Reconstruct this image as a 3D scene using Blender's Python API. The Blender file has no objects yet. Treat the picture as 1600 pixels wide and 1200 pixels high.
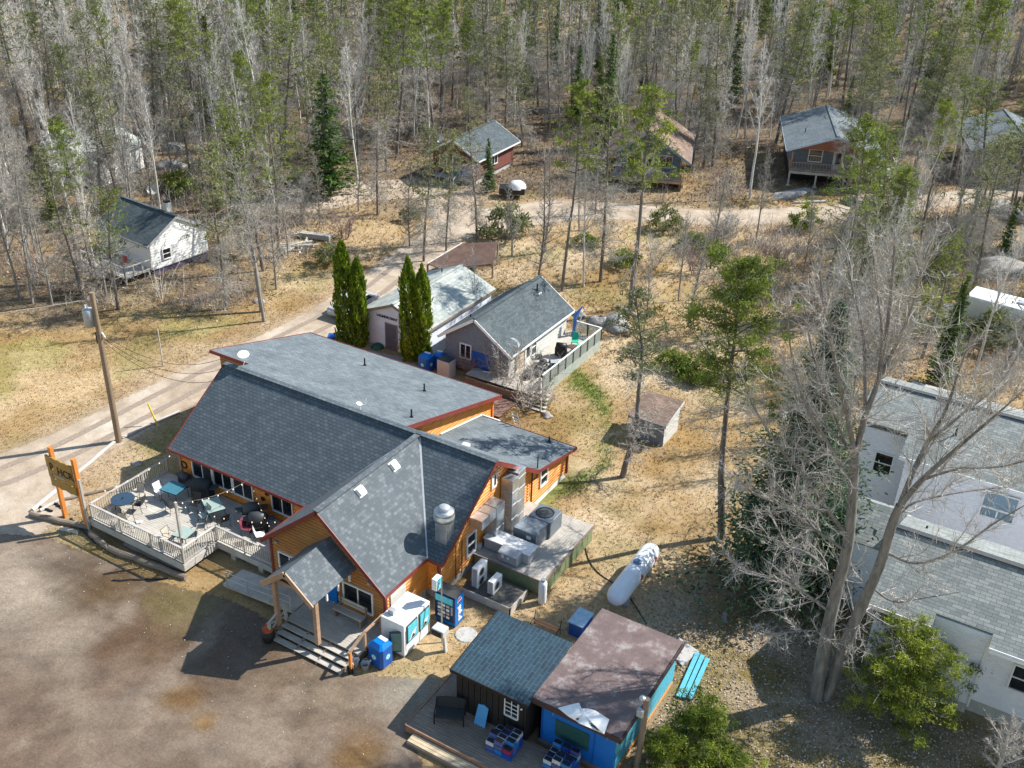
import bpy, math, random
import numpy as np
from mathutils import Vector, Matrix
R_=math.radians
C=bpy.context.scene.collection
scene=bpy.context.scene
# ---------------------------------------------------------------- camera, world, sun
# world axes: +X runs along the lodge ridge, +Y across it, camera 34 m above the yard
CM=[[0.8557869, 0.2731082, -0.4393639], [0.5164625, -0.4019113, 0.7561308], [0.0299202, -0.8740018, -0.4850006]]
HC=34.0; FP=1600.0
cam_d=bpy.data.cameras.new('camera'); cam=bpy.data.objects.new('camera',cam_d); C.objects.link(cam)
cam_d.sensor_fit='HORIZONTAL'; cam_d.sensor_width=36.0; cam_d.lens=36.0*FP/1600.0
cam_d.clip_start=0.5; cam_d.clip_end=1500
cam.matrix_world=Matrix(((CM[0][0],-CM[0][1],-CM[0][2],0),(CM[1][0],-CM[1][1],-CM[1][2],0),(CM[2][0],-CM[2][1],-CM[2][2],HC),(0,0,0,1)))
scene.camera=cam
scene.render.engine='CYCLES'
SUN_EL=R_(43); SUN_AZ=R_(50)      # azimuth measured from +X towards +Y
world=bpy.data.worlds.new('World'); scene.world=world; world.use_nodes=True
wn=world.node_tree; sky=wn.nodes.new('ShaderNodeTexSky'); sky.sky_type='NISHITA'; sky.sun_disc=False
sky.sun_elevation=SUN_EL; sky.sun_rotation=R_(90)-SUN_AZ; sky.air_density=1.7; sky.dust_density=0.3; sky.ozone_density=2.5
wn.nodes['Background'].inputs[1].default_value=0.098
wn.links.new(sky.outputs[0],wn.nodes['Background'].inputs[0])
sd=bpy.data.lights.new('sun','SUN'); sd.energy=5.0; sd.angle=R_(0.53); sd.color=(1.0,0.955,0.88)
sun=bpy.data.objects.new('sun',sd); C.objects.link(sun)
sdir=Vector((math.cos(SUN_EL)*math.cos(SUN_AZ),math.cos(SUN_EL)*math.sin(SUN_AZ),math.sin(SUN_EL)))
sun.rotation_euler=sdir.to_track_quat('Z','Y').to_euler(); sun.location=(0,0,80)
scene.view_settings.view_transform='Standard'; scene.view_settings.look='None'
scene.view_settings.exposure=0.72; scene.view_settings.gamma=1.0
try: scene.view_settings.use_curve_mapping=False
except Exception: pass

# ---------------------------------------------------------------- helpers
def ray(px,py):
    d=(px-800.0,py-600.0,FP)
    return Vector([sum(CM[i][k]*d[k] for k in range(3)) for i in range(3)])
def at(px,py,z=0.0):
    d=ray(px,py); t=(z-HC)/d.z; return Vector((d.x*t,d.y*t,z))
def onY(px,py,y):
    d=ray(px,py); t=y/d.y; return Vector((d.x*t,y,HC+d.z*t))
def onX(px,py,x):
    d=ray(px,py); t=x/d.x; return Vector((x,d.y*t,HC+d.z*t))
def onP(px,py,p,n):
    d=ray(px,py); o=Vector((0,0,HC)); t=(Vector(p)-o).dot(Vector(n))/d.dot(Vector(n)); return o+d*t
FWD=Vector((CM[0][2],CM[1][2],0)).normalized(); RGT=Vector((FWD.y,-FWD.x,0))
Z=Vector((0,0,1)); X=Vector((1,0,0)); Y=Vector((0,1,0))
MAT={}
def V(*a): return Vector(a)
def thing(name,label,cat,loc=(0,0,0),rz=0.0,group=None,scale=1.0):
    o=bpy.data.objects.new(name,None); C.objects.link(o); o.empty_display_size=0.3
    o.location=loc; o.rotation_euler=(0,0,rz); o.scale=(scale,)*3
    o['label']=label; o['category']=cat
    if group: o['group']=group
    MAT[o.name]=Matrix.Translation(Vector(loc))@Matrix.Rotation(rz,4,'Z')@Matrix.Scale(scale,4)
    return o
def tag(o,label,cat,group=None):
    o['label']=label; o['category']=cat
    if group: o['group']=group
    return o
def uvs(me):
    nv=len(me.vertices); co=np.empty(nv*3); me.vertices.foreach_get('co',co); co=co.reshape(-1,3)
    npoly=len(me.polygons); nr=np.empty(npoly*3); me.polygons.foreach_get('normal',nr); nr=nr.reshape(-1,3)
    lt=np.empty(npoly,int); me.polygons.foreach_get('loop_total',lt)
    li=np.empty(len(me.loops),int); me.loops.foreach_get('vertex_index',li)
    pid=np.repeat(np.arange(npoly),lt)
    u=np.cross(np.array([0,0,1.0]),nr); l=np.linalg.norm(u,axis=1); flat=l<0.05
    u[flat]=[1,0,0]; l[flat]=1; u/=l[:,None]; v=np.cross(nr,u)
    p=co[li]; uv=np.stack([(p*u[pid]).sum(1),(p*v[pid]).sum(1)],1)
    ly=me.uv_layers.new(name='UVMap'); ly.data.foreach_set('uv',uv.ravel())
class MB:
    def __init__(s): s.v=[]; s.f=[]
    def add(s,vs,fs):
        b=len(s.v); s.v+= [tuple(p) for p in vs]; s.f+=[tuple(b+i for i in f) for f in fs]; return s
    def ob(s,o,u,w,n,a0,a1,b0,b1,c0,c1):      # box in the frame o + a*u + b*w + c*n
        o=Vector(o); P=[o+u*a+w*b+n*c for c in (c0,c1) for b in (b0,b1) for a in (a0,a1)]
        return s.add(P,[(0,2,3,1),(4,5,7,6),(0,1,5,4),(2,6,7,3),(0,4,6,2),(1,3,7,5)])
    def box(s,x0,y0,z0,x1,y1,z1): return s.ob((0,0,0),X,Y,Z,x0,x1,y0,y1,z0,z1)
    def beam(s,p,q,w,h,up=Z):
        p=Vector(p); q=Vector(q); d=(q-p); L=d.length; d/=L
        sd=d.cross(up); sd=sd.normalized() if sd.length>1e-4 else X; uu=sd.cross(d)
        return s.ob(p,d,sd,uu,0,L,-w/2,w/2,-h/2,h/2)
    def tube(s,pts,rs,n=8,cap=True):
        pts=[Vector(p) for p in pts]
        if not hasattr(rs,'__len__'): rs=[rs]*len(pts)
        V0=[]
        for i,p in enumerate(pts):
            d=(pts[min(i+1,len(pts)-1)]-pts[max(i-1,0)]).normalized()
            a=d.cross(Z); a=a.normalized() if a.length>0.02 else d.cross(X).normalized()
            b=d.cross(a)
            V0+=[p+(a*math.cos(2*math.pi*k/n)+b*math.sin(2*math.pi*k/n))*rs[i] for k in range(n)]
        F=[(i*n+k,i*n+(k+1)%n,(i+1)*n+(k+1)%n,(i+1)*n+k) for i in range(len(pts)-1) for k in range(n)]
        if cap: F+=[tuple(range(n))[::-1],tuple((len(pts)-1)*n+k for k in range(n))]
        return s.add(V0,F)
    def cyl(s,c,r,h,n=16,r2=None):
        c=Vector(c); return s.tube([c,c+Z*h],[r,r if r2 is None else r2],n)
    def prism(s,pts,d):
        pts=[Vector(p) for p in pts]; n=len(pts); d=Vector(d)
        return s.add(pts+[p+d for p in pts],[tuple(range(n))[::-1],tuple(range(n,2*n))]+[(i,(i+1)%n,n+(i+1)%n,n+i) for i in range(n)])
    def quad(s,*p): return s.add(p,[tuple(range(len(p)))])
    def lathe(s,c,prof,n=20,ax=Z):
        c=Vector(c); a=ax.cross(X) if abs(ax.x)<.9 else ax.cross(Y); a.normalize(); b=ax.cross(a)
        V0=[c+ax*h+(a*math.cos(2*math.pi*k/n)+b*math.sin(2*math.pi*k/n))*r for r,h in prof for k in range(n)]
        F=[(i*n+k,i*n+(k+1)%n,(i+1)*n+(k+1)%n,(i+1)*n+k) for i in range(len(prof)-1) for k in range(n)]
        return s.add(V0,F)
    def make(s,name,mat,parent=None,local=False,kind=None,smooth=False,bevel=0):
        me=bpy.data.meshes.new(name)
        vs=s.v
        if parent is not None and not local:
            mi=MAT[parent.name].inverted(); vs=[tuple(mi@Vector(p)) for p in vs]
        me.from_pydata(vs,[],s.f); me.update(); uvs(me)
        me.materials.append(mat)
        if smooth: me.polygons.foreach_set('use_smooth',[True]*len(me.polygons))
        o=bpy.data.objects.new(name,me); C.objects.link(o)
        if parent is not None: o.parent=parent; MAT[o.name]=MAT[parent.name]
        else: MAT[o.name]=Matrix.Identity(4)
        if kind: o['kind']=kind
        if bevel:
            m=o.modifiers.new('bevel','BEVEL'); m.width=bevel; m.segments=2; m.limit_method='ANGLE'
        return o
def inst(me,name,parent,loc,rz=0.0,local=False,rot=None,scale=None):
    o=bpy.data.objects.new(name,me); C.objects.link(o)
    l=Vector(loc)
    if parent is not None:
        o.parent=parent
        if not local: l=MAT[parent.name].inverted()@l
    o.location=l; o.rotation_euler=rot if rot else (0,0,rz)
    if scale: o.scale=scale
    MAT[o.name]=MAT.get(parent.name if parent else '',Matrix.Identity(4))
    return o
def kids(o): return [c for c in bpy.data.objects if c.parent==o]
CH={}
def dup(root,loc,rz=None,label=None,group=None,scale=None):
    if root.name not in CH:
        ks=list(root.children_recursive) if False else None
        l1=kids(root); CH[root.name]=[(c,kids(c)) for c in l1]
    r=root.copy(); C.objects.link(r); r.location=loc
    if rz is not None: r.rotation_euler=(0,0,rz)
    if label: r['label']=label
    if group: r['group']=group
    if scale is not None: r.scale=(scale,)*3 if not hasattr(scale,'__len__') else scale
    for c,gs in CH[root.name]:
        d=c.copy(); C.objects.link(d); d.parent=r
        for g in gs:
            e=g.copy(); C.objects.link(e); e.parent=d
    return r

# ---------------------------------------------------------------- materials
def nodes(name):
    m=bpy.data.materials.new(name); m.use_nodes=True; nt=m.node_tree
    return m,nt,nt.nodes['Principled BSDF']
def nd(nt,t,**kw):
    n=nt.nodes.new(t)
    for k,v in kw.items():
        if k.startswith('i_'): n.inputs[int(k[2:])].default_value=v
        else: setattr(n,k,v)
    return n
def c4(c): return (c[0],c[1],c[2],1.0)
def ramp(nt,fac,stops):
    r=nt.nodes.new('ShaderNodeValToRGB'); e=r.color_ramp.elements
    while len(e)<len(stops): e.new(0.5)
    for i,(p,c) in enumerate(stops): e[i].position=p; e[i].color=c4(c)
    nt.links.new(fac,r.inputs[0]); return r.outputs[0]
def mixc(nt,f,a,b,mode='MIX'):
    n=nt.nodes.new('ShaderNodeMix'); n.data_type='RGBA'; n.blend_type=mode
    for s,x in ((0,f),(6,a),(7,b)):
        if hasattr(x,'links'): nt.links.new(x,n.inputs[s])
        else: n.inputs[s].default_value=x if s==0 else c4(x)
    return n.outputs[2]
def noise(nt,scale,detail=4,rough=.6,coord='Object',vec=None,stretch=None):
    if vec is None:
        tc=nt.nodes.new('ShaderNodeTexCoord'); vec=tc.outputs[coord]
    if stretch:
        mp=nt.nodes.new('ShaderNodeMapping'); mp.inputs['Scale'].default_value=stretch; nt.links.new(vec,mp.inputs[0]); vec=mp.outputs[0]
    n=nt.nodes.new('ShaderNodeTexNoise'); n.inputs['Scale'].default_value=scale; n.inputs['Detail'].default_value=detail; n.inputs['Roughness'].default_value=rough
    nt.links.new(vec,n.inputs['Vector']); return n.outputs['Fac']
def bump(nt,h,b,strength=.4,dist=.02):
    n=nt.nodes.new('ShaderNodeBump'); n.inputs['Strength'].default_value=strength; n.inputs['Distance'].default_value=dist
    nt.links.new(h,n.inputs['Height']); nt.links.new(n.outputs[0],b.inputs['Normal'])
def mul(c,k): return tuple(min(1,x*k) for x in c)
def plain(name,col,rough=.7,metal=0,var=.18,scale=4,bmp=.0,spec=.4):
    m,nt,b=nodes(name); f=noise(nt,scale,5,.65)
    nt.links.new(ramp(nt,f,[(.3,mul(col,1-var)),(.7,mul(col,1+var))]),b.inputs['Base Color'])
    b.inputs['Roughness'].default_value=rough; b.inputs['Metallic'].default_value=metal; b.inputs['Specular IOR Level'].default_value=spec
    if bmp: bump(nt,f,b,bmp)
    return m
def shingle(name,a,bc,dark,w=.32,h=.145,blot=.25,mort=.012,bias=-.15):
    m,nt,b=nodes(name); tc=nd(nt,'ShaderNodeTexCoord')
    br=nt.nodes.new('ShaderNodeTexBrick'); nt.links.new(tc.outputs['UV'],br.inputs['Vector'])
    br.inputs['Color1'].default_value=c4(a); br.inputs['Color2'].default_value=c4(bc); br.inputs['Mortar'].default_value=c4(dark)
    br.inputs['Scale'].default_value=1; br.inputs['Mortar Size'].default_value=mort; br.inputs['Mortar Smooth'].default_value=.4
    br.inputs['Brick Width'].default_value=w; br.inputs['Row Height'].default_value=h; br.inputs['Bias'].default_value=bias
    f=noise(nt,.7,5,.7); g=noise(nt,22,3,.7)
    c=mixc(nt,.75,br.outputs['Color'],ramp(nt,g,[(.25,(.55,.55,.55)),(.75,(1.35,1.35,1.35))]),'MULTIPLY')
    c=mixc(nt,blot,c,ramp(nt,f,[(.3,(.45,.47,.5)),(.7,(1.5,1.5,1.45))]),'MULTIPLY')
    nt.links.new(c,b.inputs['Base Color']); b.inputs['Roughness'].default_value=.85; b.inputs['Specular IOR Level'].default_value=.35
    bump(nt,br.outputs['Fac'],b,-.35,.015)
    return m
def wood(name,a,bc,dark=None,rough=.55,sc=1.0,spec=.4,grain=12):
    m,nt,b=nodes(name); tc=nd(nt,'ShaderNodeTexCoord')
    f=noise(nt,grain*sc,4,.6,vec=tc.outputs['UV'],stretch=(.12,1.6,1)); g=noise(nt,.9,4,.7)
    c=ramp(nt,f,[(.28,a),(.72,bc)])
    c=mixc(nt,.5,c,ramp(nt,g,[(.3,(.6,.6,.6)),(.7,(1.3,1.3,1.3))]),'MULTIPLY')
    oi=nd(nt,'ShaderNodeObjectInfo'); c=mixc(nt,.35,c,ramp(nt,oi.outputs['Random'],[(0,(.7,.7,.7)),(1,(1.25,1.25,1.25))]),'MULTIPLY')
    nt.links.new(c,b.inputs['Base Color']); b.inputs['Roughness'].default_value=rough; b.inputs['Specular IOR Level'].default_value=spec
    bump(nt,f,b,.25,.01)
    return m
def foliage(name,a,bc,trans=.25):
    m,nt,b=nodes(name); at_=nd(nt,'ShaderNodeAttribute',attribute_name='tint'); oi=nd(nt,'ShaderNodeObjectInfo')
    c=ramp(nt,at_.outputs['Fac'],[(0,a),(1,bc)])
    c=mixc(nt,.5,c,ramp(nt,oi.outputs['Random'],[(0,(.7,.75,.8)),(1,(1.3,1.2,.95))]),'MULTIPLY')
    nt.links.new(c,b.inputs['Base Color']); b.inputs['Roughness'].default_value=.7; b.inputs['Specular IOR Level'].default_value=.2
    tr=nt.nodes.new('ShaderNodeBsdfTranslucent'); nt.links.new(c,tr.inputs[0]); mx=nt.nodes.new('ShaderNodeMixShader'); mx.inputs[0].default_value=trans
    nt.links.new(b.outputs[0],mx.inputs[1]); nt.links.new(tr.outputs[0],mx.inputs[2]); nt.links.new(mx.outputs[0],nt.nodes['Material Output'].inputs[0])
    return m
def tinted(name,rough=.9):
    m,nt,b=nodes(name); a=nd(nt,'ShaderNodeVertexColor',layer_name='Col'); nt.links.new(a.outputs[0],b.inputs['Base Color']); b.inputs['Roughness'].default_value=rough
    b.inputs['Specular IOR Level'].default_value=.15; return m
SH_MAIN=shingle('charcoal shingles',(.085,.11,.13),(.155,.185,.205),(.035,.045,.055),w=.3,h=.19,mort=.016,bias=-.45)
SH_WING=shingle('mottled grey shingles',(.095,.113,.128),(.225,.245,.26),(.065,.078,.088),w=.2,h=.17,mort=.008,bias=-.5)
SH_FINE=shingle('weathered grey shingles',(.125,.15,.168),(.19,.22,.238),(.085,.10,.112),blot=.45)
SH_DARK=shingle('dark slate shingles',(.06,.08,.09),(.105,.13,.14),(.04,.05,.055),blot=.5)
SH_PALE=shingle('pale grey shingles',(.33,.36,.34),(.46,.48,.45),(.2,.22,.21),w=.6,h=.3,blot=.5)
SH_W=shingle('grey green shingles',(.20,.22,.215),(.33,.345,.33),(.10,.115,.115),w=.45,h=.17)
def streakroof(name,a,b_,line):
    m,nt,b=nodes(name); tc=nd(nt,'ShaderNodeTexCoord'); mp=nd(nt,'ShaderNodeMapping'); mp.inputs['Rotation'].default_value=(0,0,math.pi/2); nt.links.new(tc.outputs['UV'],mp.inputs[0])
    br=nt.nodes.new('ShaderNodeTexBrick'); nt.links.new(mp.outputs[0],br.inputs['Vector']); br.inputs['Scale'].default_value=1; br.inputs['Brick Width'].default_value=.55; br.inputs['Row Height'].default_value=.19; br.inputs['Mortar Size'].default_value=.011
    br.inputs['Color1'].default_value=c4(a); br.inputs['Color2'].default_value=c4(b_); br.inputs['Mortar'].default_value=c4(line)
    f=noise(nt,1.2,5,.7); c=mixc(nt,.6,br.outputs['Color'],ramp(nt,f,[(.3,(.55,.6,.65)),(.7,(1.5,1.45,1.4))]),'MULTIPLY'); nt.links.new(c,b.inputs['Base Color']); b.inputs['Roughness'].default_value=.7; bump(nt,f,b,.2,.02); return m
SH_TEAL=streakroof('blue black shingles',(.006,.026,.045),(.012,.042,.066),(.05,.10,.135))
SH_BROWN=shingle('brown shingles',(.20,.13,.10),(.32,.23,.18),(.1,.07,.05),blot=.6)
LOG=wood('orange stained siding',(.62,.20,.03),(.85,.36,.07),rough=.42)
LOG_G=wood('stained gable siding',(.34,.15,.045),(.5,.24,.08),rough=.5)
TRIM=wood('red brown trim',(.17,.03,.026),(.25,.05,.04),rough=.5)
POSTW=wood('cedar post',(.30,.18,.11),(.50,.34,.23))
SIGNP=wood('orange sign post',(.6,.18,.03),(.8,.3,.06))
SIGNB=wood('ochre sign board',(.26,.145,.03),(.40,.25,.06))
GREYW=wood('weathered deck wood',(.34,.31,.27),(.54,.50,.44),rough=.8)
GREYW2=wood('weathered pale rail',(.36,.34,.31),(.56,.53,.49),rough=.8)
DARKW=wood('dark stained wood',(.012,.011,.011),(.03,.027,.026),rough=.6)
RAILW=wood('weathered brown wood',(.16,.12,.09),(.30,.24,.19),rough=.8)
OLIVE=plain('olive skirting board',(.20,.24,.13),.8,bmp=.2)
WHITE=plain('white paint',(.78,.78,.77),.5,var=.05)
CREAM=plain('cream siding',(.55,.55,.52),.7,var=.08)
BLOCKW=plain('white block wall',(.66,.71,.80),.8,var=.08,scale=1.5,bmp=.2)
GREYS=plain('grey siding',(.17,.21,.26),.7,var=.12)
GALV=plain('galvanised metal',(.55,.58,.6),.38,.85,var=.25,scale=2.5)
GALV2=plain('painted grey metal',(.42,.44,.47),.45,.3,var=.12)
ACG=plain('slate grey enamel',(.16,.19,.22),.45,.2,var=.15)
BLACK=plain('black metal',(.015,.015,.017),.45,var=.2)
DGREY=plain('dark grey plastic',(.05,.055,.06),.5)
BLUE=plain('bright blue enamel',(.01,.10,.42),.35,var=.08,spec=.5)
BLUE2=plain('vending blue',(.0,.16,.55),.35,var=.06)
SHEDB=plain('shed blue paint',(.008,.15,.55),.55,var=.12)
TEAL=plain('pale turquoise paint',(.10,.42,.55),.55,var=.15,scale=6)
CYAN=plain('cyan print',(.10,.55,.65),.4,var=.25,scale=8)
RED=plain('red paint',(.45,.03,.03),.5)
YEL=plain('yellow paint',(.75,.55,.05),.5)
GREEN=plain('green plastic',(.03,.42,.28),.45)
ORW=plain('orange seat wood',(.6,.25,.1),.6)
CONC=plain('concrete',(.42,.41,.39),.9,var=.15,bmp=.3)
RUST=plain('rust red sheet',(.11,.065,.05),.85,var=.35,scale=1.2)
TAN=plain('tan plywood',(.62,.45,.3),.7)
FABR=plain('charcoal fabric',(.03,.033,.037),.9)
BEIGE=plain('beige mesh fabric',(.45,.4,.33),.8)
PINK=plain('maroon plastic',(.20,.04,.06),.5)
GLASSTOP=plain('frosted glass table top',(.30,.38,.34),.15,var=.1,spec=.6)
TBL=plain('teal table top',(.045,.16,.21),.35)
TBLD=plain('dark blue table top',(.03,.06,.1),.3)
m,nt,b=nodes('window glass'); b.inputs['Base Color'].default_value=(.012,.016,.02,1); b.inputs['Roughness'].default_value=.06; b.inputs['Specular IOR Level'].default_value=.9; GLASS=m
m,nt,b=nodes('lit bulb'); b.inputs['Base Color'].default_value=(.9,.8,.7,1); b.inputs['Emission Color'].default_value=(1,.75,.5,1); b.inputs['Emission Strength'].default_value=.6; BULB=m
# maroon membrane roof: streaked, with pale dried patches
m,nt,b=nodes('worn maroon roof sheet'); f=noise(nt,1.1,6,.7); g=noise(nt,9,4,.7,stretch=(3,.4,1))
c=ramp(nt,f,[(.3,(.10,.07,.07)),(.52,(.15,.105,.10)),(.63,(.26,.23,.22)),(.78,(.45,.43,.42))])
c=mixc(nt,.5,c,ramp(nt,g,[(.3,(.65,.65,.65)),(.7,(1.3,1.25,1.2))]),'MULTIPLY'); nt.links.new(c,b.inputs['Base Color']); b.inputs['Roughness'].default_value=.6; bump(nt,g,b,.5,.02); MAROON=m
m,nt,b=nodes('lichen rock'); f=noise(nt,1.6,6,.7); g=noise(nt,7,4,.7)
c=mixc(nt,.5,ramp(nt,f,[(.3,(.22,.21,.2)),(.7,(.42,.4,.37))]),ramp(nt,g,[(.35,(.5,.5,.52)),(.65,(1.2,1.2,1.15))]),'MULTIPLY'); nt.links.new(c,b.inputs['Base Color']); b.inputs['Roughness'].default_value=.9; bump(nt,g,b,.6,.05); ROCK=m
def bark(name,a,bc,sc=6):
    m,nt,b=nodes(name); f=noise(nt,sc,5,.7,stretch=(1,1,.25)); nt.links.new(ramp(nt,f,[(.3,a),(.7,bc)]),b.inputs['Base Color']); b.inputs['Roughness'].default_value=.9; b.inputs['Specular IOR Level'].default_value=.15; bump(nt,f,b,.6,.03); return m
BK_PINE=bark('pine bark',(.11,.09,.08),(.25,.215,.19)); BK_GREY=bark('grey bark',(.16,.15,.14),(.34,.32,.30)); BK_BIRCH=bark('birch bark',(.36,.34,.31),(.80,.78,.74),3)
BK_POP=bark('poplar bark',(.10,.095,.09),(.30,.285,.27),4); TWIG_W=bark('white birch twigs',(.46,.43,.40),(.78,.75,.71)); TWIG_P=bark('pale twigs',(.30,.275,.25),(.60,.57,.53)); TWIG_G=bark('grey twigs',(.27,.25,.22),(.50,.47,.42)); TWIG_R=bark('mauve twigs',(.24,.16,.14),(.42,.32,.29))
F_PINE=foliage('pine needles',(.045,.075,.015),(.25,.31,.055),.35); F_PINED=foliage('dusty pine needles',(.08,.095,.045),(.27,.29,.13),.3); F_SPR=foliage('spruce needles',(.018,.05,.015),(.11,.20,.035))
F_BLUE=foliage('blue spruce needles',(.02,.055,.04),(.17,.26,.13)); F_LIME=foliage('young pine needles',(.07,.115,.02),(.42,.48,.07),.35); F_CED=foliage('cedar sprays',(.04,.09,.012),(.32,.42,.03),.3)
# ---------------------------------------------------------------- terrain
rs=np.random.RandomState(7)
def pxy(pts,z=0): return np.array([tuple(at(a,b,z))[:2] for a,b in pts])
def sd_poly(P,poly):       # signed distance, negative inside
    x,y=P[:,0],P[:,1]; d=np.full(len(P),1e9); ins=np.zeros(len(P),bool); n=len(poly)
    for i in range(n):
        a=poly[i]; b=poly[(i+1)%n]; e=b-a; w=P-a; t=np.clip((w@e)/(e@e),0,1); q=w-t[:,None]*e; d=np.minimum(d,(q**2).sum(1))
        c=((a[1]>y)!=(b[1]>y))&(x<(b[0]-a[0])*(y-a[1])/((b[1]-a[1]) if b[1]!=a[1] else 1e-9)+a[0]); ins^=c
    d=np.sqrt(d); return np.where(ins,-d,d)
def d_line(P,line,wid):
    d=np.full(len(P),1e9)
    for i in range(len(line)-1):
        a=line[i]; b=line[i+1]; e=b-a; w=P-a; t=np.clip((w@e)/(e@e),0,1); q=w-t[:,None]*e; r=wid[i]*(1-t)+wid[i+1]*t
        d=np.minimum(d,np.sqrt((q**2).sum(1))-r)
    return d
G1=rs.rand(64,64); 
def vn(x,y,s,seed=0):      # tiling value noise
    x=x/s+seed*7.3; y=y/s+seed*3.1; xi=np.floor(x).astype(int); yi=np.floor(y).astype(int); fx=x-xi; fy=y-yi; fx=fx*fx*(3-2*fx); fy=fy*fy*(3-2*fy)
    g=lambda i,j: G1[i%64,j%64]
    return (g(xi,yi)*(1-fx)+g(xi+1,yi)*fx)*(1-fy)+(g(xi,yi+1)*(1-fx)+g(xi+1,yi+1)*fx)*fy
def fbm(x,y,s,seed=0,o=4):
    v=0;a=.5
    for k in range(o): v=v+a*vn(x,y,s/2**k,seed+k); a*=.5
    return v/(1-.5**o)
sstep=lambda a,b,x: (lambda t:t*t*(3-2*t))(np.clip((x-a)/(b-a),0,1))
LOT=pxy([(-900,900),(-60,832),(30,838),(75,842),(140,868),(230,905),(300,925),(345,935),(400,960),(470,1020),(555,1055),(640,1062),(690,1062),(640,1140),(660,1210),(660,1500),(-900,1700)])
ROAD1=pxy([(-420,790),(-120,775),(10,742),(110,700),(215,645),(330,585),(430,540),(520,495),(590,450),(640,410),(685,375),(720,352)]); W1_=[2.6,2.4,2.3,2.2,2.1,2.0,2.0,2.1,2.3,2.2,2.0,2.0]
ROAD2=pxy([(720,352),(800,338),(880,328),(960,330),(1040,335),(1130,342),(1230,336),(1330,330),(1430,318),(1560,300),(1700,290)]); W2_=[2.6,3.0,2.8,2.3,2.1,2.1,2.0,1.9,1.8,1.8,1.8]
ROAD0=pxy([(-200,880),(-60,840),(20,790),(60,740)]); W0_=[5,4,3,2.2]
ROAD3=pxy([(720,352),(700,310),(690,290),(560,300),(470,320)]); W3_=[2,3,3,3,2.5]
YARD=pxy([(520,535),(560,545),(640,555),(700,575),(700,600),(560,560)])
def roads(P):
    return np.minimum.reduce([d_line(P,ROAD1,W1_),d_line(P,ROAD2,W2_),d_line(P,ROAD0,W0_)])
FOREST=pxy([(-500,330),(-200,470),(0,470),(90,490),(200,455),(330,480),(420,440),(470,390),(480,340),(600,335),(700,285),(860,300),(950,320),(1080,320),(1180,290),(1400,290),(1480,330),(1700,310),(2000,-150),(-900,-200),(-900,0)])
STRIP=pxy([(890,575),(915,600),(945,640),(955,680),(945,725),(905,750),(870,770),(850,782)]); STRIPW=[.5,1.0,.5,.25,.15,.3,.8,.6]
LITTER=pxy([(1060,960),(1180,900),(1500,1060),(1750,1150),(1750,1500),(1000,1500),(1000,1130)])
def grass_z(P):
    return 0
def ground_cols(P):
    x,y=P[:,0],P[:,1]; n1=fbm(x,y,9,1); n2=fbm(x,y,2.2,5); n3=fbm(x,y,30,9); n4=fbm(x,y,.9,12,3)
    straw=np.array([.54,.43,.275]); straw2=np.array([.44,.325,.175]); pale=np.array([.64,.55,.41]); olive=np.array([.30,.28,.12]); green=np.array([.10,.22,.02])
    leaf=np.array([.25,.20,.15]); leafd=np.array([.17,.135,.105]); dirt=np.array([.44,.35,.26])
    L=lambda a,b,t: a*(1-t[:,None])+b*t[:,None]
    c=L(np.tile(straw,(len(P),1)),straw2,sstep(.38,.62,n2)); c=L(c,pale,sstep(.5,.68,n1)*.7); c=L(c,olive,sstep(.56,.72,fbm(x,y,5,20))*.6)
    c=L(c,dirt,sstep(.55,.7,n4)*.35); c=L(c,np.tile(np.array([.30,.20,.08]),(len(P),1)),sstep(.52,.66,fbm(x,y,3.4,41))*.55); c=c*(.82+.3*fbm(x,y,7,47))[:,None]
    f=sstep(3,-3,sd_poly(P,FOREST)+ (n1-.5)*10)
    fc=L(np.tile(leaf,(len(P),1)),leafd,sstep(.4,.6,n2)); fc=L(fc,straw2,sstep(.5,.62,n1)*.55); fc=L(fc,olive,sstep(.6,.75,n4)*.5)
    c=L(c,fc,f)
    s=sstep(.9,-.6,d_line(P,STRIP,STRIPW)+(n2-.5)*2.4+(n4-.5)*1.2); c=L(c,green,s*.62)
    l=sstep(1.5,-1.5,sd_poly(P,LITTER)+(n2-.5)*4); lc=L(np.tile(np.array([.34,.29,.22]),(len(P),1)),np.array([.22,.19,.08]),sstep(.45,.6,n2)); c=L(c,lc,l*.8)
    g2=sstep(.58,.68,fbm(x,y,6,30))*sstep(-34,-44,x)*(1-f)*sstep(70,50,y); c=L(c,np.tile(np.array([.30,.32,.10]),(len(P),1)),g2*.45)
    dr=sstep(2.2,.2,roads(P)+(n2-.5)*1.5)*(1-l); c=L(c,dirt,dr*.6)
    return c*np.array([[.98,.92,.84]])*(.72+.28*n4)[:,None]
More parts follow.
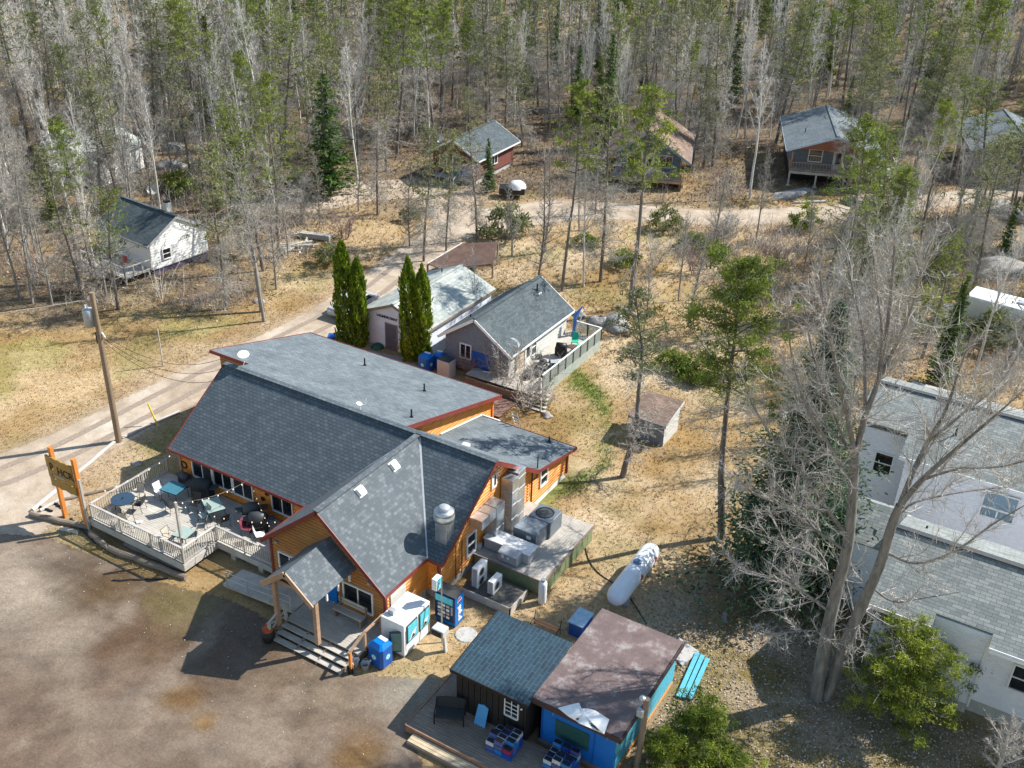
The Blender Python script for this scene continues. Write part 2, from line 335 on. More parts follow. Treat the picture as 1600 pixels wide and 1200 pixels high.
def grid_mesh(name,xs,ys,zf,keep=None,cols=None,attr=None):
    XX,YY=np.meshgrid(xs,ys); P=np.stack([XX.ravel(),YY.ravel()],1); nx=len(xs); ny=len(ys)
    z=zf(P) if callable(zf) else np.full(len(P),zf)
    i=np.arange(nx-1); j=np.arange(ny-1); I,J=np.meshgrid(i,j); a=(J*nx+I).ravel(); F=np.stack([a,a+1,a+nx+1,a+nx],1)
    if keep is not None:
        k=keep(P); F=F[k[F].any(1)]
    used=np.unique(F); mp=np.full(len(P),-1); mp[used]=np.arange(len(used)); F=mp[F]; P=P[used]; z=z[used]
    me=bpy.data.meshes.new(name); me.vertices.add(len(P)); me.vertices.foreach_set('co',np.column_stack([P,z]).ravel())
    me.loops.add(len(F)*4); me.loops.foreach_set('vertex_index',F.ravel().astype(np.int32)); me.polygons.add(len(F)); me.polygons.foreach_set('loop_start',np.arange(len(F))*4); me.polygons.foreach_set('loop_total',np.full(len(F),4))
    me.update(); me.polygons.foreach_set('use_smooth',[True]*len(F))
    if cols is not None:
        ca=me.color_attributes.new('Col','FLOAT_COLOR','POINT'); ca.data.foreach_set('color',np.column_stack([cols(P),np.ones(len(P))]).ravel())
    if attr is not None:
        fa=me.attributes.new('edge','FLOAT','POINT'); fa.data.foreach_set('value',attr(P))
    return me
m,nt,b=nodes('ground cover'); vc=nd(nt,'ShaderNodeVertexColor',layer_name='Col')
f=noise(nt,5,8,.8); g=noise(nt,26,5,.8); h=noise(nt,1.3,5,.7)
c=mixc(nt,.8,vc.outputs[0],ramp(nt,f,[(.3,(.55,.5,.45)),(.5,(1,1,1)),(.7,(1.5,1.5,1.5))]),'MULTIPLY')
c=mixc(nt,.9,c,ramp(nt,g,[(.3,(.5,.48,.45)),(.5,(.95,.95,.95)),(.7,(1.6,1.6,1.55))]),'MULTIPLY')
c=mixc(nt,.5,c,ramp(nt,h,[(.35,(.75,.72,.7)),(.65,(1.2,1.2,1.2))]),'MULTIPLY')
nt.links.new(c,b.inputs['Base Color']); b.inputs['Roughness'].default_value=.95; b.inputs['Specular IOR Level'].default_value=.1; bump(nt,g,b,.7,.06); GROUND=m
xs=np.concatenate([np.arange(-620,-140,8),np.arange(-140,-80,2),np.arange(-80,12,.5),np.arange(12,60,2),np.arange(60,400,10)])
ys=np.concatenate([np.arange(-80,8,4),np.arange(8,62,.5),np.arange(62,130,1.2),np.arange(130,300,5),np.arange(300,700,10)])
me=grid_mesh('ground',xs,ys,lambda P:(fbm(P[:,0],P[:,1],60,3)-.5)*sstep(120,240,np.hypot(P[:,0],P[:,1]))*8+sstep(125,420,np.hypot(P[:,0]+30,P[:,1]))*26,cols=ground_cols); me.materials.append(GROUND)
def ground_h(x,y):
    P=np.array([[x,y]],float); return float(((fbm(P[:,0],P[:,1],60,3)-.5)*sstep(120,240,np.hypot(P[:,0],P[:,1]))*8+sstep(125,420,np.hypot(P[:,0]+30,P[:,1]))*26)[0])
go=bpy.data.objects.new('ground',me); C.objects.link(go); go['kind']='structure'
def fade_mat(name,build):
    m,nt,b=nodes(name); m.blend_method='HASHED' if hasattr(m,'blend_method') else None
    c=build(nt,b); nt.links.new(c,b.inputs['Base Color']); b.inputs['Specular IOR Level'].default_value=.25
    e=nd(nt,'ShaderNodeAttribute',attribute_name='edge'); f=noise(nt,3.5,6,.8)
    mth=nd(nt,'ShaderNodeMath',operation='ADD'); nt.links.new(e.outputs['Fac'],mth.inputs[0]); nt.links.new(f,mth.inputs[1])
    al=ramp(nt,mth.outputs[0],[(.9,(0,0,0)),(1.0,(1,1,1))])
    nt.links.new(al,b.inputs['Alpha']); return m
def lot_cols(P):
    x,y=P[:,0],P[:,1]; n1=fbm(x,y,5,60); n2=fbm(x*1.3+y*.6,y*.8-x*.4,2.4,61); n3=fbm(x,y,.9,62,3)
    L=lambda a,b,t: a*(1-t[:,None])+np.array(b)*t[:,None]
    c=np.tile(np.array([.25,.20,.165]),(len(P),1)); c=L(c,[.17,.128,.10],sstep(.42,.6,n1)*.8); c=L(c,[.36,.325,.29],sstep(.5,.66,n2)*.65)
    for (px,py,r,col,k) in ((30,930,2.6,[.50,.47,.43],.75),(10,870,1.8,[.46,.43,.39],.7),(90,1010,2.2,[.44,.41,.37],.6),(350,1120,2.4,[.36,.32,.28],.5),(200,1150,2.5,[.33,.29,.26],.5),(640,1085,1.7,[.42,.44,.42],.8),(520,1085,2.0,[.34,.31,.26],.6),(690,1050,1.2,[.44,.44,.40],.6),
        (180,920,1.8,[.17,.12,.06],.8),(245,985,2.2,[.19,.13,.08],.8),(320,1040,1.8,[.17,.12,.085],.7),(120,880,1.5,[.15,.12,.09],.7),(310,945,1.6,[.24,.22,.12],.8),(255,935,1.2,[.22,.19,.09],.7),(275,1090,1.0,[.25,.15,.05],.85),(318,1130,.6,[.33,.20,.06],.9),(160,1015,1.0,[.16,.10,.06],.7),(560,1185,1.3,[.28,.18,.07],.85),(480,1150,1.7,[.19,.14,.11],.6),(60,1100,2.2,[.19,.15,.125],.6),(420,1050,1.6,[.22,.18,.14],.6)):
        p=at(px,py); d=np.hypot((x-p.x),(y-p.y))/r+(n2-.5)*1.6+(n3-.5)*.8; c=L(c,col,sstep(1.5,.1,d)*k)
    for k,(tr,w_) in enumerate((([(-60,905),(80,900),(220,960),(380,1060),(520,1130),(640,1200)],.8),([(-60,1010),(120,1000),(280,1080),(420,1200)],.85),([(60,840),(200,930),(330,1000),(470,1090),(620,1090)],.8),([(-40,1150),(140,1110),(330,1110),(520,1080)],.9))):
        ln=pxy(tr); d=np.abs(d_line(P,ln,[0]*len(ln))-w_); c=c*(1-.13*sstep(.22,.05,d+(n3-.5)*.25))[:,None]
    return c*np.array([[.98,.86,.73]])*(.46+.30*n3)[:,None]
def lot_b(nt,b):
    vc=nd(nt,'ShaderNodeVertexColor',layer_name='Col'); f=noise(nt,9,7,.85); g=noise(nt,40,4,.85); w=noise(nt,2.2,6,.8)
    c=mixc(nt,.9,vc.outputs[0],ramp(nt,f,[(.3,(.62,.6,.58)),(.5,(1,1,1)),(.7,(1.5,1.5,1.5))]),'MULTIPLY'); c=mixc(nt,.8,c,ramp(nt,g,[(.3,(.65,.65,.65)),(.65,(1.25,1.25,1.25)),(.75,(2.2,2.2,2.2))]),'MULTIPLY')
    c=mixc(nt,.6,c,ramp(nt,w,[(.36,(.72,.7,.68)),(.5,(1,1,1)),(.64,(1.22,1.22,1.22))]),'MULTIPLY')
    bw=nd(nt,'ShaderNodeRGBToBW'); nt.links.new(vc.outputs[0],bw.inputs[0]); nt.links.new(ramp(nt,bw.outputs[0],[(.10,(.4,.4,.4)),(.22,(.95,.95,.95))]),b.inputs['Roughness']); bump(nt,f,b,.6,.02); return c
def lot_old(nt,b):
    h=noise(nt,.16,5,.6); w=noise(nt,.45,6,.7); f=noise(nt,14,6,.8); s=noise(nt,.28,4,.65,stretch=(1,2.2,1)); k=noise(nt,60,3,.8)
    c=ramp(nt,h,[(.32,(.15,.112,.085)),(.45,(.215,.17,.135)),(.56,(.30,.25,.21)),(.68,(.43,.40,.36))])
    c=mixc(nt,.8,c,ramp(nt,w,[(.36,(.62,.58,.55)),(.55,(1,1,1)),(.72,(1.35,1.35,1.35))]),'MULTIPLY')
    c=mixc(nt,ramp(nt,s,[(.52,(0,0,0)),(.66,(.7,.7,.7))]),c,(.17,.115,.05))
    c=mixc(nt,.8,c,ramp(nt,f,[(.3,(.6,.6,.6)),(.7,(1.45,1.45,1.45))]),'MULTIPLY')
    c=mixc(nt,.6,c,ramp(nt,k,[(.3,(.7,.7,.7)),(.62,(1.1,1.1,1.1)),(.72,(1.6,1.6,1.6))]),'MULTIPLY')
    nt.links.new(ramp(nt,w,[(.35,(.45,.45,.45)),(.5,(.95,.95,.95))]),b.inputs['Roughness']); bump(nt,f,b,.5,.02); return c
def road_b(nt,b):
    h=noise(nt,.3,5,.6); f=noise(nt,12,6,.8); w=noise(nt,1.0,5,.7)
    c=ramp(nt,h,[(.3,(.30,.235,.17)),(.5,(.42,.34,.26)),(.7,(.50,.44,.36))]); c=mixc(nt,.8,c,ramp(nt,f,[(.3,(.65,.65,.65)),(.7,(1.35,1.35,1.35))]),'MULTIPLY')
    c=mixc(nt,.6,c,ramp(nt,w,[(.35,(.7,.68,.66)),(.6,(1.1,1.1,1.1))]),'MULTIPLY')
    b.inputs['Roughness'].default_value=.95; bump(nt,f,b,.4,.02); return c
def gravel_b(nt,b):
    f=noise(nt,10,6,.8); h=noise(nt,.6,4,.7)
    c=ramp(nt,h,[(.3,(.26,.245,.23)),(.7,(.38,.36,.34))]); c=mixc(nt,.9,c,ramp(nt,f,[(.3,(.6,.6,.6)),(.7,(1.4,1.4,1.4))]),'MULTIPLY'); b.inputs['Roughness'].default_value=.95; bump(nt,f,b,.5,.02); return c
def sheet(name,fn,z,cell,mat,x0,x1,y0,y1,soft=1.2,cols=None):
    at_=lambda P: sstep(soft,-soft,fn(P))
    me=grid_mesh(name,np.arange(x0,x1,cell),np.arange(y0,y1,cell),z,keep=lambda P:at_(P)>0.02,attr=at_,cols=cols); me.materials.append(mat)
    o=bpy.data.objects.new(name,me); C.objects.link(o); o['kind']='structure'; return o
M_ROAD=fade_mat('packed dirt road',road_b)
road=sheet('dirt_road',lambda P:np.minimum(d_line(P,ROAD1,W1_),d_line(P,ROAD0,W0_)),.008,.5,M_ROAD,-110,-40,5,82)
road2=sheet('cabin_road',lambda P:np.minimum(d_line(P,ROAD2,W2_),d_line(P,ROAD3,W3_)),.012,.6,fade_mat('gravel cabin road',road_b),-75,45,70,150)
lot=sheet('parking_lot',lambda P:sd_poly(P,LOT),.014,.3,fade_mat('wet gravel lot',lot_b),-70,-15,0,32,1.0,lot_cols)
# wheel ruts: narrow darker sheets on the dirt road
def ruts(P):
    d=d_line(P,ROAD1,[0]*len(ROAD1)); return np.abs(d-.85)-.22
rt=sheet('wheel_ruts',ruts,.016,.16,fade_mat('dark wheel rut',lambda nt,b: ramp(nt,noise(nt,6,5,.7),[(.3,(.22,.17,.13)),(.7,(.36,.29,.23))])),-85,-40,20,66,.22)
yard=sheet('concrete_yard',lambda P:sd_poly(P,pxy([(500,560),(545,520),(560,545),(640,560),(672,590),(640,610)])),.02,.4,fade_mat('worn yard gravel',gravel_b),-50,-34,44,56,.6)
# ---------------------------------------------------------------- building helpers
def clipx(poly,z):         # x-range of convex polygon (s,z) at height z
    xs=[]
    n=len(poly)
    for i in range(n):
        (a,za),(b,zb)=poly[i],poly[(i+1)%n]
        if (za-z)*(zb-z)<=0 and za!=zb: xs.append(a+(b-a)*(z-za)/(zb-za))
    return (min(xs),max(xs)) if len(xs)>1 else None
def siding(mb,o,u,n,poly,pitch=.2,th=.045):
    o=Vector(o); z0=min(p[1] for p in poly)+1e-3; z1=max(p[1] for p in poly)-1e-3; z=z0
    while z<z1-.01:
        zt=min(z+pitch,z1); A=clipx(poly,z); B=clipx(poly,zt-.002)
        if A and B:
            P=[o+u*A[0]+Z*z,o+u*A[1]+Z*z,o+u*B[1]+Z*zt,o+u*B[0]+Z*zt]
            e=min(.25*pitch,(zt-z)*.4); k=(zt-z)
            q=lambda t,s,nn:(o+u*((A[s]*(1-t)+B[s]*t))+Z*(z+t*k)+n*nn)
            vs=[q(0,0,0),q(0,1,0),q(e/k,1,th),q(e/k,0,th),q(1-.5*e/k,1,th*.75),q(1-.5*e/k,0,th*.75),q(1,1,0),q(1,0,0)]
            mb.add(vs,[(0,1,2,3),(3,2,4,5),(5,4,6,7),(0,3,5,7),(1,6,4,2)])
        z=zt
    return mb
def wallpanel(name,o,u,n,poly,mat,parent,pitch=.2,th=.045,local=False):
    mb=MB(); o=Vector(o)
    mb.prism([o+u*s+Z*z-n*.02 for s,z in poly],-n*.12)
    siding(mb,o,u,n,poly,pitch,th)
    return mb.make(name,mat,parent,local)
def window(parent,o,u,n,w,h,panes=2,split=False,fr=.07,frmat=None,local=False,off=.066,grid=None,name='window',glass=None):
    frmat=frmat or WHITE; o=Vector(o); mb=MB(); a=off; d=off+.05
    mb.ob(o,u,Z,n,-fr,0,-fr,h+fr,0,d).ob(o,u,Z,n,w,w+fr,-fr,h+fr,0,d).ob(o,u,Z,n,0,w,h,h+fr,0,d).ob(o,u,Z,n,0,w,-fr,0,0,d+.02)
    for k in range(1,panes): mb.ob(o,u,Z,n,w*k/panes-fr*.4,w*k/panes+fr*.4,0,h,0,a+.03)
    if split: mb.ob(o,u,Z,n,0,w,h*.5-fr*.35,h*.5+fr*.35,0,a+.04)
    if grid:
        gx,gy=grid
        for k in range(1,gx): mb.ob(o,u,Z,n,w*k/gx-.015,w*k/gx+.015,0,h,0,a+.02)
        for k in range(1,gy): mb.ob(o,u,Z,n,0,w,h*k/gy-.015,h*k/gy+.015,0,a+.022)
    f=mb.make(name,frmat,parent,local)
    for k in range(panes):
        g=MB(); g.ob(o,u,Z,n,w*k/panes+(fr*.4 if k else 0),w*(k+1)/panes-(fr*.4 if k<panes-1 else 0),0,h,.0,a-.005); g.make('pane',glass or GLASS,f,local)
    return f
def door(parent,o,u,n,w,h,mat,frmat=None,local=False,off=.066,lite=False):
    o=Vector(o); f=MB(); fr=.07; f.ob(o,u,Z,n,-fr,0,0,h+fr,0,off+.04).ob(o,u,Z,n,w,w+fr,0,h+fr,0,off+.04).ob(o,u,Z,n,0,w,h,h+fr,0,off+.04)
    fo=f.make('door_frame',frmat or WHITE,parent,local)
    d=MB().ob(o,u,Z,n,0,w,0,h,0,off+.015).make('door',mat,parent,local)
    MB().ob(o,u,Z,n,w*.86,w*.92,h*.46,h*.5,off,off+.07).make('door_handle',GALV,d,local)
    if lite: MB().ob(o,u,Z,n,w*.2,w*.8,h*.3,h*.9,0,off+.022).make('pane',GLASS,d,local)
    return d
def slab(mb,a,b,c,d,th=.12):     # top corners a,b eave, c,d ridge
    a,b,c,d=map(Vector,(a,b,c,d)); n=(b-a).cross(d-a).normalized()
    if n.z<0: n=-n
    return mb.prism([a,b,c,d],-n*th)
def fascia(name,p,q,parent,mat,h=.2,w=.035,local=False,drop=.0):
    p=Vector(p)-Z*(h/2-.03+drop); q=Vector(q)-Z*(h/2-.03+drop)
    return MB().beam(p,q,w,h).make(name,mat,parent,local)
def vent_pipe(parent,p,h=.45,r=.05,local=False,name='vent_pipe'):
    return MB().cyl(Vector(p)-Z*.1,r,h+.1,8).cyl(Vector(p)-Z*.05,r*2.2,.1,8).make(name,BLACK,parent,local)
def railing(parent,p,q,zf,h=.95,sp=.14,mat=None,posts=2.0,bal=.038,local=False,top=.12,toe=.12,postw=.09,balmat=None):
    mat=mat or GREYW2; balmat=balmat or GREYW; p=Vector((p[0],p[1],zf)); q=Vector((q[0],q[1],zf)); L=(q-p).length; d=(q-p)/L
    rz=math.atan2(d.y,d.x)
    MB().beam(p+Z*h,q+Z*h,top,.04).make('top_rail',mat,parent,local)
    MB().beam(p+Z*toe,q+Z*toe,.05,.07).make('bottom_rail',mat,parent,local)
    n=max(1,round(L/posts)); pm=MB().box(-postw/2,-postw/2,0,postw/2,postw/2,h-.025); 
    pm=mesh_of(pm,'post',balmat)
    for i in range(n+1): inst(pm,'post',parent,p+(q-p)*i/n,0,local)
    nb=int(L/sp); bm=mesh_of(MB().box(-bal/2,-bal/2,toe+.04,bal/2,bal/2,h-.022),'baluster',balmat)
    if balmat!=mat or True:
        for i in range(1,nb):
            if min(abs(i/nb-k/n) for k in range(n+1))*L>.06: inst(bm,'baluster',parent,p+(q-p)*i/nb,0,local)
def mesh_of(mb,name,mat):
    me=bpy.data.meshes.new(name); me.from_pydata(mb.v,[],mb.f); me.update(); uvs(me); me.materials.append(mat); return me
def boards(parent,x0,x1,y0,y1,z,mat,w=.14,along='x',name='deck_boards',th=.04,local=False,kind='stuff'):
    mb=MB(); rr=random.Random(int(abs(x0*77+y0*31)))
    t=(y0 if along=='x' else x0); e=(y1 if along=='x' else x1)
    while t<e-.02:
        b=min(t+w-.012,e); dz=rr.uniform(-.004,.004)
        if along=='x': mb.box(x0+rr.uniform(0,.03),t,z-th,x1-rr.uniform(0,.03),b,z+dz)
        else: mb.box(t,y0+rr.uniform(0,.03),z-th,b,y1-rr.uniform(0,.03),z+dz)
        t+=w
    return mb.make(name,mat,parent,local,kind=kind)
_f=None
def text(s,size,o,u,v,mat,parent=None,name='lettering',ext=.01,local=False,align='LEFT',bold=0):
    cu=bpy.data.curves.new('t','FONT'); cu.body=s; cu.size=size; cu.extrude=ext; cu.align_x=align; cu.offset=bold
    t=bpy.data.objects.new('t',cu); C.objects.link(t); dg=bpy.context.evaluated_depsgraph_get(); me=bpy.data.meshes.new_from_object(t.evaluated_get(dg))
    bpy.data.objects.remove(t); bpy.data.curves.remove(cu)
    n=u.cross(v); Mx=Matrix(((u.x,v.x,n.x,o[0]),(u.y,v.y,n.y,o[1]),(u.z,v.z,n.z,o[2]),(0,0,0,1)))
    if parent is not None and not local: Mx=MAT[parent.name].inverted()@Mx
    me.transform(Mx); me.materials.clear(); me.materials.append(mat); me.name=name
    ob=bpy.data.objects.new(name,me); C.objects.link(ob); ob.parent=parent; return ob
def gable_house(t,W,L,z0,hw,rise,oh,wallm,roofm,trimm,side='y',pitch=.18,th=.03,gablem=None,ohf=None,roofth=.12):
    """local frame: footprint 0..W in x, 0..L in y, ridge along y; walls from z0 to z0+hw"""
    ohf=oh if ohf is None else ohf
    ze=z0+hw; s=rise/(W/2)
    lw=lambda o,u,n,poly,m: wallpanel('wall',o,u,n,poly,m,t,pitch,th,True)
    g=[(0,z0),(W,z0),(W,ze),(W/2,ze+rise),(0,ze)]
    lw((0,0,0),X,-Y,g,gablem or wallm); lw((0,L,0),X,Y,g,wallm)
    r=[(0,z0),(L,z0),(L,ze),(0,ze)]
    lw((0,0,0),Y,-X,r,wallm); lw((W,0,0),Y,X,r,wallm)
    k=.06; mb=MB(); top=ze+rise+k+roofth; le=ze-oh*s+k+roofth
    slab(mb,(-oh,-ohf,le),(-oh,L+oh,le),(W/2,L+oh,top),(W/2,-ohf,top),roofth)
    slab(mb,(W+oh,L+oh,le),(W+oh,-ohf,le),(W/2,-ohf,top),(W/2,L+oh,top),roofth)
    rf=mb.make('roof',roofm,t,True)
    for yy in (-ohf-.02,L+oh+.02):
        for x in (-oh,W+oh): fascia('fascia',(x,yy,le),(W/2,yy,top),t,trimm,local=True,drop=.04)
    for x in (-oh-.02,W+oh+.02): fascia('fascia',(x,-ohf,le),(x,L+oh,le),t,trimm,local=True,h=.16,drop=.04)
    MB().beam((W/2,-ohf,top+.015),(W/2,L+oh,top+.015),.28,.04).make('ridge_cap',roofm,t,True)
    return rf,ze,top
# ---------------------------------------------------------------- the lodge
lg=thing('lodge','large lodge with orange log siding, red trim and charcoal shingled roofs','lodge',(-30,34,0))
ZR=5.99; YR=36.45; S1=.679; SW=.847; XW=-26.6; S3=.275
fr=lambda y: ZR-S1*abs(YR-y)           # main roof height
fw=lambda x: ZR-SW*abs(x-XW)           # wing roof height
fb=lambda y: 2.8+S3*(47-y)             # rear shed roof
yv=31.65                               # main eave
xl,xr=-30.32,-22.78
# roof surfaces
mb=MB()
slab(mb,(-40.3,yv,fr(yv)),(xl,yv,fr(yv)),(XW,YR,ZR),(-40.3,YR,ZR),.14)      # main front slope, left of the valley
slab(mb,(xr,yv,fr(yv)),(-21.9,yv,fr(yv)),(-21.9,YR,ZR),(XW,YR,ZR),.14)      # right of the valley
mb.make('main_roof',SH_MAIN,lg)
mb=MB()
slab(mb,(xl,28.35,fw(xl)),(xl,yv,fw(xl)),(XW,YR,ZR),(XW,28.35,ZR),.14)
slab(mb,(xr,28.35,fw(xr)),(xr,yv,fw(xr)),(XW,YR,ZR),(XW,28.35,ZR),.14)
mb.make('entrance_wing_roof',SH_WING,lg)
mb=MB()                                                                       # rear slope behind the ridge, then kitchen roof
slab(mb,(-40.3,37.9,fr(37.9)),(-28.3,37.9,fr(37.9)),(-28.3,YR+.02,ZR),(-40.3,YR+.02,ZR),.14)
slab(mb,(-28.3,41.0,fr(41.0)),(-21.95,41.0,fr(41.0)),(-21.95,YR+.02,ZR),(-28.3,YR+.02,ZR),.14)
mb.make('rear_slope_roof',SH_FINE,lg)
mb=MB(); zk0=fr(41.0)+.0; slab(mb,(-28.5,45.5,1.98),(-21.95,45.5,1.98),(-21.95,41.0,zk0+.01),(-28.5,41.0,zk0+.01),.14); mb.make('kitchen_roof',SH_FINE,lg)
mb=MB(); slab(mb,(-43.4,47.1,fb(47.1)),(-28.1,47.1,fb(47.1)),(-28.1,38.2,fb(38.2)),(-43.4,38.2,fb(38.2)),.14)
slab(mb,(-40.2,38.2,fb(38.2)),(-28.1,38.2,fb(38.2)),(-28.1,37.2,fb(37.2)),(-40.2,37.2,fb(37.2)),.14)
mb.make('rear_hall_roof',SH_FINE,lg)
# ridge caps and valley strips
MB().beam((-40.32,YR,ZR+.03),(XW,YR,ZR+.03),.34,.05).beam((XW,YR,ZR+.03),(-21.88,YR,ZR+.03),.34,.05).make('ridge_cap',SH_MAIN,lg)
MB().beam((XW,28.33,ZR+.03),(XW,YR-.1,ZR+.03),.32,.05).make('ridge_cap',SH_WING,lg)
MB().beam((xr,yv,fr(yv)+.015),(XW,YR,ZR+.015),.16,.02).beam((xl,yv,fr(yv)+.015),(XW,YR,ZR+.015),.16,.02).make('valley_flashing',GALV2,lg)
# walls
def WP(name,o,u,n,poly,mat=LOG,pitch=.19,th=.05): return wallpanel(name,o,u,n,poly,mat,lg,pitch,th)
fz=.55
WP('patio_wall',(-39.9,32.1,0),X,-Y,[(0,fz),(9.9,fz),(9.9,fr(32.1)-.16),(0,fr(32.1)-.16)],LOG)
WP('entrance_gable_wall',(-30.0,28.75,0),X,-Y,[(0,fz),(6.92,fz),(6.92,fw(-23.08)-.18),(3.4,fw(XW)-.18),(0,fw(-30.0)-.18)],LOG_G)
WP('wing_side_wall',(-23.08,28.75,0),Y,X,[(0,fz),(3.4,fz),(3.4,fw(-23.08)-.2),(0,fw(-23.08)-.2)])
WP('wing_side_wall',(-30.0,28.75,0),Y,-X,[(0,fz),(3.4,fz),(3.4,fw(-30.0)-.2),(0,fw(-30.0)-.2)])
WP('corner_return_wall',(-23.08,32.1,0),X,-Y,[(0,fz-.1),(.68,fz-.1),(.68,fr(32.1)-.16),(0,fr(32.1)-.16)])
WP('kitchen_gable_wall',(-22.4,32.1,0),Y,X,[(0,.5),(8.85,.5),(8.85,fr(40.95)-.17),(4.35,ZR-.17),(0,fr(32.1)-.17)])
WP('kitchen_wall',(-22.38,40.95,0),Y,X,[(0,.35),(4.15,.35),(4.15,1.98),(0,fr(40.95)-.2)])
WP('kitchen_wall',(-28.1,45.1,0),X,Y,[(0,.35),(5.7,.35),(5.7,1.95),(0,1.95)])
WP('rear_hall_wall',(-28.55,37.6,0),Y,X,[(0,.4),(9.1,.4),(9.1,fb(46.7)-.16),(0,fb(37.6)-.16)])
WP('rear_hall_wall',(-43.0,46.7,0),X,Y,[(0,.2),(14.4,.2),(14.4,fb(46.7)-.16),(0,fb(46.7)-.16)])
WP('rear_hall_wall',(-43.0,38.6,0),Y,-X,[(0,.2),(8.1,.2),(8.1,fb(46.7)-.16),(0,fb(38.6)-.16)])
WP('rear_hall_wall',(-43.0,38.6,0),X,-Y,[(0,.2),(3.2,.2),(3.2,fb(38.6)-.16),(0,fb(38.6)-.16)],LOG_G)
WP('main_end_wall',(-39.9,32.1,0),Y,-X,[(0,.3),(6.6,.3),(6.6,fr(38.7)-.2),(4.35,ZR-.17),(0,fr(32.1)-.17)])
# foundation band
MB().box(-30,28.85,0,-23.1,32,.56).box(-22.95,32.15,0,-22.45,45,.5).box(-28.6,41,0,-22.45,45.05,.36).box(-42.9,38.7,0,-28.6,46.6,.42).box(-39.8,32.2,0,-22.6,38.6,.56).make('foundation',CONC,lg)
MB().box(-22.43,40.9,0,-22.37,45.1,.34).make('white_skirting',WHITE,lg)
# fascias and corner boards
F=lambda p,q,h=.2: fascia('fascia',p,q,lg,TRIM,h)
F((-40.32,yv,fr(yv)),(xl,yv,fr(yv)),.17); F((xr,yv-.0,fr(yv)),(-21.88,yv,fr(yv)),.17)
F((xl,28.33,fw(xl)),(XW,28.33,ZR)); F((xr,28.33,fw(xr)),(XW,28.33,ZR)); F((xr+.02,28.33,fw(xr)),(xr+.02,yv,fw(xr)),.18); F((xl-.02,28.33,fw(xl)),(xl-.02,yv,fw(xl)),.18)
F((-21.88,yv,fr(yv)),(-21.88,YR,ZR)); F((-21.93,YR,ZR),(-21.93,41.0,fr(41.0)),.24); F((-21.93,41.0,fr(41.0)),(-21.93,45.5,1.98),.2)
F((-28.08,37.25,fb(37.25)),(-28.08,47.1,fb(47.1)),.26); F((-43.42,38.18,fb(38.2)),(-43.42,47.1,fb(47.1)),.2); F((-43.4,38.18,fb(38.2)),(-40.2,38.18,fb(38.2)),.22); F((-40.32,yv,fr(yv)),(-40.32,YR,ZR),.2)
F((-43.4,47.12,fb(47.1)),(-28.1,47.12,fb(47.1)),.18); F((-28.5,45.52,1.98),(-21.95,45.52,1.98),.16)
for (x,y,z0,z1,m) in ((-23.06,28.73,.5,2.85,TRIM),(-30.02,28.73,.5,2.85,TRIM),(-22.36,32.06,.4,2.9,TRIM),(-39.92,32.06,.5,2.9,POSTW),(-22.33,45.12,.3,1.95,TRIM),(-28.5,46.72,.4,2.7,SIGNP)):
    MB().box(x-.07,y-.07,z0,x+.07,y+.07,z1).make('corner_board',m,lg)
# white step flashing along the rear hall wall
MB().beam((-28.5,45.5,2.03),(-28.5,41.05,fr(41.0)+.05),.12,.05).beam((-28.5,45.52,2.02),(-27.2,45.52,2.02),.1,.05).make('wall_flashing',WHITE,lg)
# patio windows (read from their corners on the wall plane)
def winY(a,b,y,panes=2,**k):
    p=onY(*a,y); q=onY(*b,y); return window(lg,(p.x+.05,y,min(p.z,q.z)+.03),X,-Y,q.x-p.x-.1,abs(p.z-q.z)-.08,panes,**k)
def winZ(x0,x1,z0,z1,y,panes=2,**k): return window(lg,(x0,y,z0),X,-Y,x1-x0,z1-z0,panes,**k)
wx=[onY(px,py,32.1).x for px,py in ((301.5,725),(332.5,739),(334,738.5),(364,753.5),(365.5,752.5),(396,766),(425.5,776.5),(458,790))]
for i in range(4): winZ(wx[2*i]+.06,wx[2*i+1]-.03,1.3,2.45,32.1,2,fr=.06)
winZ(-29.5,-28.2,1.35,2.2,28.75,2); winZ(-25.47,-23.82,.98,2.15,28.75,2,fr=.08)
door(lg,(-27.1,28.75,.6),X,-Y,.9,2.0,SHEDB,WHITE,lite=True)
MB().box(-26.28,28.6,.7,-25.9,28.69,2.35).make('door_panel',BLUE2,lg)
window(lg,(-22.4,34.52,1.15),Y,X,.72,1.2,1,split=True,fr=.08); window(lg,(-22.38,41.95,1.15),Y,X,.72,1.02,1,split=True,fr=.08)
MB().box(-22.36,36.72,3.95,-22.3,37.2,4.8).make('wall_vent',WHITE,lg); MB().box(-22.30,36.95,4.15,-22.27,37.05,4.75).make('wall_vent_slot',BLACK,lg)
MB().box(-23.04,29.05,.9,-22.99,30.2,2.2).make('boarded_window',CREAM,lg)
# electrical masts and downpipes
MB().tube([(-22.2,40.75,.4),(-22.2,40.75,3.0)],.04,6).make('downpipe',BLACK,lg)
MB().tube([(-22.15,41.2,2.3),(-22.15,41.2,3.6)],.035,6).tube([(-22.15,41.2,2.3),(-22.28,40.9,2.2),(-22.3,40.9,1.2)],.035,6).make('service_mast',BLACK,lg)
for yy in (33.4,33.95): MB().tube([(-22.28,yy,.5),(-22.28,yy,2.6)],.022,6).make('conduit',BLACK,lg)
MB().box(-22.36,35.45,.95,-22.2,35.7,1.3).make('meter_box',CREAM,lg)
# small wall lights
for px,py,y in ((433,846,28.7),(578,911,28.7),):
    p=onY(px,py,y); MB().box(p.x-.08,p.y-.12,p.z-.05,p.x+.08,p.y,p.z+.08).make('wall_light',GALV2,lg)
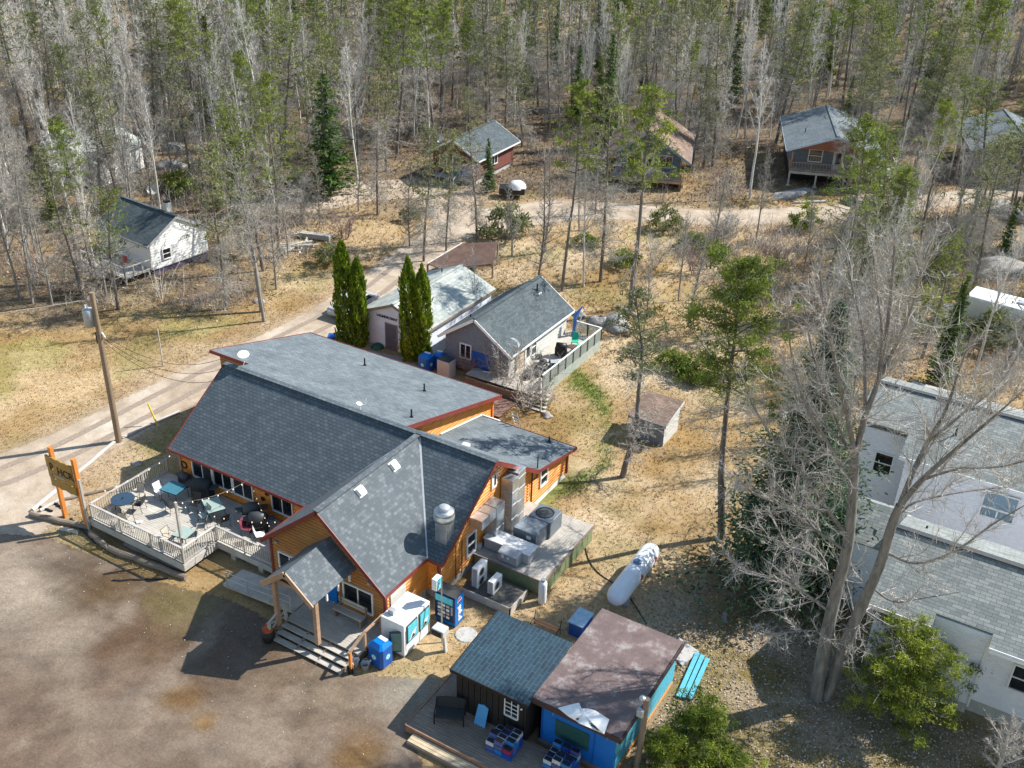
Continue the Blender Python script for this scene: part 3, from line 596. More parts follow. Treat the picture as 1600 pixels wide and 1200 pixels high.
# wreath
p=onY(287.5,726,32.04); a=[(p+X*math.cos(t)*.2+Z*math.sin(t)*.2) for t in [k*math.pi/8 for k in range(17)]]
tag(MB().tube(a,.055,6).make('wreath',plain('dry wreath',(.05,.045,.03),.9)),'dark wreath hanging on the orange patio wall left of the windows','wreath')
for px,py in ((411,779),(417,771),):
    p=onY(px,py,32.04); MB().box(p.x-.1,p.y-.06,p.z-.1,p.x+.1,p.y+.02,p.z+.1).make('wall_ornament',BLACK,lg)
# roof vents and stacks
nW=Vector((SW,0,1)).normalized()
for px,py,l in ((615.5,728,'white square roof vent nearer the main ridge on the entrance wing'),(563,768,'white square roof vent lower down the entrance wing roof')):
    p=onP(px,py,(XW,30,ZR),(SW,0,1)); a=Vector((1,0,-SW)).normalized()
    MB().ob(p,a,Y,nW,-.2,.2,-.2,.2,0,.16).ob(p,a,Y,nW,-.26,.26,-.26,.26,-.01,.03).make('box_vent',WHITE,lg)
for px,py in ((570,571),(663,611),(643,652)):
    p=onP(px,py,(-30,47,2.8),(0,S3,1)); vent_pipe(lg,p,.5)
p=onP(858,691,(-25,45.5,1.98),(0,(fr(41)-1.98)/4.5,1)); vent_pipe(lg,p,.4)
p=onP(728,696,(-25,41,fr(41)),(0,S1,1)); MB().box(p.x-.2,p.y-.15,p.z-.05,p.x+.2,p.y+.15,p.z+.1).make('box_vent',WHITE,lg)
# exhaust hood
p=onP(694,838,(-22,YR,ZR),(0,-S1,1)); ex=thing('kitchen_exhaust_fan','big round galvanised exhaust fan standing on the roof by the valley','roof fan',p)
MB().box(p.x-.33,p.y-.3,p.z-.25,p.x+.33,p.y+.36,p.z+1.0).make('curb_duct',GALV,ex,bevel=.01)
MB().lathe(p,[(.2,1.0),(.5,1.05),(.52,1.25),(.42,1.32),(.44,1.4),(.5,1.42),(.5,1.52),(.36,1.6),(.05,1.62)],24).make('fan_housing',GALV,ex,smooth=True)
MB().lathe(p,[(.3,1.6),(.3,1.72),(.2,1.8),(.0,1.82)],20).make('motor_cap',GALV2,ex,smooth=True)
# dishes
p=onP(377,573,(-40,YR,ZR),(0,S1,1)); p=Vector((-39.3,36.9,5.75)); dh=thing('satellite_dish','flat white internet dish on a bent mast at the left end of the ridge','dish',p)
MB().tube([p,p+V(0,0,.25),p+V(.1,0,.45),p+V(.1,0,.8)],.03,6).make('mast',WHITE,dh); c=p+V(.1,0,.95)
MB().lathe(c,[(0,0),(.32,.0),(.33,.03),(0,.04)],20,ax=Vector((.25,-.2,1)).normalized()).make('dish_plate',WHITE,dh)
p=onP(563,640,(-30,47,2.8),(0,S3,1)); dh=thing('satellite_dish','small white satellite dish on the low rear roof behind the ridge','dish',p)
MB().tube([p,p+V(0,0,.35)],.03,6).tube([p+V(0,0,.3),p+V(.3,.1,.35),p+V(.35,.1,.75)],.018,6).make('mast',WHITE,dh)
MB().lathe(p+V(-.05,0,.3),[(0,0),(.1,.02),(.17,.05),(.18,.07)],20,ax=V(.3,.1,.9).normalized()).make('dish_bowl',WHITE,dh,smooth=True)

# entrance canopy with posts
cn=thing('entrance_canopy','small gabled entrance canopy on cedar posts over the front steps','canopy',(-26,27,.6))
xc=-26.15; cz=4.55; cs=.82; cw=1.5; y0c=25.62; y1c=28.72
mb=MB(); slab(mb,(xc-cw,y0c,cz-cs*cw),(xc-cw,y1c,cz-cs*cw),(xc,y1c,cz),(xc,y0c,cz),.1); slab(mb,(xc+cw,y0c,cz-cs*cw),(xc+cw,y1c,cz-cs*cw),(xc,y1c,cz),(xc,y0c,cz),.1); mb.make('canopy_roof',SH_WING,cn)
MB().beam((xc-cw,y0c-.03,cz-cs*cw-.1),(xc,y0c-.03,cz-.1),.06,.26).beam((xc+cw,y0c-.03,cz-cs*cw-.1),(xc,y0c-.03,cz-.1),.06,.26).make('barge_board',POSTW,cn)
MB().beam((xc-1.15,26.1,3.36),(xc+1.15,26.1,3.36),.16,.2).beam((xc-1.15,26.1,3.3),(xc-.3,26.1,4.0),.1,.14).beam((xc+1.15,26.1,3.3),(xc+.3,26.1,4.0),.1,.14).make('truss',POSTW,cn)
for sx in (-1,1): MB().beam((xc+sx*1.22,25.7,3.28),(xc+sx*1.22,28.7,3.28),.14,.2).make('side_beam',POSTW,cn)
for sx in (-1,1): MB().box(xc+sx*1.2-.1,26.0,.6,xc+sx*1.2+.1,26.2,3.3).make('post',POSTW,cn)
for k in range(3): MB().box(xc+1.3,26.7+k*.8,2.75,xc+1.38,26.78+k*.8,3.1).make('rafter_tail',WHITE,cn)

# front porch and steps
po=thing('front_porch','grey wooden entrance porch with wide front steps and handrails','porch',(-25.5,27,0))
boards(po,-27.3,-22.9,26.55,28.68,.6,GREYW,along='x')
MB().box(-27.2,26.6,.0,-23.0,28.6,.55).make('porch_skirt',RAILW,po)
for k in range(3):
    z=.45-.15*k; y=26.2-.34*k; MB().box(-27.3,y,z-.045,-23.2,y+.3,z).make('step',GREYW,po)
for x in (-27.25,-25.9,-24.6,-23.25): MB().prism([(x-.04,26.6,0),(x-.04,25.45,0),(x-.04,25.5,.1),(x-.04,26.6,.54)],(.08,0,0)).make('stringer',RAILW,po)
def rail2(a,b,m,parent,w=.1,h=.05): return MB().beam(a,b,w,h).make('handrail',m,parent)
for (x,y,z,h,m) in ((-23.0,28.3,.6,1.0,POSTW),(-22.95,27.0,.6,1.0,POSTW),(-22.95,25.95,.1,1.1,SIGNP),(-27.35,26.6,.6,.9,GREYW),(-27.35,25.5,.1,1.0,GREYW)): MB().box(x-.06,y-.06,z-.1,x+.06,y+.06,z+h).make('rail_post',m,po)
rail2((-22.95,28.4,1.6),(-22.95,27.0,1.6),POSTW,po,.14); rail2((-22.95,27.05,1.62),(-22.95,25.85,1.22),POSTW,po,.14); rail2((-27.35,26.7,1.5),(-27.35,25.4,1.1),GREYW,po)
MB().beam((-27.35,26.6,1.1),(-27.35,25.5,.6),.05,.05).beam((-27.35,26.6,.7),(-27.35,25.5,1.05),.05,.05).make('brace',GREYW,po)
# access ramp to the left of the porch
rp=thing('access_ramp','low grey wooden access ramp with pipe rails beside the entrance porch','ramp',(-29.5,27.6,0))
mb=MB(); n=32
for k in range(n):
    xa=-27.35-4.7*k/n; xb=-27.35-4.7*(k+.93)/n; za=.6-.5*k/n; mb.prism([(xa,27.15,za),(xb,27.15,za-.014),(xb,28.5,za-.014),(xa,28.5,za)],(0,0,-.04))
mb.make('ramp_boards',GREYW,rp,kind='stuff')
MB().beam((-27.35,27.15,.5),(-32,27.15,.04),.06,.14).beam((-27.35,28.5,.5),(-32,28.5,.04),.06,.14).make('side_joist',GREYW,rp)
for y in (27.12,):
    for k in range(4):
        x=-27.5-1.4*k; z=.6-.5*(abs(x)-27.35)/4.7; MB().tube([(x,y,z-.1),(x,y,z+.85)],.03,6).make('rail_post',GREYW2,rp)
    for dz in (.85,.45): MB().tube([(-27.5,y,.59+dz),(-31.7,y,.14+dz)],.028,6).make('ramp_rail',GREYW2,rp)
# ---------------------------------------------------------------- patio deck
zd=.75
pd=thing('patio_deck','raised grey patio deck with white railings along the lodge','deck',(-36,29,0))
boards(pd,-41.0,-34.1,26.7,28.9,zd,GREYW); boards(pd,-41.0,-30.05,28.9,32.0,zd,GREYW)
MB().box(-41.05,26.6,.35,-34.05,26.65,zd).box(-34.1,26.65,.35,-34.05,28.9,zd).make('front_skirt',GREYW2,pd)
MB().box(-34.05,28.83,.4,-30.1,28.88,zd).box(-41.05,26.65,.35,-41.0,32,zd).make('rim_joist',GREYW2,pd)
for x in (-40.5,-38.5,-36.5,-34.5): MB().box(x,26.9,0,x+.12,27.02,.7).make('pier',DARKW,pd)
for x in (-33.2,-31.3): MB().box(x,28.9,0,x+.3,29.2,.7).make('pier',GREYW2,pd)
railing(pd,(-40.95,26.72),(-34.15,26.72),zd,postw=.1); railing(pd,(-34.15,26.72),(-34.15,28.95),zd); railing(pd,(-34.15,28.95),(-30.2,28.95),zd); railing(pd,(-40.95,26.72),(-40.95,31.95),zd)
# lamp posts with string lights
lp=[]
for (x,y,z0,h,l) in ((-35.1,27.5,zd,2.9,'weathered square post near the deck corner carrying string lights'),(-41.1,26.5,0,3.3,'thin grey post behind the sign at the outer deck corner')):
    o=MB().box(x-.06,y-.06,z0,x+.06,y+.06,z0+h).make('light_post',GREYW); tag(o,l,'post'); lp.append(Vector((x,y,z0+h)))
def string(p,q,sag,n,lab,pole=None):
    t=thing('string_lights',lab,'string lights',p)
    pts=[Vector(p).lerp(Vector(q),i/24)-Z*sag*4*(i/24)*(1-i/24) for i in range(25)]
    MB().tube(pts,.012,4).make('cord',BLACK,t); bm=None
    for i in range(1,n):
        k=i*24/n; a=pts[int(k)]
        if bm is None: bm=mesh_of(MB().lathe((0,0,0),[(0,-.07),(.028,-.04),(.025,0),(.01,.02)],8),'bulb',BULB)
        inst(bm,'bulb',t,a-Z*.05)
string(lp[0],onX(420,768,-30.3) if False else (-34.5,32.0,2.75),.35,9,'string lights from the deck post up to the patio eave')
string((-40.9,27.0,2.2),(-39.8,32.0,2.8),.3,8,'string lights hanging over the left end rail of the deck')
string(lp[0],(-30.4,30.4,2.7),.5,9,'string lights from the deck post across to the entrance wing')
string((-34.5,32.0,2.75),(-30.6,29.4,2.7),.4,10,'string lights looping along the window wall near the grills')
# furniture
def round_table(name,lab,x,y,r,mat,h=.72):
    t=thing(name,lab,'table',(x,y,zd),group='patio tables'); MB().lathe((x,y,zd),[(0,h),(r,h),(r,h+.025),(0,h+.025)],28).make('table_top',mat,t)
    for k in range(4):
        a=k*math.pi/2+.5; MB().tube([(x+.75*r*math.cos(a),y+.75*r*math.sin(a),zd+h),(x+.8*r*math.cos(a),y+.8*r*math.sin(a),zd)],.018,5).make('leg',BLACK,t)
    MB().cyl((x,y,zd+h+.02),.03,.1,8).make('parasol_socket',BLACK,t); return t
def rect_table(lab,x,y,w,l,rz,mat,h=.72):
    t=thing('patio_table',lab,'table',(x,y,zd),rz,group='patio tables'); MB().box(-w/2,-l/2,h,w/2,l/2,h+.025).make('table_top',mat,t,True,bevel=.01)
    for a in (-1,1):
        for b in (-1,1): MB().tube([(a*w*.44,b*l*.44,h),(a*w*.47,b*l*.47,0)],.018,5).make('leg',BLACK,t,True)
    MB().box(-w/2-.01,-l/2-.01,h-.03,w/2+.01,l/2+.01,h-.002).make('table_frame',BLACK,t,True)
    return t
def chair(lab,x,y,rz,mat,z=zd,rnd=False):
    t=thing('patio_chair',lab,'chair',(x,y,z),rz,group='patio chairs')
    MB().box(-.24,-.22,.42,.24,.24,.44).make('seat',mat,t,True,bevel=.01)
    MB().prism([(-.24,.22,.44),(.24,.22,.44),(.24,.36,.92),(-.24,.36,.92)],(0,.02,0)).make('backrest',mat,t,True)
    for s in (-1,1):
        MB().tube([(s*.27,-.24,0),(s*.27,-.2,.42),(s*.27,-.16,.64),(s*.27,.2,.64),(s*.26,.36,.93)],.014,5).make('arm_frame',BLACK,t,True)
        MB().tube([(s*.26,.3,0),(s*.26,.22,.42)],.014,5).make('leg',BLACK,t,True)
    MB().tube([(-.26,.36,.93),(.26,.36,.93)],.014,5).make('frame_bar',BLACK,t,True); MB().tube([(-.27,-.2,.42),(.27,-.2,.42)],.012,5).make('frame_bar',BLACK,t,True)
    return t
P=lambda px,py,z=zd: at(px,py,z)
q=P(195,797); round_table('patio_table','round dark blue table near the left corner of the patio deck',q.x,q.y,.62,TBLD)
q=P(274,779); rect_table('square teal table in front of the wreath on the patio',q.x,q.y,1.15,1.0,.1,TBL)
q=P(290,850); rect_table('square glass table beside the string light post',q.x,q.y,.85,.85,.15,GLASSTOP)
q=P(336,806); rect_table('long frosted glass table under the patio windows',q.x,q.y,1.3,.9,-.5,GLASSTOP)
for i,(px,py,rz,m,l) in enumerate(((218,797,-1.2,FABR,'dark patio chair to the right of the round blue table'),(200,818,3.4,BEIGE,'pale patio chair in front of the round blue table'),(217,782,.2,BEIGE,'pale patio chair behind the round blue table against the rail'),
    (253,778,1.5,WHITE,'white plastic chair left of the square teal table'),(270,800,2.9,FABR,'dark folding chair by the string light post in the middle of the deck'),
    (268,850,1.7,BEIGE,'beige mesh chair left of the square glass table'),(315,832,-.9,BEIGE,'beige mesh chair right of the square glass table'),(320,815,-.3,GLASSTOP,'greenish mesh chair facing the glass tables'),
    (350,822,-1.9,BLACK,'black metal chair right of the long frosted table'),(408,845,2.4,WHITE,'white plastic chair at the right end of the deck'),(388,835,1.9,PINK,'maroon chair by the grills'),(305,797,.3,BLACK,'black metal chair between the teal table and the windows'))):
    q=P(px,py); chair(l,q.x,q.y,rz,m)
def grill(lab,px,py,rz,cover=False,s=1.0):
    q=P(px,py); t=thing('barbecue_grill',lab,'grill',(q.x,q.y,zd),rz,group='patio grills',scale=s)
    MB().box(-.5,-.28,.1,.5,.28,.78).make('cabinet',FABR if cover else BLACK,t,True,bevel=.03)
    MB().lathe((0,0,.8),[(.0,-.45),(.3,-.45),(.34,0),(.3,.45),(0,.45)],16,ax=X).make('lid',FABR if cover else DGREY,t,True,smooth=True)
    MB().box(-.85,-.22,.76,-.5,.22,.8).box(.5,-.22,.76,.85,.22,.8).make('side_shelf',DGREY,t,True)
    for a in (-1,1):
        for b in (-1,1): MB().cyl((a*.42,b*.22,0),.05,.12,8).make('wheel',BLACK,t,True)
grill('covered grill against the patio windows',318,778,.3,True,1.1); grill('black grill right of the patio windows',395,813,.8); grill('dark grill beside the maroon chair',405,828,.6); grill('small black grill below the wreath',290,757,0,False,.7)
# benches along the deck rail
t=thing('deck_bench','low white bench along the left rail of the deck','bench',(-40.5,28.4,zd)); MB().box(-40.7,27.4,zd+.4,-40.4,29.6,zd+.45).make('seat',GREYW2,t)
for y in (27.5,28.5,29.5): MB().box(-40.65,y-.04,zd,-40.45,y+.04,zd+.4).make('leg',GREYW2,t)
rj=random.Random(4); mb=MB()
for k in range(26):
    q=P(205+rj.gauss(0,9),822+rj.gauss(0,7)); s=rj.uniform(.05,.13); mb.ob(q,V(math.cos(k),math.sin(k),0),V(-math.sin(k),math.cos(k),0),Z,-s,s,-s*.6,s*.6,0,s*.7)
tag(mb.make('flower_pots',CREAM,bevel=.02),'heap of pale pots and dishes at the deck corner below the round table','pots')
# ---------------------------------------------------------------- sign
sg=thing('entrance_sign','tall ochre board sign hung between two orange timber posts','sign',(-42.3,26.62,0))
for x,h in ((-43.2,4.5),(-41.42,4.4)): MB().box(x-.1,26.52,0,x+.1,26.72,h).make('post',SIGNP,sg)
def wavy(x0,x1,z0,z1,y0,y1,mat,nm):
    n=14; top=[(x0+(x1-x0)*i/n,y0,z1+.03*math.sin(i*1.9)) for i in range(n+1)]; bot=[(x1-(x1-x0)*i/n,y0,z0+.04*math.sin(i*1.3)) for i in range(n+1)]
    return MB().prism(top+bot,(0,y1-y0,0)).make(nm,mat,sg)
wavy(-43.55,-41.5,3.3,4.0,26.42,26.5,SIGNB,'upper_board'); wavy(-43.5,-41.5,2.68,3.26,26.42,26.5,SIGNB,'middle_board'); wavy(-43.45,-41.45,2.15,2.64,26.42,26.5,SIGNB,'lower_board')
CARV=plain('carved dark letters',(.05,.035,.02),.8)
text('P',.62,(-43.3,26.415,3.2),X,Z,CARV,sg,bold=.015); text('HCR',.62,(-42.72,26.415,3.1),X,Z,CARV,sg,bold=.015)
text('o',.3,(-43.25,26.415,2.8),X,Z,CARV,sg); MB().box(-43.1,26.38,2.9,-42.2,26.415,2.96).make('carved_stroke',GREYW2,sg)
# logs and timbers edging the yard
def log(lab,a,b,r=.14,mat=None,z=None,grp='edging logs'):
    a=at(*a) if len(a)==2 else Vector(a); b=at(*b) if len(b)==2 else Vector(b); z=r*.8 if z is None else z; d=b-a
    pts=[a+d*k/6+Z*z+V(.02*math.sin(k*2),.03*math.cos(k*3),0) for k in range(7)]
    o=MB().tube(pts,[r,r*1.02,r*.98,r,r*.95,r*.93,r*.9],9).make('log',mat or GREYW2,smooth=False); tag(o,lab,'log',grp); return o
log('dark edging log lying below the sign posts',(48,806),(142,828),.16,RAILW); log('thick short log under the left front corner of the deck',(142,836),(168,858),.17,RAILW)
log('long log in front of the deck ending near its corner',(170,860),(291,906),.17,RAILW); log('log right under the deck skirt',(196,853),(286,893),.15,RAILW); log('short pale plank among the deck logs',(95,828),(122,834),.12,GREYW)
log('long pale pole running from the sign towards the utility pole',(50,800),(180,692),.12,GREYW2); log('pale pole from the utility pole to the lodge corner',(190,686),(280,645),.11,GREYW2)
log('second pale pole below the sign',(62,800),(100,778),.1,GREYW2); log('thin grey pole from the sign to the deck rail',(100,782),(178,764),.09,RAILW)
log('thin dark pole lying on the lot in front of the deck',(175,908),(262,905),.05,DARKW)
for k,(a,b,l) in enumerate((((110,812),(150,850),'dark stake leaning by the sign'),((62,793),(82,800),'short dark block beside the sign post'),((84,786),(100,796),'second short dark block beside the sign post'))): log(l,a,b,.07,DARKW)
# ---------------------------------------------------------------- utility pole and wires
up=thing('utility_pole','tall wooden utility pole with a grey transformer left of the lodge','utility pole',at(186,690)); b0=at(186,690)
MB().tube([b0,b0+Z*5,b0+Z*9.9],[.19,.17,.13],12).make('pole_shaft',wood('utility pole wood',(.20,.13,.08),(.38,.29,.2),rough=.85),up)
tc=b0-RGT*.42+Z*8.35; MB().lathe(tc,[(0,-.55),(.3,-.55),(.31,.45),(.27,.52),(0,.55)],20).make('transformer',GALV2,up,smooth=True)
MB().beam(b0+Z*8.5,tc,.12,.1).make('bracket',GALV,up)
MB().tube([tc+Z*.5,tc+Z*.8],[.05,.03],8).tube([tc+V(-.15,0,.5),tc+V(-.15,0,.72)],.035,8).make('bushing',WHITE,up)
MB().tube([b0+Z*9.5-RGT*.15,b0+Z*9.5-RGT*.32],[.08,.06],8).tube([b0+Z*7.4+RGT*.15,b0+Z*7.1+RGT*.3],[.05,.05],8).make('insulator',WHITE,up)
MB().tube([b0-RGT*.2+Z*7.4,b0-RGT*.18+Z*6.7],[.03,.06],6).make('cable_clamp',BLACK,up)
def wire(lab,a,b,sag,r=.018,mat=None):
    pts=[Vector(a).lerp(Vector(b),i/16)-Z*sag*4*(i/16)*(1-i/16) for i in range(17)]
    return tag(MB().tube(pts,r,5).make('power_line',mat or BLACK),lab,'wire')
wire('overhead line leaving the pole top towards the left edge',b0+Z*9.5,b0+Z*8.9-RGT*22-FWD*6,.5,.02,GREYW2)
for k in range(3): wire(['uppermost','middle','lowest'][k]+' of three cables drooping from the pole to the lodge',b0+Z*(7.3-.25*k)+RGT*.15,V(-42.9+.3*k,38.7,4.6-.5*k),1.1+.15*k,.014)
o=MB().tube([at(247,665)-V(0,0,.1),at(247,665)+V(-.5,-.1,1.5)],.05,8).make('marker_post',YEL); tag(o,'yellow plastic guy wire marker by the road','marker')
o=MB().tube([at(255,572),at(255,572)+V(0,0,2.8)],.05,6).make('thin_pole',GREYW); tag(o,'thin grey pole standing beside the dirt road','pole')
# ---------------------------------------------------------------- things beside the lodge
zp=1.0
pf=thing('equipment_platform','low flat olive-skirted equipment platform behind the kitchen gable','platform',(-20.3,37.4,0))
boards(pf,-22.3,-18.25,35.05,40.6,zp,GREYW,along='y',w=.15)
MB().box(-22.3,35.08,.1,-18.28,35.12,.92).make('skirt_panel',OLIVE,pf)
for k in range(9): MB().box(-18.27,35.1+k*.6,.05,-18.22,35.66+k*.6,.93).make('skirt_board',OLIVE,pf)
MB().box(-22.32,35.02,.9,-18.2,35.07,1.03).box(-18.22,35.02,.9,-18.17,40.65,1.03).make('edge_board',RAILW,pf)
def seams(mb,x0,x1,y0,y1,z0,z1,zs): 
    for z in zs: mb.box(x0-.015,y0-.015,z-.02,x1+.015,y1+.015,z+.02)
    return mb
dv=thing('vertical_duct','tall galvanised double duct rising up the kitchen gable to the soffit','duct',(-21.9,38.2,1))
MB().box(-22.3,37.6,1.0,-21.6,38.2,4.25).make('duct_section',GALV,dv,bevel=.01); MB().box(-22.3,38.25,1.0,-21.65,39.0,4.35).make('duct_section',GALV,dv,bevel=.01)
seams(MB(),-22.3,-21.6,37.6,38.2,0,0,(1.8,2.7,3.5)).make('seam_band',GALV2,dv); seams(MB(),-22.3,-21.65,38.25,39,0,0,(1.6,2.5,3.3,4.0)).make('seam_band',GALV2,dv)
dl=thing('elbow_duct','boxy galvanised duct running out of the gable and down onto the platform','duct',(-21.9,36,1))
MB().box(-22.35,34.7,2.95,-21.6,36.85,3.5).make('duct_section',GALV,dl,bevel=.01); MB().box(-22.35,36.1,1.3,-21.6,36.85,2.94).make('duct_section',GALV,dl,bevel=.01)
for y in (35.4,36.05): MB().box(-22.37,y-.02,2.93,-21.58,y+.02,3.52).make('seam_band',GALV2,dl)
MB().box(-22.37,36.08,2.1,-21.58,36.87,2.15).make('seam_band',GALV2,dl)
gu=thing('make_up_air_unit','long pale rooftop style ventilation unit lying on the platform below the ducts','ventilation unit',(-20.6,36.2,1))
MB().box(-22.1,35.75,1.05,-19.5,36.55,1.65).make('unit_body',GALV2,gu,bevel=.01); MB().box(-22.15,35.7,1.65,-19.4,36.65,1.7).make('unit_lid',plain('white enamel lid',(.7,.7,.7),.4),gu)
MB().prism([(-20.95,35.75,1.08),(-20.95,35.25,1.08),(-20.95,35.2,1.62),(-20.95,35.75,1.74)],(1.1,0,0)).make('intake_hood',GALV2,gu)
MB().box(-20.75,35.19,1.35,-20.6,35.24,1.55).box(-20.4,35.19,1.35,-20.3,35.24,1.5).make('label_plate',WHITE,gu)
ac=thing('packaged_air_conditioner','dark grey packaged air conditioner with a round top fan on the platform','air conditioner',(-20.4,38,1))
MB().box(-21.1,36.95,1.05,-19.75,38.2,2.0).make('cabinet',ACG,ac,bevel=.02); MB().box(-20.95,38.2,1.05,-19.6,39.5,2.05).make('fan_cabinet',ACG,ac,bevel=.04)
MB().lathe((-20.3,38.85,2.05),[(.48,0),(.5,.02),(.44,.03),(.42,0)],24).make('fan_ring',BLACK,ac); MB().lathe((-20.3,38.85,2.0),[(.0,.06),(.43,.06)],24).make('fan_grille',DGREY,ac)
MB().box(-20.3,36.92,1.6,-20.05,36.96,1.78).make('label_plate',WHITE,ac)
# small mini split platform
sp=thing('low_platform','low weathered plank platform with gravel mat under the split units','platform',(-20.2,33.8,0))
MB().box(-21.7,33.0,.05,-18.85,33.06,.5).box(-18.9,33.0,.05,-18.85,34.7,.5).make('rim_board',GREYW,sp); MB().box(-21.7,33.06,.3,-18.9,34.7,.44).make('top_mat',plain('dusty felt mat',(.10,.095,.085),.95,var=.4,scale=9),sp)
def split(lab,x,y,w,d,h,fans):
    t=thing('split_unit',lab,'air conditioner',(x,y,.46),group='outdoor split units'); MB().box(0,0,.06,d,w,h).make('cabinet',WHITE,t,True,bevel=.015)
    for k in range(fans):
        c=V(d+.005,w*.42,h*(.28+.44*k) if fans>1 else h*.52); r=.22
        MB().lathe(c,[(r,0),(r+.02,.012),(r-.03,.016)],22,ax=X).make('fan_ring',GALV2,t,True); MB().lathe(c,[(0,.004),(r-.03,.004)],22,ax=X).make('fan_grille',DGREY,t,True)
    for k in range(int(h/.09)): MB().box(.05,-.012,.1+k*.085,d-.04,-.002,.13+k*.085).make('louvre',DGREY,t,True)
    for yy in (.1,w-.1): MB().box(.02,yy-.03,0,d,yy+.03,.06).make('foot',GALV2,t,True)
split('taller white split unit with two fans beside the kitchen wall',-21.3,33.35,.9,.34,1.25,2); split('shorter white split unit with one fan on the low platform',-20.37,33.35,.85,.32,.82,1)
pc=thing('propane_cylinder','tall white upright propane cylinder at the platform corner','cylinder',(-18.05,34.75,0))
MB().lathe((-18.05,34.75,0),[(.0,.0),(.19,.02),(.21,.1),(.21,1.2),(.17,1.32),(.06,1.36),(0,1.37)],20).make('cylinder_body',WHITE,pc,smooth=True); MB().cyl((-18.05,34.75,1.34),.11,.13,12).make('valve_collar',GALV2,pc)
def hose(lab,pts,r=.03,mat=None): return tag(MB().tube(pts,r,6).make('hose',mat or BLACK),lab,'hose')
def curve(px,z=.03,n=6):
    P_=[at(a,b,z) for a,b in px]; out=[]
    for i in range(len(P_)-1):
        p0=P_[max(i-1,0)];p1=P_[i];p2=P_[i+1];p3=P_[min(i+2,len(P_)-1)]
        for k in range(n):
            t=k/n; out.append(.5*((2*p1)+(p2-p0)*t+(2*p0-5*p1+4*p2-p3)*t*t+(3*p1-p0-3*p2+p3)*t**3))
    return out+[P_[-1]]
hose('black gas hose from the platform to the big propane tank',curve([(914,852),(920,875),(935,895),(960,912)])); hose('black gas line running out from under the propane tank',curve([(985,935),(998,955),(1010,975)]))
# big propane tank
A=V(-14.7,35.75,0); B=V(-14.75,40.6,0); d=(B-A).normalized(); tk=thing('propane_tank','large white horizontal propane tank lying in the dappled yard','propane tank',(A+B)/2,group=None)
c0=A+Z*.98; L=(B-A).length; r=.52; MB().lathe(c0,[(0,-.02),(.2,.0),(.36,.1),(.46,.26),(r,.5),(r,L-.5),(.46,L-.26),(.36,L-.1),(.2,L),(0,L+.02)],32,ax=d).make('tank_shell',plain('white tank enamel',(.74,.76,.78),.3,var=.04,spec=.6),tk,smooth=True)
for k in (.22,.78):
    q=c0+d*L*k; sd_=d.cross(Z); MB().ob(q,sd_,d,Z,-.4,.4,-.08,.08,-.95,-.35).make('saddle_leg',GALV2,tk)
MB().lathe(c0+d*L*.56+Z*(r-.03),[(0,.12),(.2,.1),(.22,0)],18).make('dome_lid',plain('blue grey lid',(.12,.2,.32),.5),tk,smooth=True)
for k in (.45,.8):
    q=c0+d*L*k+V(r*.96,.06,.1); MB().ob(q,(d+Z).normalized(),(d-Z).normalized(),X,-.11,.11,-.11,.11,-.05,.03).make('hazard_label',RED,tk)
# freezer
fzr=thing('ice_merchandiser','big white outdoor ice freezer with two poster doors, one glass door swung open','freezer',(-21.9,29,0))
MB().box(-22.75,27.95,.12,-21.45,30.0,1.95).make('cabinet',WHITE,fzr,bevel=.03); MB().box(-22.7,28.0,0,-21.5,29.95,.12).make('plinth',GALV2,fzr)
for y in (28.15,29.1):
    f=MB().box(-21.47,y,.75,-21.41,y+.8,1.8).make('door',DGREY,fzr); MB().box(-21.42,y+.06,.82,-21.395,y+.74,1.73).make('poster',CYAN,f)
    MB().prism([(-21.39,y+.15,.9),(-21.39,y+.5,.95),(-21.39,y+.7,1.3),(-21.39,y+.35,1.2)],(.006,0,0)).make('poster_bear',WHITE,f); MB().prism([(-21.385,y+.25,.88),(-21.385,y+.6,.95),(-21.385,y+.4,1.12)],(.006,0,0)).make('poster_print',BLACK,f)
f=MB().ob((-21.45,28.1,.35),V(-.8,-.6,0),V(.6,-.8,0),Z,0,.75,-.03,.03,0,1.2).make('open_door',DGREY,fzr); MB().ob((-21.45,28.1,.35),V(-.8,-.6,0),V(.6,-.8,0),Z,.07,.68,-.04,.04,.08,1.12).make('pane',plain('hazy green glass',(.10,.22,.2),.15,spec=.7),f)
MB().box(-22.55,28.25,1.96,-22.25,28.5,2.2).make('top_vent',GALV2,fzr)
# blue recycling-style bins
def bluebin(lab,x,y,rz=0,s=1.0,emb=True,z=0):
    t=thing('blue_bin',lab,'bin',(x,y,z),rz,scale=s); w=.42
    base=[(-w,-w*.9),(w*.75,-w),(w,-w*.7),(w,w*.7),(w*.7,w),(-w,w)]
    MB().prism([(a,b,.05) for a,b in base],(0,0,1.05)).make('bin_body',BLUE,t,True,bevel=.02)
    MB().prism([(a*1.02,b*1.02,1.1) for a,b in base],(0,0,.04)).add([(a*1.0,b*1.0,1.14) for a,b in base]+[(a*.6,b*.6,1.34) for a,b in base],[(i,(i+1)%6,6+(i+1)%6,6+i) for i in range(6)]+[(6,7,8,9,10,11)]).make('bin_lid',BLUE2,t,True)
    MB().box(-.2,.05,1.33,.25,.24,1.36).make('lid_label',WHITE,t,True)
    if emb:
        for c,ax in (((w+.0,0,.6),X),((-.05,-w*.97,.6),-Y)):
            MB().lathe(c,[(.0,.004),(.15,.004),(.15,.012),(0,.014)],20,ax=ax).make('round_emblem',CYAN,t,True)
            MB().lathe(V(*c)+ax*.014,[(.05,.0),(.1,.0),(.1,.006),(.05,.006)],20,ax=ax).make('emblem_ring',WHITE,t,True)
    return t
bluebin('bright blue bin with round emblem standing left of the white ice freezer',-22.2,27.2,-.1,1.0)
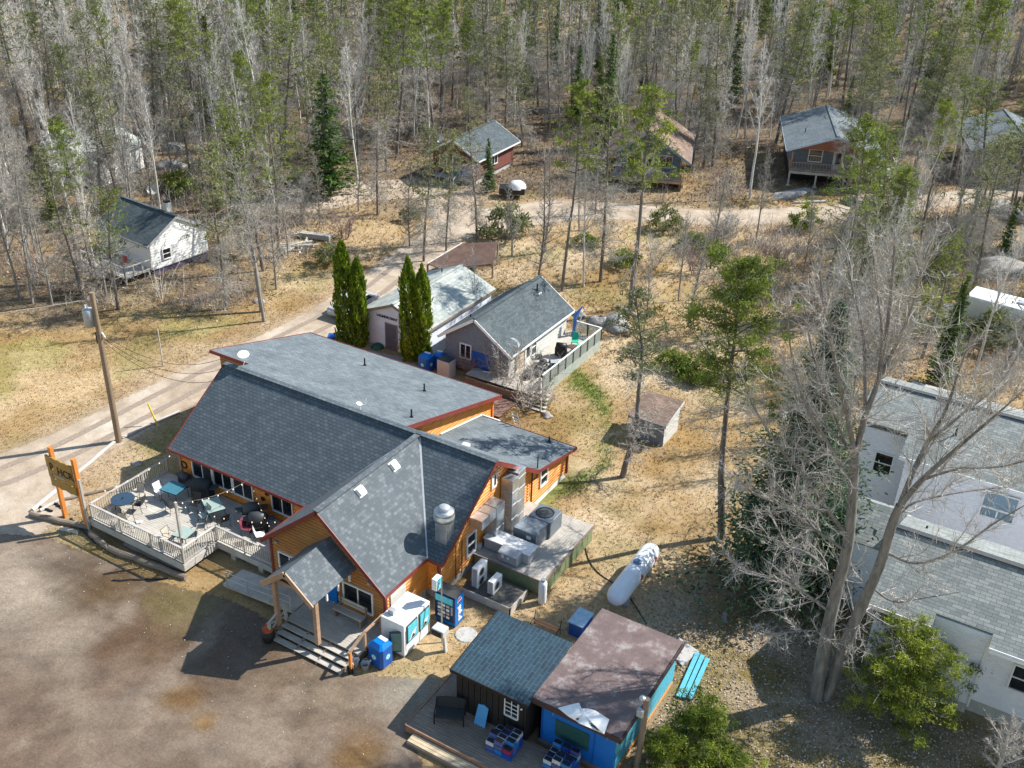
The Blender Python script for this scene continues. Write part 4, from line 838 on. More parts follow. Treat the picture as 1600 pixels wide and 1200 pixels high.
for k,(px,py,r,l) in enumerate(((571,1046,.2,'grey metal bucket in front of the blue bin'),(556,1040,.17,'white bucket beside the porch steps'),(548,1052,.15,'dark bucket at the foot of the porch steps'))):
    q=at(px,py); t=thing('bucket',l,'bucket',q,group='buckets'); mt=(GALV2,WHITE,BLACK)[k]; MB().lathe((0,0,0),[(0,.01),(r*.8,.01),(r,.36),(r+.015,.37),(r-.01,.36),(r*.78,.05),(0,.05)],18).make('pail',mt,t,True,smooth=True); MB().tube([(-r,0,.36),(-r*.7,.1,.5),(0,.14,.56),(r*.7,.1,.5),(r,0,.36)],.008,5).make('bucket_handle',GALV,t,True)
log('white pipe leaning in the gap beside the porch',(563,1028,.1)[:2] and V(-22.6,26.6,.1),V(-22.3,28.2,.9),.05,WHITE,0,None)
rj=random.Random(9); mb=MB()
for k in range(22):
    s=rj.uniform(.05,.14); q=V(-22.8+rj.gauss(0,.2),26.5+rj.gauss(0,.25),.02); mb.ob(q,V(math.cos(k),math.sin(k),0),V(-math.sin(k),math.cos(k),0),Z,-s,s,-s*.7,s*.7,0,s)
tag(mb.make('rubbish_pile',RAILW,bevel=.02),'small dark heap of odds and ends beside the porch steps','rubbish')
# bench on porch
bn=thing('porch_bench','dark wooden bench under the entrance window','bench',(-24.7,28.2,.6))
for k in range(3): MB().box(-25.6,27.9+.14*k,1.02,-23.9,28.02+.14*k,1.06).make('slat',GREYW,bn)
for k in range(2): MB().box(-25.6,28.38,1.2+.17*k,-23.9,28.42,1.33+.17*k).make('back_slat',GREYW,bn)
for x in (-25.5,-24.0): MB().box(x,27.9,.6,x+.08,28.4,1.02).box(x,28.34,1.0,x+.08,28.4,1.55).make('leg',RAILW,bn)
# barrel with orange sack
ba=thing('barrel_planter','dark barrel with a rust orange sack on top left of the porch steps','barrel',at(420,1000)); MB().lathe((0,0,0),[(0,0),(.27,.0),(.31,.3),(.27,.6),(.25,.6),(0,.5)],18).make('barrel',DARKW,ba,True,smooth=True)
MB().lathe((0,0,.5),[(.24,0),(.26,.15),(.12,.35),(.05,.42),(.1,.5),(0,.52)],14).make('sack',plain('rust orange sack',(.35,.07,.03),.9,var=.4),ba,True,smooth=True)
# vending machine
vm=thing('vending_machine','blue drink vending machine with lettered side standing by the kitchen gable','vending machine',(-21.2,31.2,0))
MB().box(-21.75,30.85,.1,-20.6,31.55,1.85).make('cabinet',BLUE2,vm,bevel=.015); MB().box(-21.77,30.83,1.85,-20.58,31.57,1.88).make('top_cover',plain('dusty black top',(.05,.05,.05),.9),vm); MB().box(-21.7,30.9,0,-20.65,31.5,.1).make('base',BLACK,vm)
f=MB().box(-21.72,30.79,.35,-20.63,30.86,1.8).make('front_panel',plain('navy panel',(.01,.03,.10),.3),vm); MB().box(-21.68,30.77,1.4,-20.7,30.80,1.78).make('header_print',CYAN,f)
for i in range(3):
    for j in range(4): MB().box(-21.55+.24*i,30.775,.5+.22*j,-21.37+.24*i,30.80,.64+.22*j).make('drink_window',GALV2 if (i+j)%2 else WHITE,f)
MB().box(-20.8,30.77,.8,-20.7,30.80,1.3).make('coin_panel',GALV2,f)
text('pepsi',.42,(-20.588,31.3,.32),Z,-Y,WHITE,vm,bold=.02)
MB().lathe((-20.6,31.2,1.52),[(0,.012),(.19,.012),(.19,.0)],24,ax=X).make('round_logo',WHITE,vm)
def half(a0,a1,mat,nm):
    n=12; pts=[(-20.585,31.2+.165*math.cos(a0+(a1-a0)*k/n),1.52+.165*math.sin(a0+(a1-a0)*k/n)) for k in range(n+1)]; return MB().prism(pts,(.006,0,0)).make(nm,mat,vm)
half(.35,math.pi-.1,RED,'logo_red'); half(math.pi+.35,2*math.pi-.1,plain('logo blue',(.01,.05,.35),.4),'logo_blue')
# pay phone pedestal and sign
ph=thing('phone_pedestal','pale hooded pay phone pedestal in front of the vending machine','pay phone',(-20.2,29.35,0))
MB().prism([(-20.22,29.3,0),(-20.08,29.3,0),(-20.18,29.3,1.1),(-20.34,29.3,1.1)],(0,.14,0)).make('pedestal',CREAM,ph); MB().box(-20.75,29.1,.95,-20.1,29.6,1.35).make('hood',CREAM,ph,bevel=.04); MB().box(-20.72,29.07,.98,-20.2,29.11,1.28).make('phone_recess',BLACK,ph)
ps=thing('phone_sign','small turquoise telephone sign on a tall thin pole','sign',(-21.0,30.35,0)); MB().tube([(-20.62,29.75,0),(-20.98,30.3,3.4)],.035,8).make('sign_pole',GALV,ps)
c=V(-21.05,30.2,3.0); MB().box(c.x-.28,c.y-.2,c.z-.32,c.x-.02,c.y+.24,c.z+.32).make('sign_box',WHITE,ps); MB().box(c.x-.025,c.y-.16,c.z-.28,c.x-.012,c.y+.2,c.z+.28).make('sign_face',CYAN,ps)
MB().tube([c+V(-.005,-.06,.18),c+V(-.005,.04,.08),c+V(-.005,.04,-.08),c+V(-.005,-.06,-.18)],.03,6).make('handset_symbol',WHITE,ps)
o=MB().lathe(at(728,992)+Z*.01,[(0,.05),(.5,.04),(.55,0)],14).make('flat_stone',CONC); tag(o,'flat pale stone slab in the grass by the vending machine','stone')
# rusty bench frame
bf=thing('bench_frame','old bench with orange slats and bare black iron frame behind the black shed','bench',(-16.9,32.95,0))
for k in range(2): MB().box(-17.5,32.9+.16*k,.42,-16.25,33.03+.16*k,.45).make('slat',ORW,bf)
for x in (-17.6,-16.2): MB().tube([(x,32.75,0),(x,32.85,.42),(x,33.2,.42),(x,33.3,.85)],.02,6).tube([(x,33.2,.42),(x,33.25,0)],.02,6).make('iron_frame',BLACK,bf)
t=thing('blue_locker','small pale blue box with a dark front between the sheds and the tank','box',(-15.4,33.7,0)); MB().box(-15.9,33.5,0,-15.2,34.6,.75).make('locker_body',BLUE,t); MB().box(-15.95,33.45,.75,-15.15,34.65,.8).make('lid',plain('pale blue lid',(.35,.5,.6),.4),t)
# ---------------------------------------------------------------- black shed
bs=thing('black_shed','small black board shed with a dark teal roof and white barred window','shed',(-16,28.3,0))
x0,x1,y0,y1=-17.62,-14.22,26.55,30.0
for o,u,n,pl in (((x0,y0,0),X,-Y,[(0,.3),(3.4,.3),(3.4,2.45),(0,2.45)]),((x0,y0,0),Y,-X,[(0,.3),(3.45,.3),(3.45,2.8),(0,2.45)]),((x1,y0,0),Y,X,[(0,.3),(3.45,.3),(3.45,2.8),(0,2.45)]),((x0,y1,0),X,Y,[(0,.3),(3.4,.3),(3.4,2.8),(0,2.8)])):
    L=pl[1][0]; mb=MB(); o=Vector(o); mb.prism([o+u*s+Z*z-n*.02 for s,z in pl],-n*.08)
    k=0
    while k*.3<L-.01: mb.ob(o,u,Z,n,k*.3+.01,min(k*.3+.28,L),.3,2.42,0,.03); k+=1
    mb.make('board_wall',DARKW,bs)
mb=MB(); slab(mb,(-17.85,26.4,2.56),(-14.1,26.4,2.56),(-14.1,30.2,2.95),(-17.85,30.2,2.95),.12); mb.make('roof',SH_TEAL,bs); fascia('fascia',(-17.87,26.38,2.56),(-14.08,26.38,2.56),bs,DARKW,.16); fascia('fascia',(-17.87,26.38,2.56),(-17.87,30.2,2.95),bs,DARKW,.16)
window(bs,(-15.18,26.55,1.45),X,-Y,.6,.9,1,grid=(2,4),fr=.035); MB().lathe((-14.35,26.36,2.25),[(0,-.06),(.05,0),(0,.06)],8).make('porch_bulb',WHITE,bs)
# ---------------------------------------------------------------- maroon roofed blue shed
ms=thing('blue_trailer_shed','flat roofed bright blue food shed with a worn maroon roof','shed',(-12.1,30,0))
X0,X1,Y0,Y1=-13.85,-10.4,27.05,33.0
mb=MB(); slab(mb,(-14.1,26.8,2.72),(-10.15,26.8,2.72),(-10.2,33.2,2.66),(-14.15,33.2,2.66),.2); mb.make('roof',MAROON,ms)
MB().box(-14.12,26.76,2.42,-10.13,26.8,2.70).box(-10.15,26.76,2.42,-10.1,33.2,2.66).make('roof_edge',plain('dark roof edge',(.06,.035,.035),.7),ms)
MB().box(X0,Y0,.3,X1,Y0+.08,2.5).make('front_wall',SHEDB,ms); MB().box(X0,Y0,.3,X0+.08,Y1,2.5).box(X0,Y1-.08,.3,X1,Y1,2.5).make('wall',SHEDB,ms)
for k in range(30): MB().box(X1-.05,Y0+.1+k*.2,.35,X1+.02,Y0+.28+k*.2,1.45).make('lower_board',TEAL,ms)
mb=MB(); mb.prism([(X1-.0,Y0,1.5),(X1,Y1,1.5),(X1+.02,Y1,2.45),(X1+.02,Y0,2.45)],(.03,0,0)); mb.make('awning_panel',plain('teal canvas',(.06,.28,.33),.7,var=.3),ms)
MB().box(X0+.75,Y0-.03,.9,X0+2.3,Y0-.005,1.85).make('serving_hatch',plain('dull green hatch',(.03,.09,.09),.3),ms); MB().box(X0+2.5,Y0-.04,.35,X0+2.54,Y0-.0,2.3).box(X0+.12,Y0-.04,.35,X0+.16,Y0,2.3).make('trim_strip',BLUE,ms)
for x in (X0+.55,X0+3.0): MB().tube([(x,Y0-.04,2.2),(x+.1,Y0-.04,2.1),(x+.05,Y0-.04,2.0)],.015,5).make('hook',GALV2,ms)
text('Snacks',.2,(X0+.6,Y0-.012,2.12),X,Z,plain('olive lettering',(.10,.16,.04),.6),ms) if False else MB().box(X0+.62,Y0-.02,2.16,X0+1.2,Y0-.005,2.2).make('faded_lettering',plain('olive lettering',(.10,.2,.05),.6),ms)
MB().box(X0,Y0-.1,.0,X1,Y1,.28).make('base',RAILW,ms); MB().box(X1+.03,26.9,.3,X1+.08,33,.36).make('lower_rail',SIGNP,ms)
for k in range(3):
    z=2.72-.02*k; 
tp=[at(872,1106,2.80),at(890,1101,2.86),at(905,1098,2.80),at(906,1107,2.84),at(918,1107,2.80),at(930,1110,2.88),at(952,1124,2.80),at(944,1147,2.74),at(938,1144,2.6),at(905,1130,2.74),at(900,1126,2.62),at(888,1119,2.76)]
ctr=sum(tp,Vector())/len(tp)+Z*.06; mb=MB(); mb.add(tp+[ctr]+[p-Z*.02 for p in tp],[(i,(i+1)%12,12) for i in range(12)]+[(i,(i+1)%12,13+(i+1)%12,13+i) for i in range(12)]); tag(mb.make('crumpled_tarp',WHITE,smooth=False),'crumpled white tarp lying on the front edge of the maroon roof','tarp')
# ---------------------------------------------------------------- shop deck
sk=thing('shop_deck','dark plank deck with a pale front step along the two sheds','deck',(-15.5,25.6,0))
boards(sk,-18.85,-10.3,24.55,26.55,.4,RAILW,along='x'); boards(sk,-18.85,-17.65,26.56,28.9,.4,RAILW,along='x'); MB().box(-18.87,24.5,.05,-10.3,24.54,.42).box(-18.89,24.5,.05,-18.85,28.9,.42).make('rim_board',plain('reddish rim board',(.3,.17,.11),.7),sk)
MB().box(-18.4,23.95,.02,-10.3,24.02,.2).make('step_riser',RAILW,sk)
for k in range(3): MB().box(-18.4,24.0+.16*k,.2,-10.3,24.14+.16*k,.24).make('step_board',plain('pale step board',(.5,.4,.27),.8),sk)
ls=thing('patio_loveseat','dark wicker loveseat with rounded back on the shop deck','loveseat',(-17.45,25.75,.4),.45)
MB().box(-.6,-.3,.34,.6,.32,.44).make('seat',FABR,ls,True,bevel=.03); n=12
pts=[(-.62+1.24*k/n,.33,.44+.5*math.sin(math.pi*(k/n)*.0+1.2)+.06*math.sin(math.pi*k/n)) for k in range(n+1)]
MB().prism([(-.62,.3,.44),(.62,.3,.44)]+[(p[0],.36,p[2]) for p in reversed(pts)],(0,.05,0)).make('backrest',FABR,ls,True)
for s in (-1,1): MB().tube([(s*.62,-.3,0),(s*.62,-.28,.6),(s*.62,.3,.66),(s*.62,.36,.9)],.03,6).tube([(s*.62,.33,0),(s*.62,.33,.5)],.03,6).make('arm_frame',BLACK,ls,True)
sb=thing('a_board','pale blue sandwich board leaning against the black shed wall','sign board',(-16.2,26.35,.4)); MB().prism([(-16.5,26.15,.42),(-15.95,26.15,.42),(-15.98,26.45,1.25),(-16.2,26.47,1.33),(-16.47,26.45,1.27)],(0,.04,0)).make('board',plain('pale blue board',(.08,.32,.62),.4,var=.1),sb)
def drinks(lab,cx,cy,z,nx,ny,nz,seed):
    rj=random.Random(seed); t=thing('drink_pallet',lab,'pallet',(cx,cy,z)); mats=[plain('case print %d'%seed,c,.4,var=.3,scale=14) for c in ((.02,.07,.35),(.55,.58,.62),(.3,.03,.08),(.03,.2,.5),(.1,.12,.3))]
    MB().box(-nx*.2,-ny*.13,0,nx*.2,ny*.13,.1).make('pallet_base',BLUE,t,True)
    for i in range(nx):
        for j in range(ny):
            for k in range(nz-(1 if rj.random()<.35 else 0)):
                x=(i-(nx-1)/2)*.4; y=(j-(ny-1)/2)*.26; h=.24; g=mats[rj.randrange(5)]
                c=MB().box(x-.185,y-.12,.1+k*h,x+.185,y+.12,.1+k*h+.2).make('drink_case',g,t,True)
                if k>=nz-2: MB().box(x-.165,y-.10,.1+k*h+.2,x+.165,y+.10,.1+k*h+.215).make('case_top',BLACK,c,True)
    return t
drinks('shrink wrapped pallet of drink cases on the deck before the barred window',-14.75,25.75,.4,3,4,3,3); drinks('second pallet of drink cases under the blue shed hatch at the bottom edge',-12.3,26.2,.4,3,4,3,8)
# planks, slab, stump, meter pole
t=thing('turquoise_planks','stack of three long turquoise boards lying beside the blue shed','planks',(-9.7,34,0))
for k in range(3): MB().beam((-10.15+.27*k,35.55-.05*k,.14+.03*(k%2)),(-9.85+.24*k,32.55+.06*k,.12),.2,.05).make('board',TEAL,t)
o=MB().prism([at(1060,997),at(1092,1020),at(1066,1042),at(1050,1025)],(0,0,.08)).make('concrete_slab',CONC); tag(o,'pale concrete slab at the corner of the blue shed','slab')
st=thing('tree_stump','small dark cut stump in the dry grass right of the tank','stump',at(1131,970)); MB().lathe((0,0,0),[(.2,0),(.14,.1),(.12,.42),(0,.43)],10).make('stump_wood',BK_GREY,st,True)
mp=thing('meter_pole','short wooden pole with a round electric meter beside the young pines','meter pole',(-9.65,27.7,0)); MB().tube([(-9.65,27.7,0),(-9.6,27.75,4.3)],[.13,.12],10).make('pole_shaft',RAILW,mp)
MB().box(-9.85,27.45,3.5,-9.6,27.62,3.85).make('meter_box',GALV2,mp); MB().lathe((-9.75,27.65,4.3),[(0,.12),(.12,.1),(.15,0),(0,-.02)],16).make('round_meter',GALV,mp,smooth=True)
t=thing('green_box','small bright green plastic box at the bottom edge of the yard','box',at(1135,1202)); MB().box(-.4,-.3,0,.4,.3,.3).make('box_body',GREEN,t,True,bevel=.03); MB().box(-.42,-.32,.3,.42,.32,.34).make('lid',GREEN,t,True)
# ladder leaning on the rear eave
ld=thing('ladder','aluminium ladder leaning against the back of the kitchen roof','ladder',(-26.2,46.2,0)); p=V(-26.3,46.9,0); q=V(-26.25,45.55,2.9)
for s in (-.2,.2): MB().beam(p+X*s,q+X*s,.04,.08).make('stile',GALV,ld)
for k in range(1,10): MB().beam((p.lerp(q,k/10))-X*.2,(p.lerp(q,k/10))+X*.2,.04,.04).make('rung',GALV,ld)
# ---------------------------------------------------------------- little shed, laundromat, grey cottage
sh=thing('garden_shed','little grey plywood shed with a brown shingle roof out in the grass','shed',(-21.1,51.4,0),0)
W_,L_=2.2,2.3
for o,u,n,pl in (((0,0,0),X,-Y,[(0,0),(2.2,0),(2.2,1.55),(0,1.55)]),((2.2,0,0),Y,X,[(0,0),(2.3,0),(2.3,1.95),(0,1.55)]),((0,0,0),Y,-X,[(0,0),(2.3,0),(2.3,1.95),(0,1.55)]),((0,2.3,0),X,Y,[(0,0),(2.2,0),(2.2,1.95),(0,1.95)])):
    wallpanel('wall',o,u,n,pl,GREYS if n.x<.5 else CREAM,sh,.6,.015,True)
mb=MB(); slab(mb,(-.2,-.25,1.62),(2.35,-.25,1.62),(2.35,2.5,2.1),(-.2,2.5,2.1),.1); mb.make('roof',SH_BROWN,sh,True); fascia('fascia',(-.2,-.27,1.62),(2.35,-.27,1.62),sh,GREYS,.16,local=True); fascia('fascia',(2.37,-.27,1.62),(2.37,2.5,2.1),sh,CREAM,.18,local=True)
la=thing('laundromat','white laundromat building with pale grey shingle roof and grey door','laundromat',(-43.1,52.5,0),0)
rf,ze,tp_=gable_house(la,5.6,8.4,0,2.45,1.15,.25,BLOCKW,SH_PALE,RAILW,pitch=.2,th=.006)
door(la,(2.0,0,0),X,-Y,.95,2.0,plain('grey steel door',(.10,.10,.13),.5),plain('grey door frame',(.2,.2,.23),.5),True,off=.03)
text('LAUNDROMAT',.27,(1.2,-.03,2.4),X,Z,plain('navy lettering',(.012,.014,.05),.5),la,local=True,bold=.01)
vent_pipe(la,(1.3,3.6,ze+.55),.5,local=True); vent_pipe(la,(1.9,7.2,ze+.8),.5,local=True)
MB().box(3.3,-.1,.0,3.9,-.05,.9).make('notice_panel',GALV2,la,True)
ct=thing('grey_cottage','grey sided cottage with dark slate roof and cluttered side deck','cottage',(-36.0,52.6,0),0)
rf,ze,tp_=gable_house(ct,5.1,8.2,.25,2.35,1.75,.4,CREAM,SH_DARK,WHITE,pitch=.2,th=.015,gablem=GREYS)
window(ct,(1.3,0,1.2),X,-Y,.8,1.0,2,local=True); MB().box(2.2,-.08,.3,3.6,-.03,1.9).make('blue_panel',BLUE,ct,True)
window(ct,(5.1,3.0,1.05),Y,X,.6,1.2,1,split=True,local=True); door(ct,(5.1,2.15,.6),Y,X,.75,1.9,WHITE,WHITE,True,lite=True)
MB().box(5.14,.9,.7,5.2,1.9,2.2).make('plywood_sheet',TAN,ct,True)
MB().tube([(3.2,7.0,3.6),(3.2,7.0,4.6)],.06,8).make('flue_pipe',BLACK,ct,True); MB().box(2.95,6.8,3.72,3.5,7.2,3.95).make('flue_flashing',WHITE,ct,True)
p=V(4.9,.9,2.75); MB().lathe(p,[(0,0),(.25,.03),(.42,.12),(.44,.14)],22,ax=V(.5,-.3,.8).normalized()).tube([p-Z*.4,p],.03,6).make('satellite_dish',WHITE,ct,True)
vent_pipe(ct,(1.0,1.6,3.3),.4,local=True)
dk=thing('cottage_deck','greenish grey side deck with lattice rail and stairs on the cottage','deck',(-29.6,56,0))
zd2=.75
boards(dk,-30.85,-28.2,52.4,61.2,zd2,GREYW,along='y'); boards(dk,-33.5,-28.3,51.3,52.4,zd2,GREYW,along='x')
LAT=plain('greenish lattice',(.34,.38,.34),.8,var=.15)
MB().box(-28.25,52.4,.0,-28.2,61.2,zd2-.02).make('skirting',LAT,dk)
def lattice(parent,p,q,zf,h,mat,local=False):
    p=Vector((p[0],p[1],zf));q=Vector((q[0],q[1],zf));L=(q-p).length;u=(q-p)/L; n=max(1,round(L/1.1)); 
    MB().beam(p+Z*h,q+Z*h,.1,.05).make('top_rail',WHITE,parent)
    pm=mesh_of(MB().box(-.05,-.05,0,.05,.05,h),'post',plain('dark green post',(.04,.06,.05),.7))
    for i in range(n+1): inst(pm,'post',parent,p+(q-p)*i/n)
    for i in range(n):
        mb=MB(); a=p+(q-p)*i/n; w=L/n; k=-h
        while k<w:
            s0=max(k,.06); s1=min(k+h,w-.06)
            if s1-s0>.08: mb.beam(a+u*s0+Z*(s0-k+.02),a+u*s1+Z*(s1-k-.02),.012,.035,up=Z); mb.beam(a+u*s0+Z*(h-(s0-k)-.02)+u.cross(Z)*.014,a+u*s1+Z*(h-(s1-k)+.02)+u.cross(Z)*.014,.012,.035)
            k+=.13
        mb.make('lattice_panel',LAT,parent)
lattice(dk,(-28.2,52.5),(-28.2,61.2),zd2,.95,LAT); lattice(dk,(-28.2,61.2),(-30.4,61.2),zd2,.95,LAT)
for k in range(5):
    z=.62-.13*k; y=52.1-.3*k; MB().box(-29.0+.1*k,y-.15,z-.05,-27.4+.1*k,y+.15,z).make('step',GREYW2,dk)
for x,y,z,h in ((-27.3,50.8,0,1.0),(-28.15,52.3,.6,1.0),(-27.6,51.5,.2,1.0),(-29.2,51.0,0,1.5)): MB().box(x-.04,y-.04,z,x+.04,y+.04,z+h).make('rail_post',GREYW,dk)
MB().beam((-28.15,52.3,1.6),(-27.25,50.7,.95),.08,.05).make('handrail',GREYW2,dk)
q=V(-29.4,57.3,zd2)
g=thing('barbecue_grill','black round-lidded barbecue on the cottage side deck','grill',q,.3,group='patio grills'); MB().box(-.4,-.25,.1,.4,.25,.7).make('cabinet',BLACK,g,True); MB().lathe((0,0,.75),[(.0,-.35),(.26,-.35),(.28,.35),(0,.35)],16,ax=X).make('lid',BLACK,g,True,smooth=True)
def pchair(lab,x,y,rz,mat,z=.75):
    t=thing('plastic_chair',lab,'chair',(x,y,z),rz,group='plastic chairs'); MB().box(-.25,-.25,.38,.25,.25,.42).make('seat',mat,t,True); MB().prism([(-.25,.25,.4),(.25,.25,.4),(.2,.36,.95),(-.2,.36,.95)],(0,.03,0)).make('backrest',mat,t,True)
    for a in (-1,1):
        for b in (-1,1): MB().box(a*.22-.02,b*.22-.02,0,a*.22+.02,b*.22+.02,.4).make('leg',mat,t,True)
pchair('green plastic chair at the far end of the cottage deck',-29.3,59.2,.4,GREEN); pchair('second green plastic chair against the cottage deck rail',-28.7,58.7,-1.5,GREEN); pchair('grey chair near the cottage side door',-29.0,55.6,2.2,GALV2)
t=thing('patio_table','small reddish round table between the green plastic chairs','table',(-28.9,58.2,.75)); MB().lathe((0,0,0),[(0,.45),(.35,.45),(.35,.5),(0,.5)],18).make('table_top',RUST,t,True); MB().cyl((0,0,0),.05,.45,8).make('leg',BLACK,t,True)
t=thing('closed_parasol','blue and white closed parasol leaning at the cottage corner','parasol',(-30.3,60.6,.75)); MB().tube([(0,0,0),(.1,.1,.3),(.15,.15,1.6),(.5,.5,2.3)],[.03,.12,.16,.03],8).make('folded_canopy',plain('blue canvas',(.08,.2,.5),.8),t,True); MB().tube([(.2,.15,.2),(.7,.5,2.2)],.04,6).make('white_pole',WHITE,t,True)
rj=random.Random(21); mb=MB()
for k in range(30):
    s=rj.uniform(.08,.25); q=V(-29.6+rj.gauss(0,.35),54.7+rj.gauss(0,.8),.75); mb.ob(q,V(math.cos(k),math.sin(k),0),V(-math.sin(k),math.cos(k),0),Z,-s,s,-s*.6,s*.6,0,s*1.3)
tag(mb.make('deck_clutter',DGREY,bevel=.02,kind='stuff'),'dark clutter of boxes piled on the cottage deck by the door','clutter')
# plank walk and retaining steps behind the rear hall
bw=thing('boardwalk','weathered reddish boardwalk along the back of the rear hall','boardwalk',(-33,49.5,0)); boards(bw,-36.5,-29.0,48.4,50.6,.25,plain('reddish weathered planks',(.22,.13,.1),.85,var=.3),along='y',w=.2)
t=thing('low_plank_wall','low reddish plank wall beside the cottage steps','wall',(-30.5,51.2,0))
for k in range(3): MB().box(-33.4,51.12,.05+.2*k,-28.8,51.18,.22+.2*k).make('plank',RAILW,t)
bluebin('blue bin with round emblem beside the right pair of cedars',-36.75,51.3,0,1.0); bluebin('second blue bin close behind the first at the cedars',-36.3,52.2,.2,.9,False)
hv=thing('metal_cabinet','dirty white metal cabinet with an open top behind the blue bins','cabinet',(-35.2,51.6,0)); MB().box(-35.7,51.1,0,-34.7,51.9,1.25).make('cabinet_body',CREAM,hv); MB().box(-35.65,51.15,1.22,-34.75,51.85,1.3).make('dark_top',DGREY,hv)
# rubbish heap and junk by the cedars
rj=random.Random(5)
t=thing('junk_heap','blue and white heap of bags and crates behind the left cedars','junk',at(537,528)); mb=MB()
for nm,m_,n_ in (('blue_bag',BLUE,10),('white_bag',WHITE,10),('crate',RUST,8)):
    mb=MB()
    for k in range(n_):
        s=rj.uniform(.12,.3); mb.ob((rj.gauss(0,.5),rj.gauss(0,.4),rj.uniform(0,.3)),V(math.cos(k),math.sin(k),.2).normalized(),V(-math.sin(k),math.cos(k),0),Z,-s,s,-s*.7,s*.7,0,s)
    mb.make(nm,m_,t,True,bevel=.03)
t=thing('folded_tarp','dark green tarp bundle on the ground by the laundromat door','tarp',at(590,543)); MB().lathe((0,0,0),[(.5,0),(.45,.15),(.25,.28),(0,.3)],9).make('bundle',plain('dark green tarp',(.02,.10,.08),.7),t,True)
# parked car glimpsed behind the cedars
def car(lab,loc,rz,body,L=4.4,W=1.8,H=1.45,name='parked_car'):
    t=thing(name,lab,'car',loc,rz); m_=plain('car paint '+lab[:14],body,.25,var=.03,spec=.6); h=L/2
    prof=[(-h,.35),(-h,.75),(-h*.95,.9),(-h*.55,.98),(-h*.3,H*.97),(h*.3,H),(h*.62,1.0),(h*.95,.85),(h,.6),(h,.35)]
    MB().prism([(x,-W/2,z) for x,z in prof],(0,W,0)).make('body',m_,t,True,bevel=.06)
    g=[(-h*.5,1.0),(-h*.29,H*.93),(h*.29,H*.95),(h*.56,1.0)]
    MB().prism([(x,-W/2-.01,z) for x,z in g],(0,W+.02,0)).make('side_windows',GLASS,t,True)
    MB().prism([(-h*.57,-W*.42,.99),(-h*.57,W*.42,.99),(-h*.31,W*.38,H*.95),(-h*.31,-W*.38,H*.95)],(-.03,0,.01)).prism([(h*.63,-W*.42,1.0),(h*.63,W*.42,1.0),(h*.32,W*.38,H*.97),(h*.32,-W*.38,H*.97)],(.03,0,.02)).make('windscreen',GLASS,t,True)
    for a in (-1,1):
        for b_ in (-1,1):
            w_=MB().lathe((a*h*.62,b_*(W/2-.18),.33),[(0,-.1*b_),(.33,-.1*b_),(.33,.12*b_),(.0,.12*b_)],18,ax=Y).make('wheel',BLACK,t,True); MB().lathe((a*h*.62,b_*(W/2-.18),.33),[(0,.14*b_),(.2,.13*b_)],14,ax=Y).make('rim',GALV,w_,True)
        MB().box(-h-.01,a*W*.36-.15,.62,-h+.04,a*W*.36+.15,.75).make('headlight',WHITE,t,True); MB().box(h-.04,a*W*.36-.15,.65,h+.01,a*W*.36+.15,.78).make('tail_light',RED,t,True)
    return t
q=at(531,500); car('silver grey car half hidden behind the left pair of cedars',(q.x-.1,q.y+1.9,0),1.57,(.42,.43,.45))
# rust coloured metal sheet roof structure
rr_=thing('rusty_lean_to','low structure with a rust red sheet roof behind the laundromat','lean-to',at(720,405))
a=at(668,412,1.2); b=at(722,380,1.9); c=at(778,378,2.1); d_=at(770,412,1.3); e=at(690,420,1.1)
MB().prism([a,b,c,d_,e],(0,0,-.07)).make('roof_sheet',RUST,rr_)
for p in (a,b,c,d_): MB().box(p.x-.06,p.y-.06,0,p.x+.06,p.y+.06,p.z-.08).make('post',RAILW,rr_)
MB().beam(a+Z*.02,b+Z*.02,.06,.06).make('pale_edge',WHITE,rr_)
# ---------------------------------------------------------------- right hand white houses
h1=thing('white_house','white sided house with grey shingle roof nearest the right edge','house',(-1,41.5,0))
y0=38.85; ze=4.72; zr=6.2; yr=41.65; x0=-3.4; x1=14.5; yb=45.1; SD=plain('white vinyl siding',(.76,.79,.85),.6,var=.06)
s1=(zr-ze)/(yr-y0)
wallpanel('wall',(x0,y0,0),X,-Y,[(0,.7),(x1-x0,.7),(x1-x0,ze),(0,ze)],SD,h1,.13,.012)
wallpanel('wall',(x0,y0,0),Y,-X,[(0,.7),(yb-y0,.7),(yb-y0,ze),(yr-y0,zr),(0,ze)],SD,h1,.13,.012)
wallpanel('wall',(x0,yb,0),X,Y,[(0,.7),(x1-x0,.7),(x1-x0,ze),(0,ze)],SD,h1,.13,.012); wallpanel('wall',(x1,y0,0),Y,X,[(0,.7),(yb-y0,.7),(yb-y0,ze),(yr-y0,zr),(0,ze)],SD,h1,.13,.012)
MB().box(x0+.05,y0+.05,0,x1,yb,.7).make('foundation',CONC,h1)
mb=MB(); oh=.85; zt=lambda y: ze+.1+s1*(y-y0)
for xa,xb,ya in ((x0-.3,-1.03,y0-oh),(-1.03,1.26,38.6),(1.26,x1,y0-oh)): slab(mb,(xa,ya,zt(ya)),(xb,ya,zt(ya)),(xb,yr,zr+.1),(xa,yr,zr+.1),.14)
slab(mb,(x0-.3,yb+.3,ze-.1),(x1,yb+.3,ze-.1),(x1,yr,zr+.1),(x0-.3,yr,zr+.1),.14); mb.make('roof',SH_W,h1)
MB().beam((x0-.3,yr,zr+.12),(x1,yr,zr+.12),.3,.05).make('ridge_vent',DGREY,h1); fascia('fascia',(x0-.3,y0-oh-.02,ze-s1*oh+.1),(-1.03,y0-oh-.02,ze-s1*oh+.1),h1,WHITE); fascia('fascia',(1.26,y0-oh-.02,ze-s1*oh+.1),(x1,y0-oh-.02,ze-s1*oh+.1),h1,WHITE); fascia('fascia',(x0-.32,y0-oh,ze-s1*oh+.1),(x0-.32,yr,zr+.1),h1,WHITE)
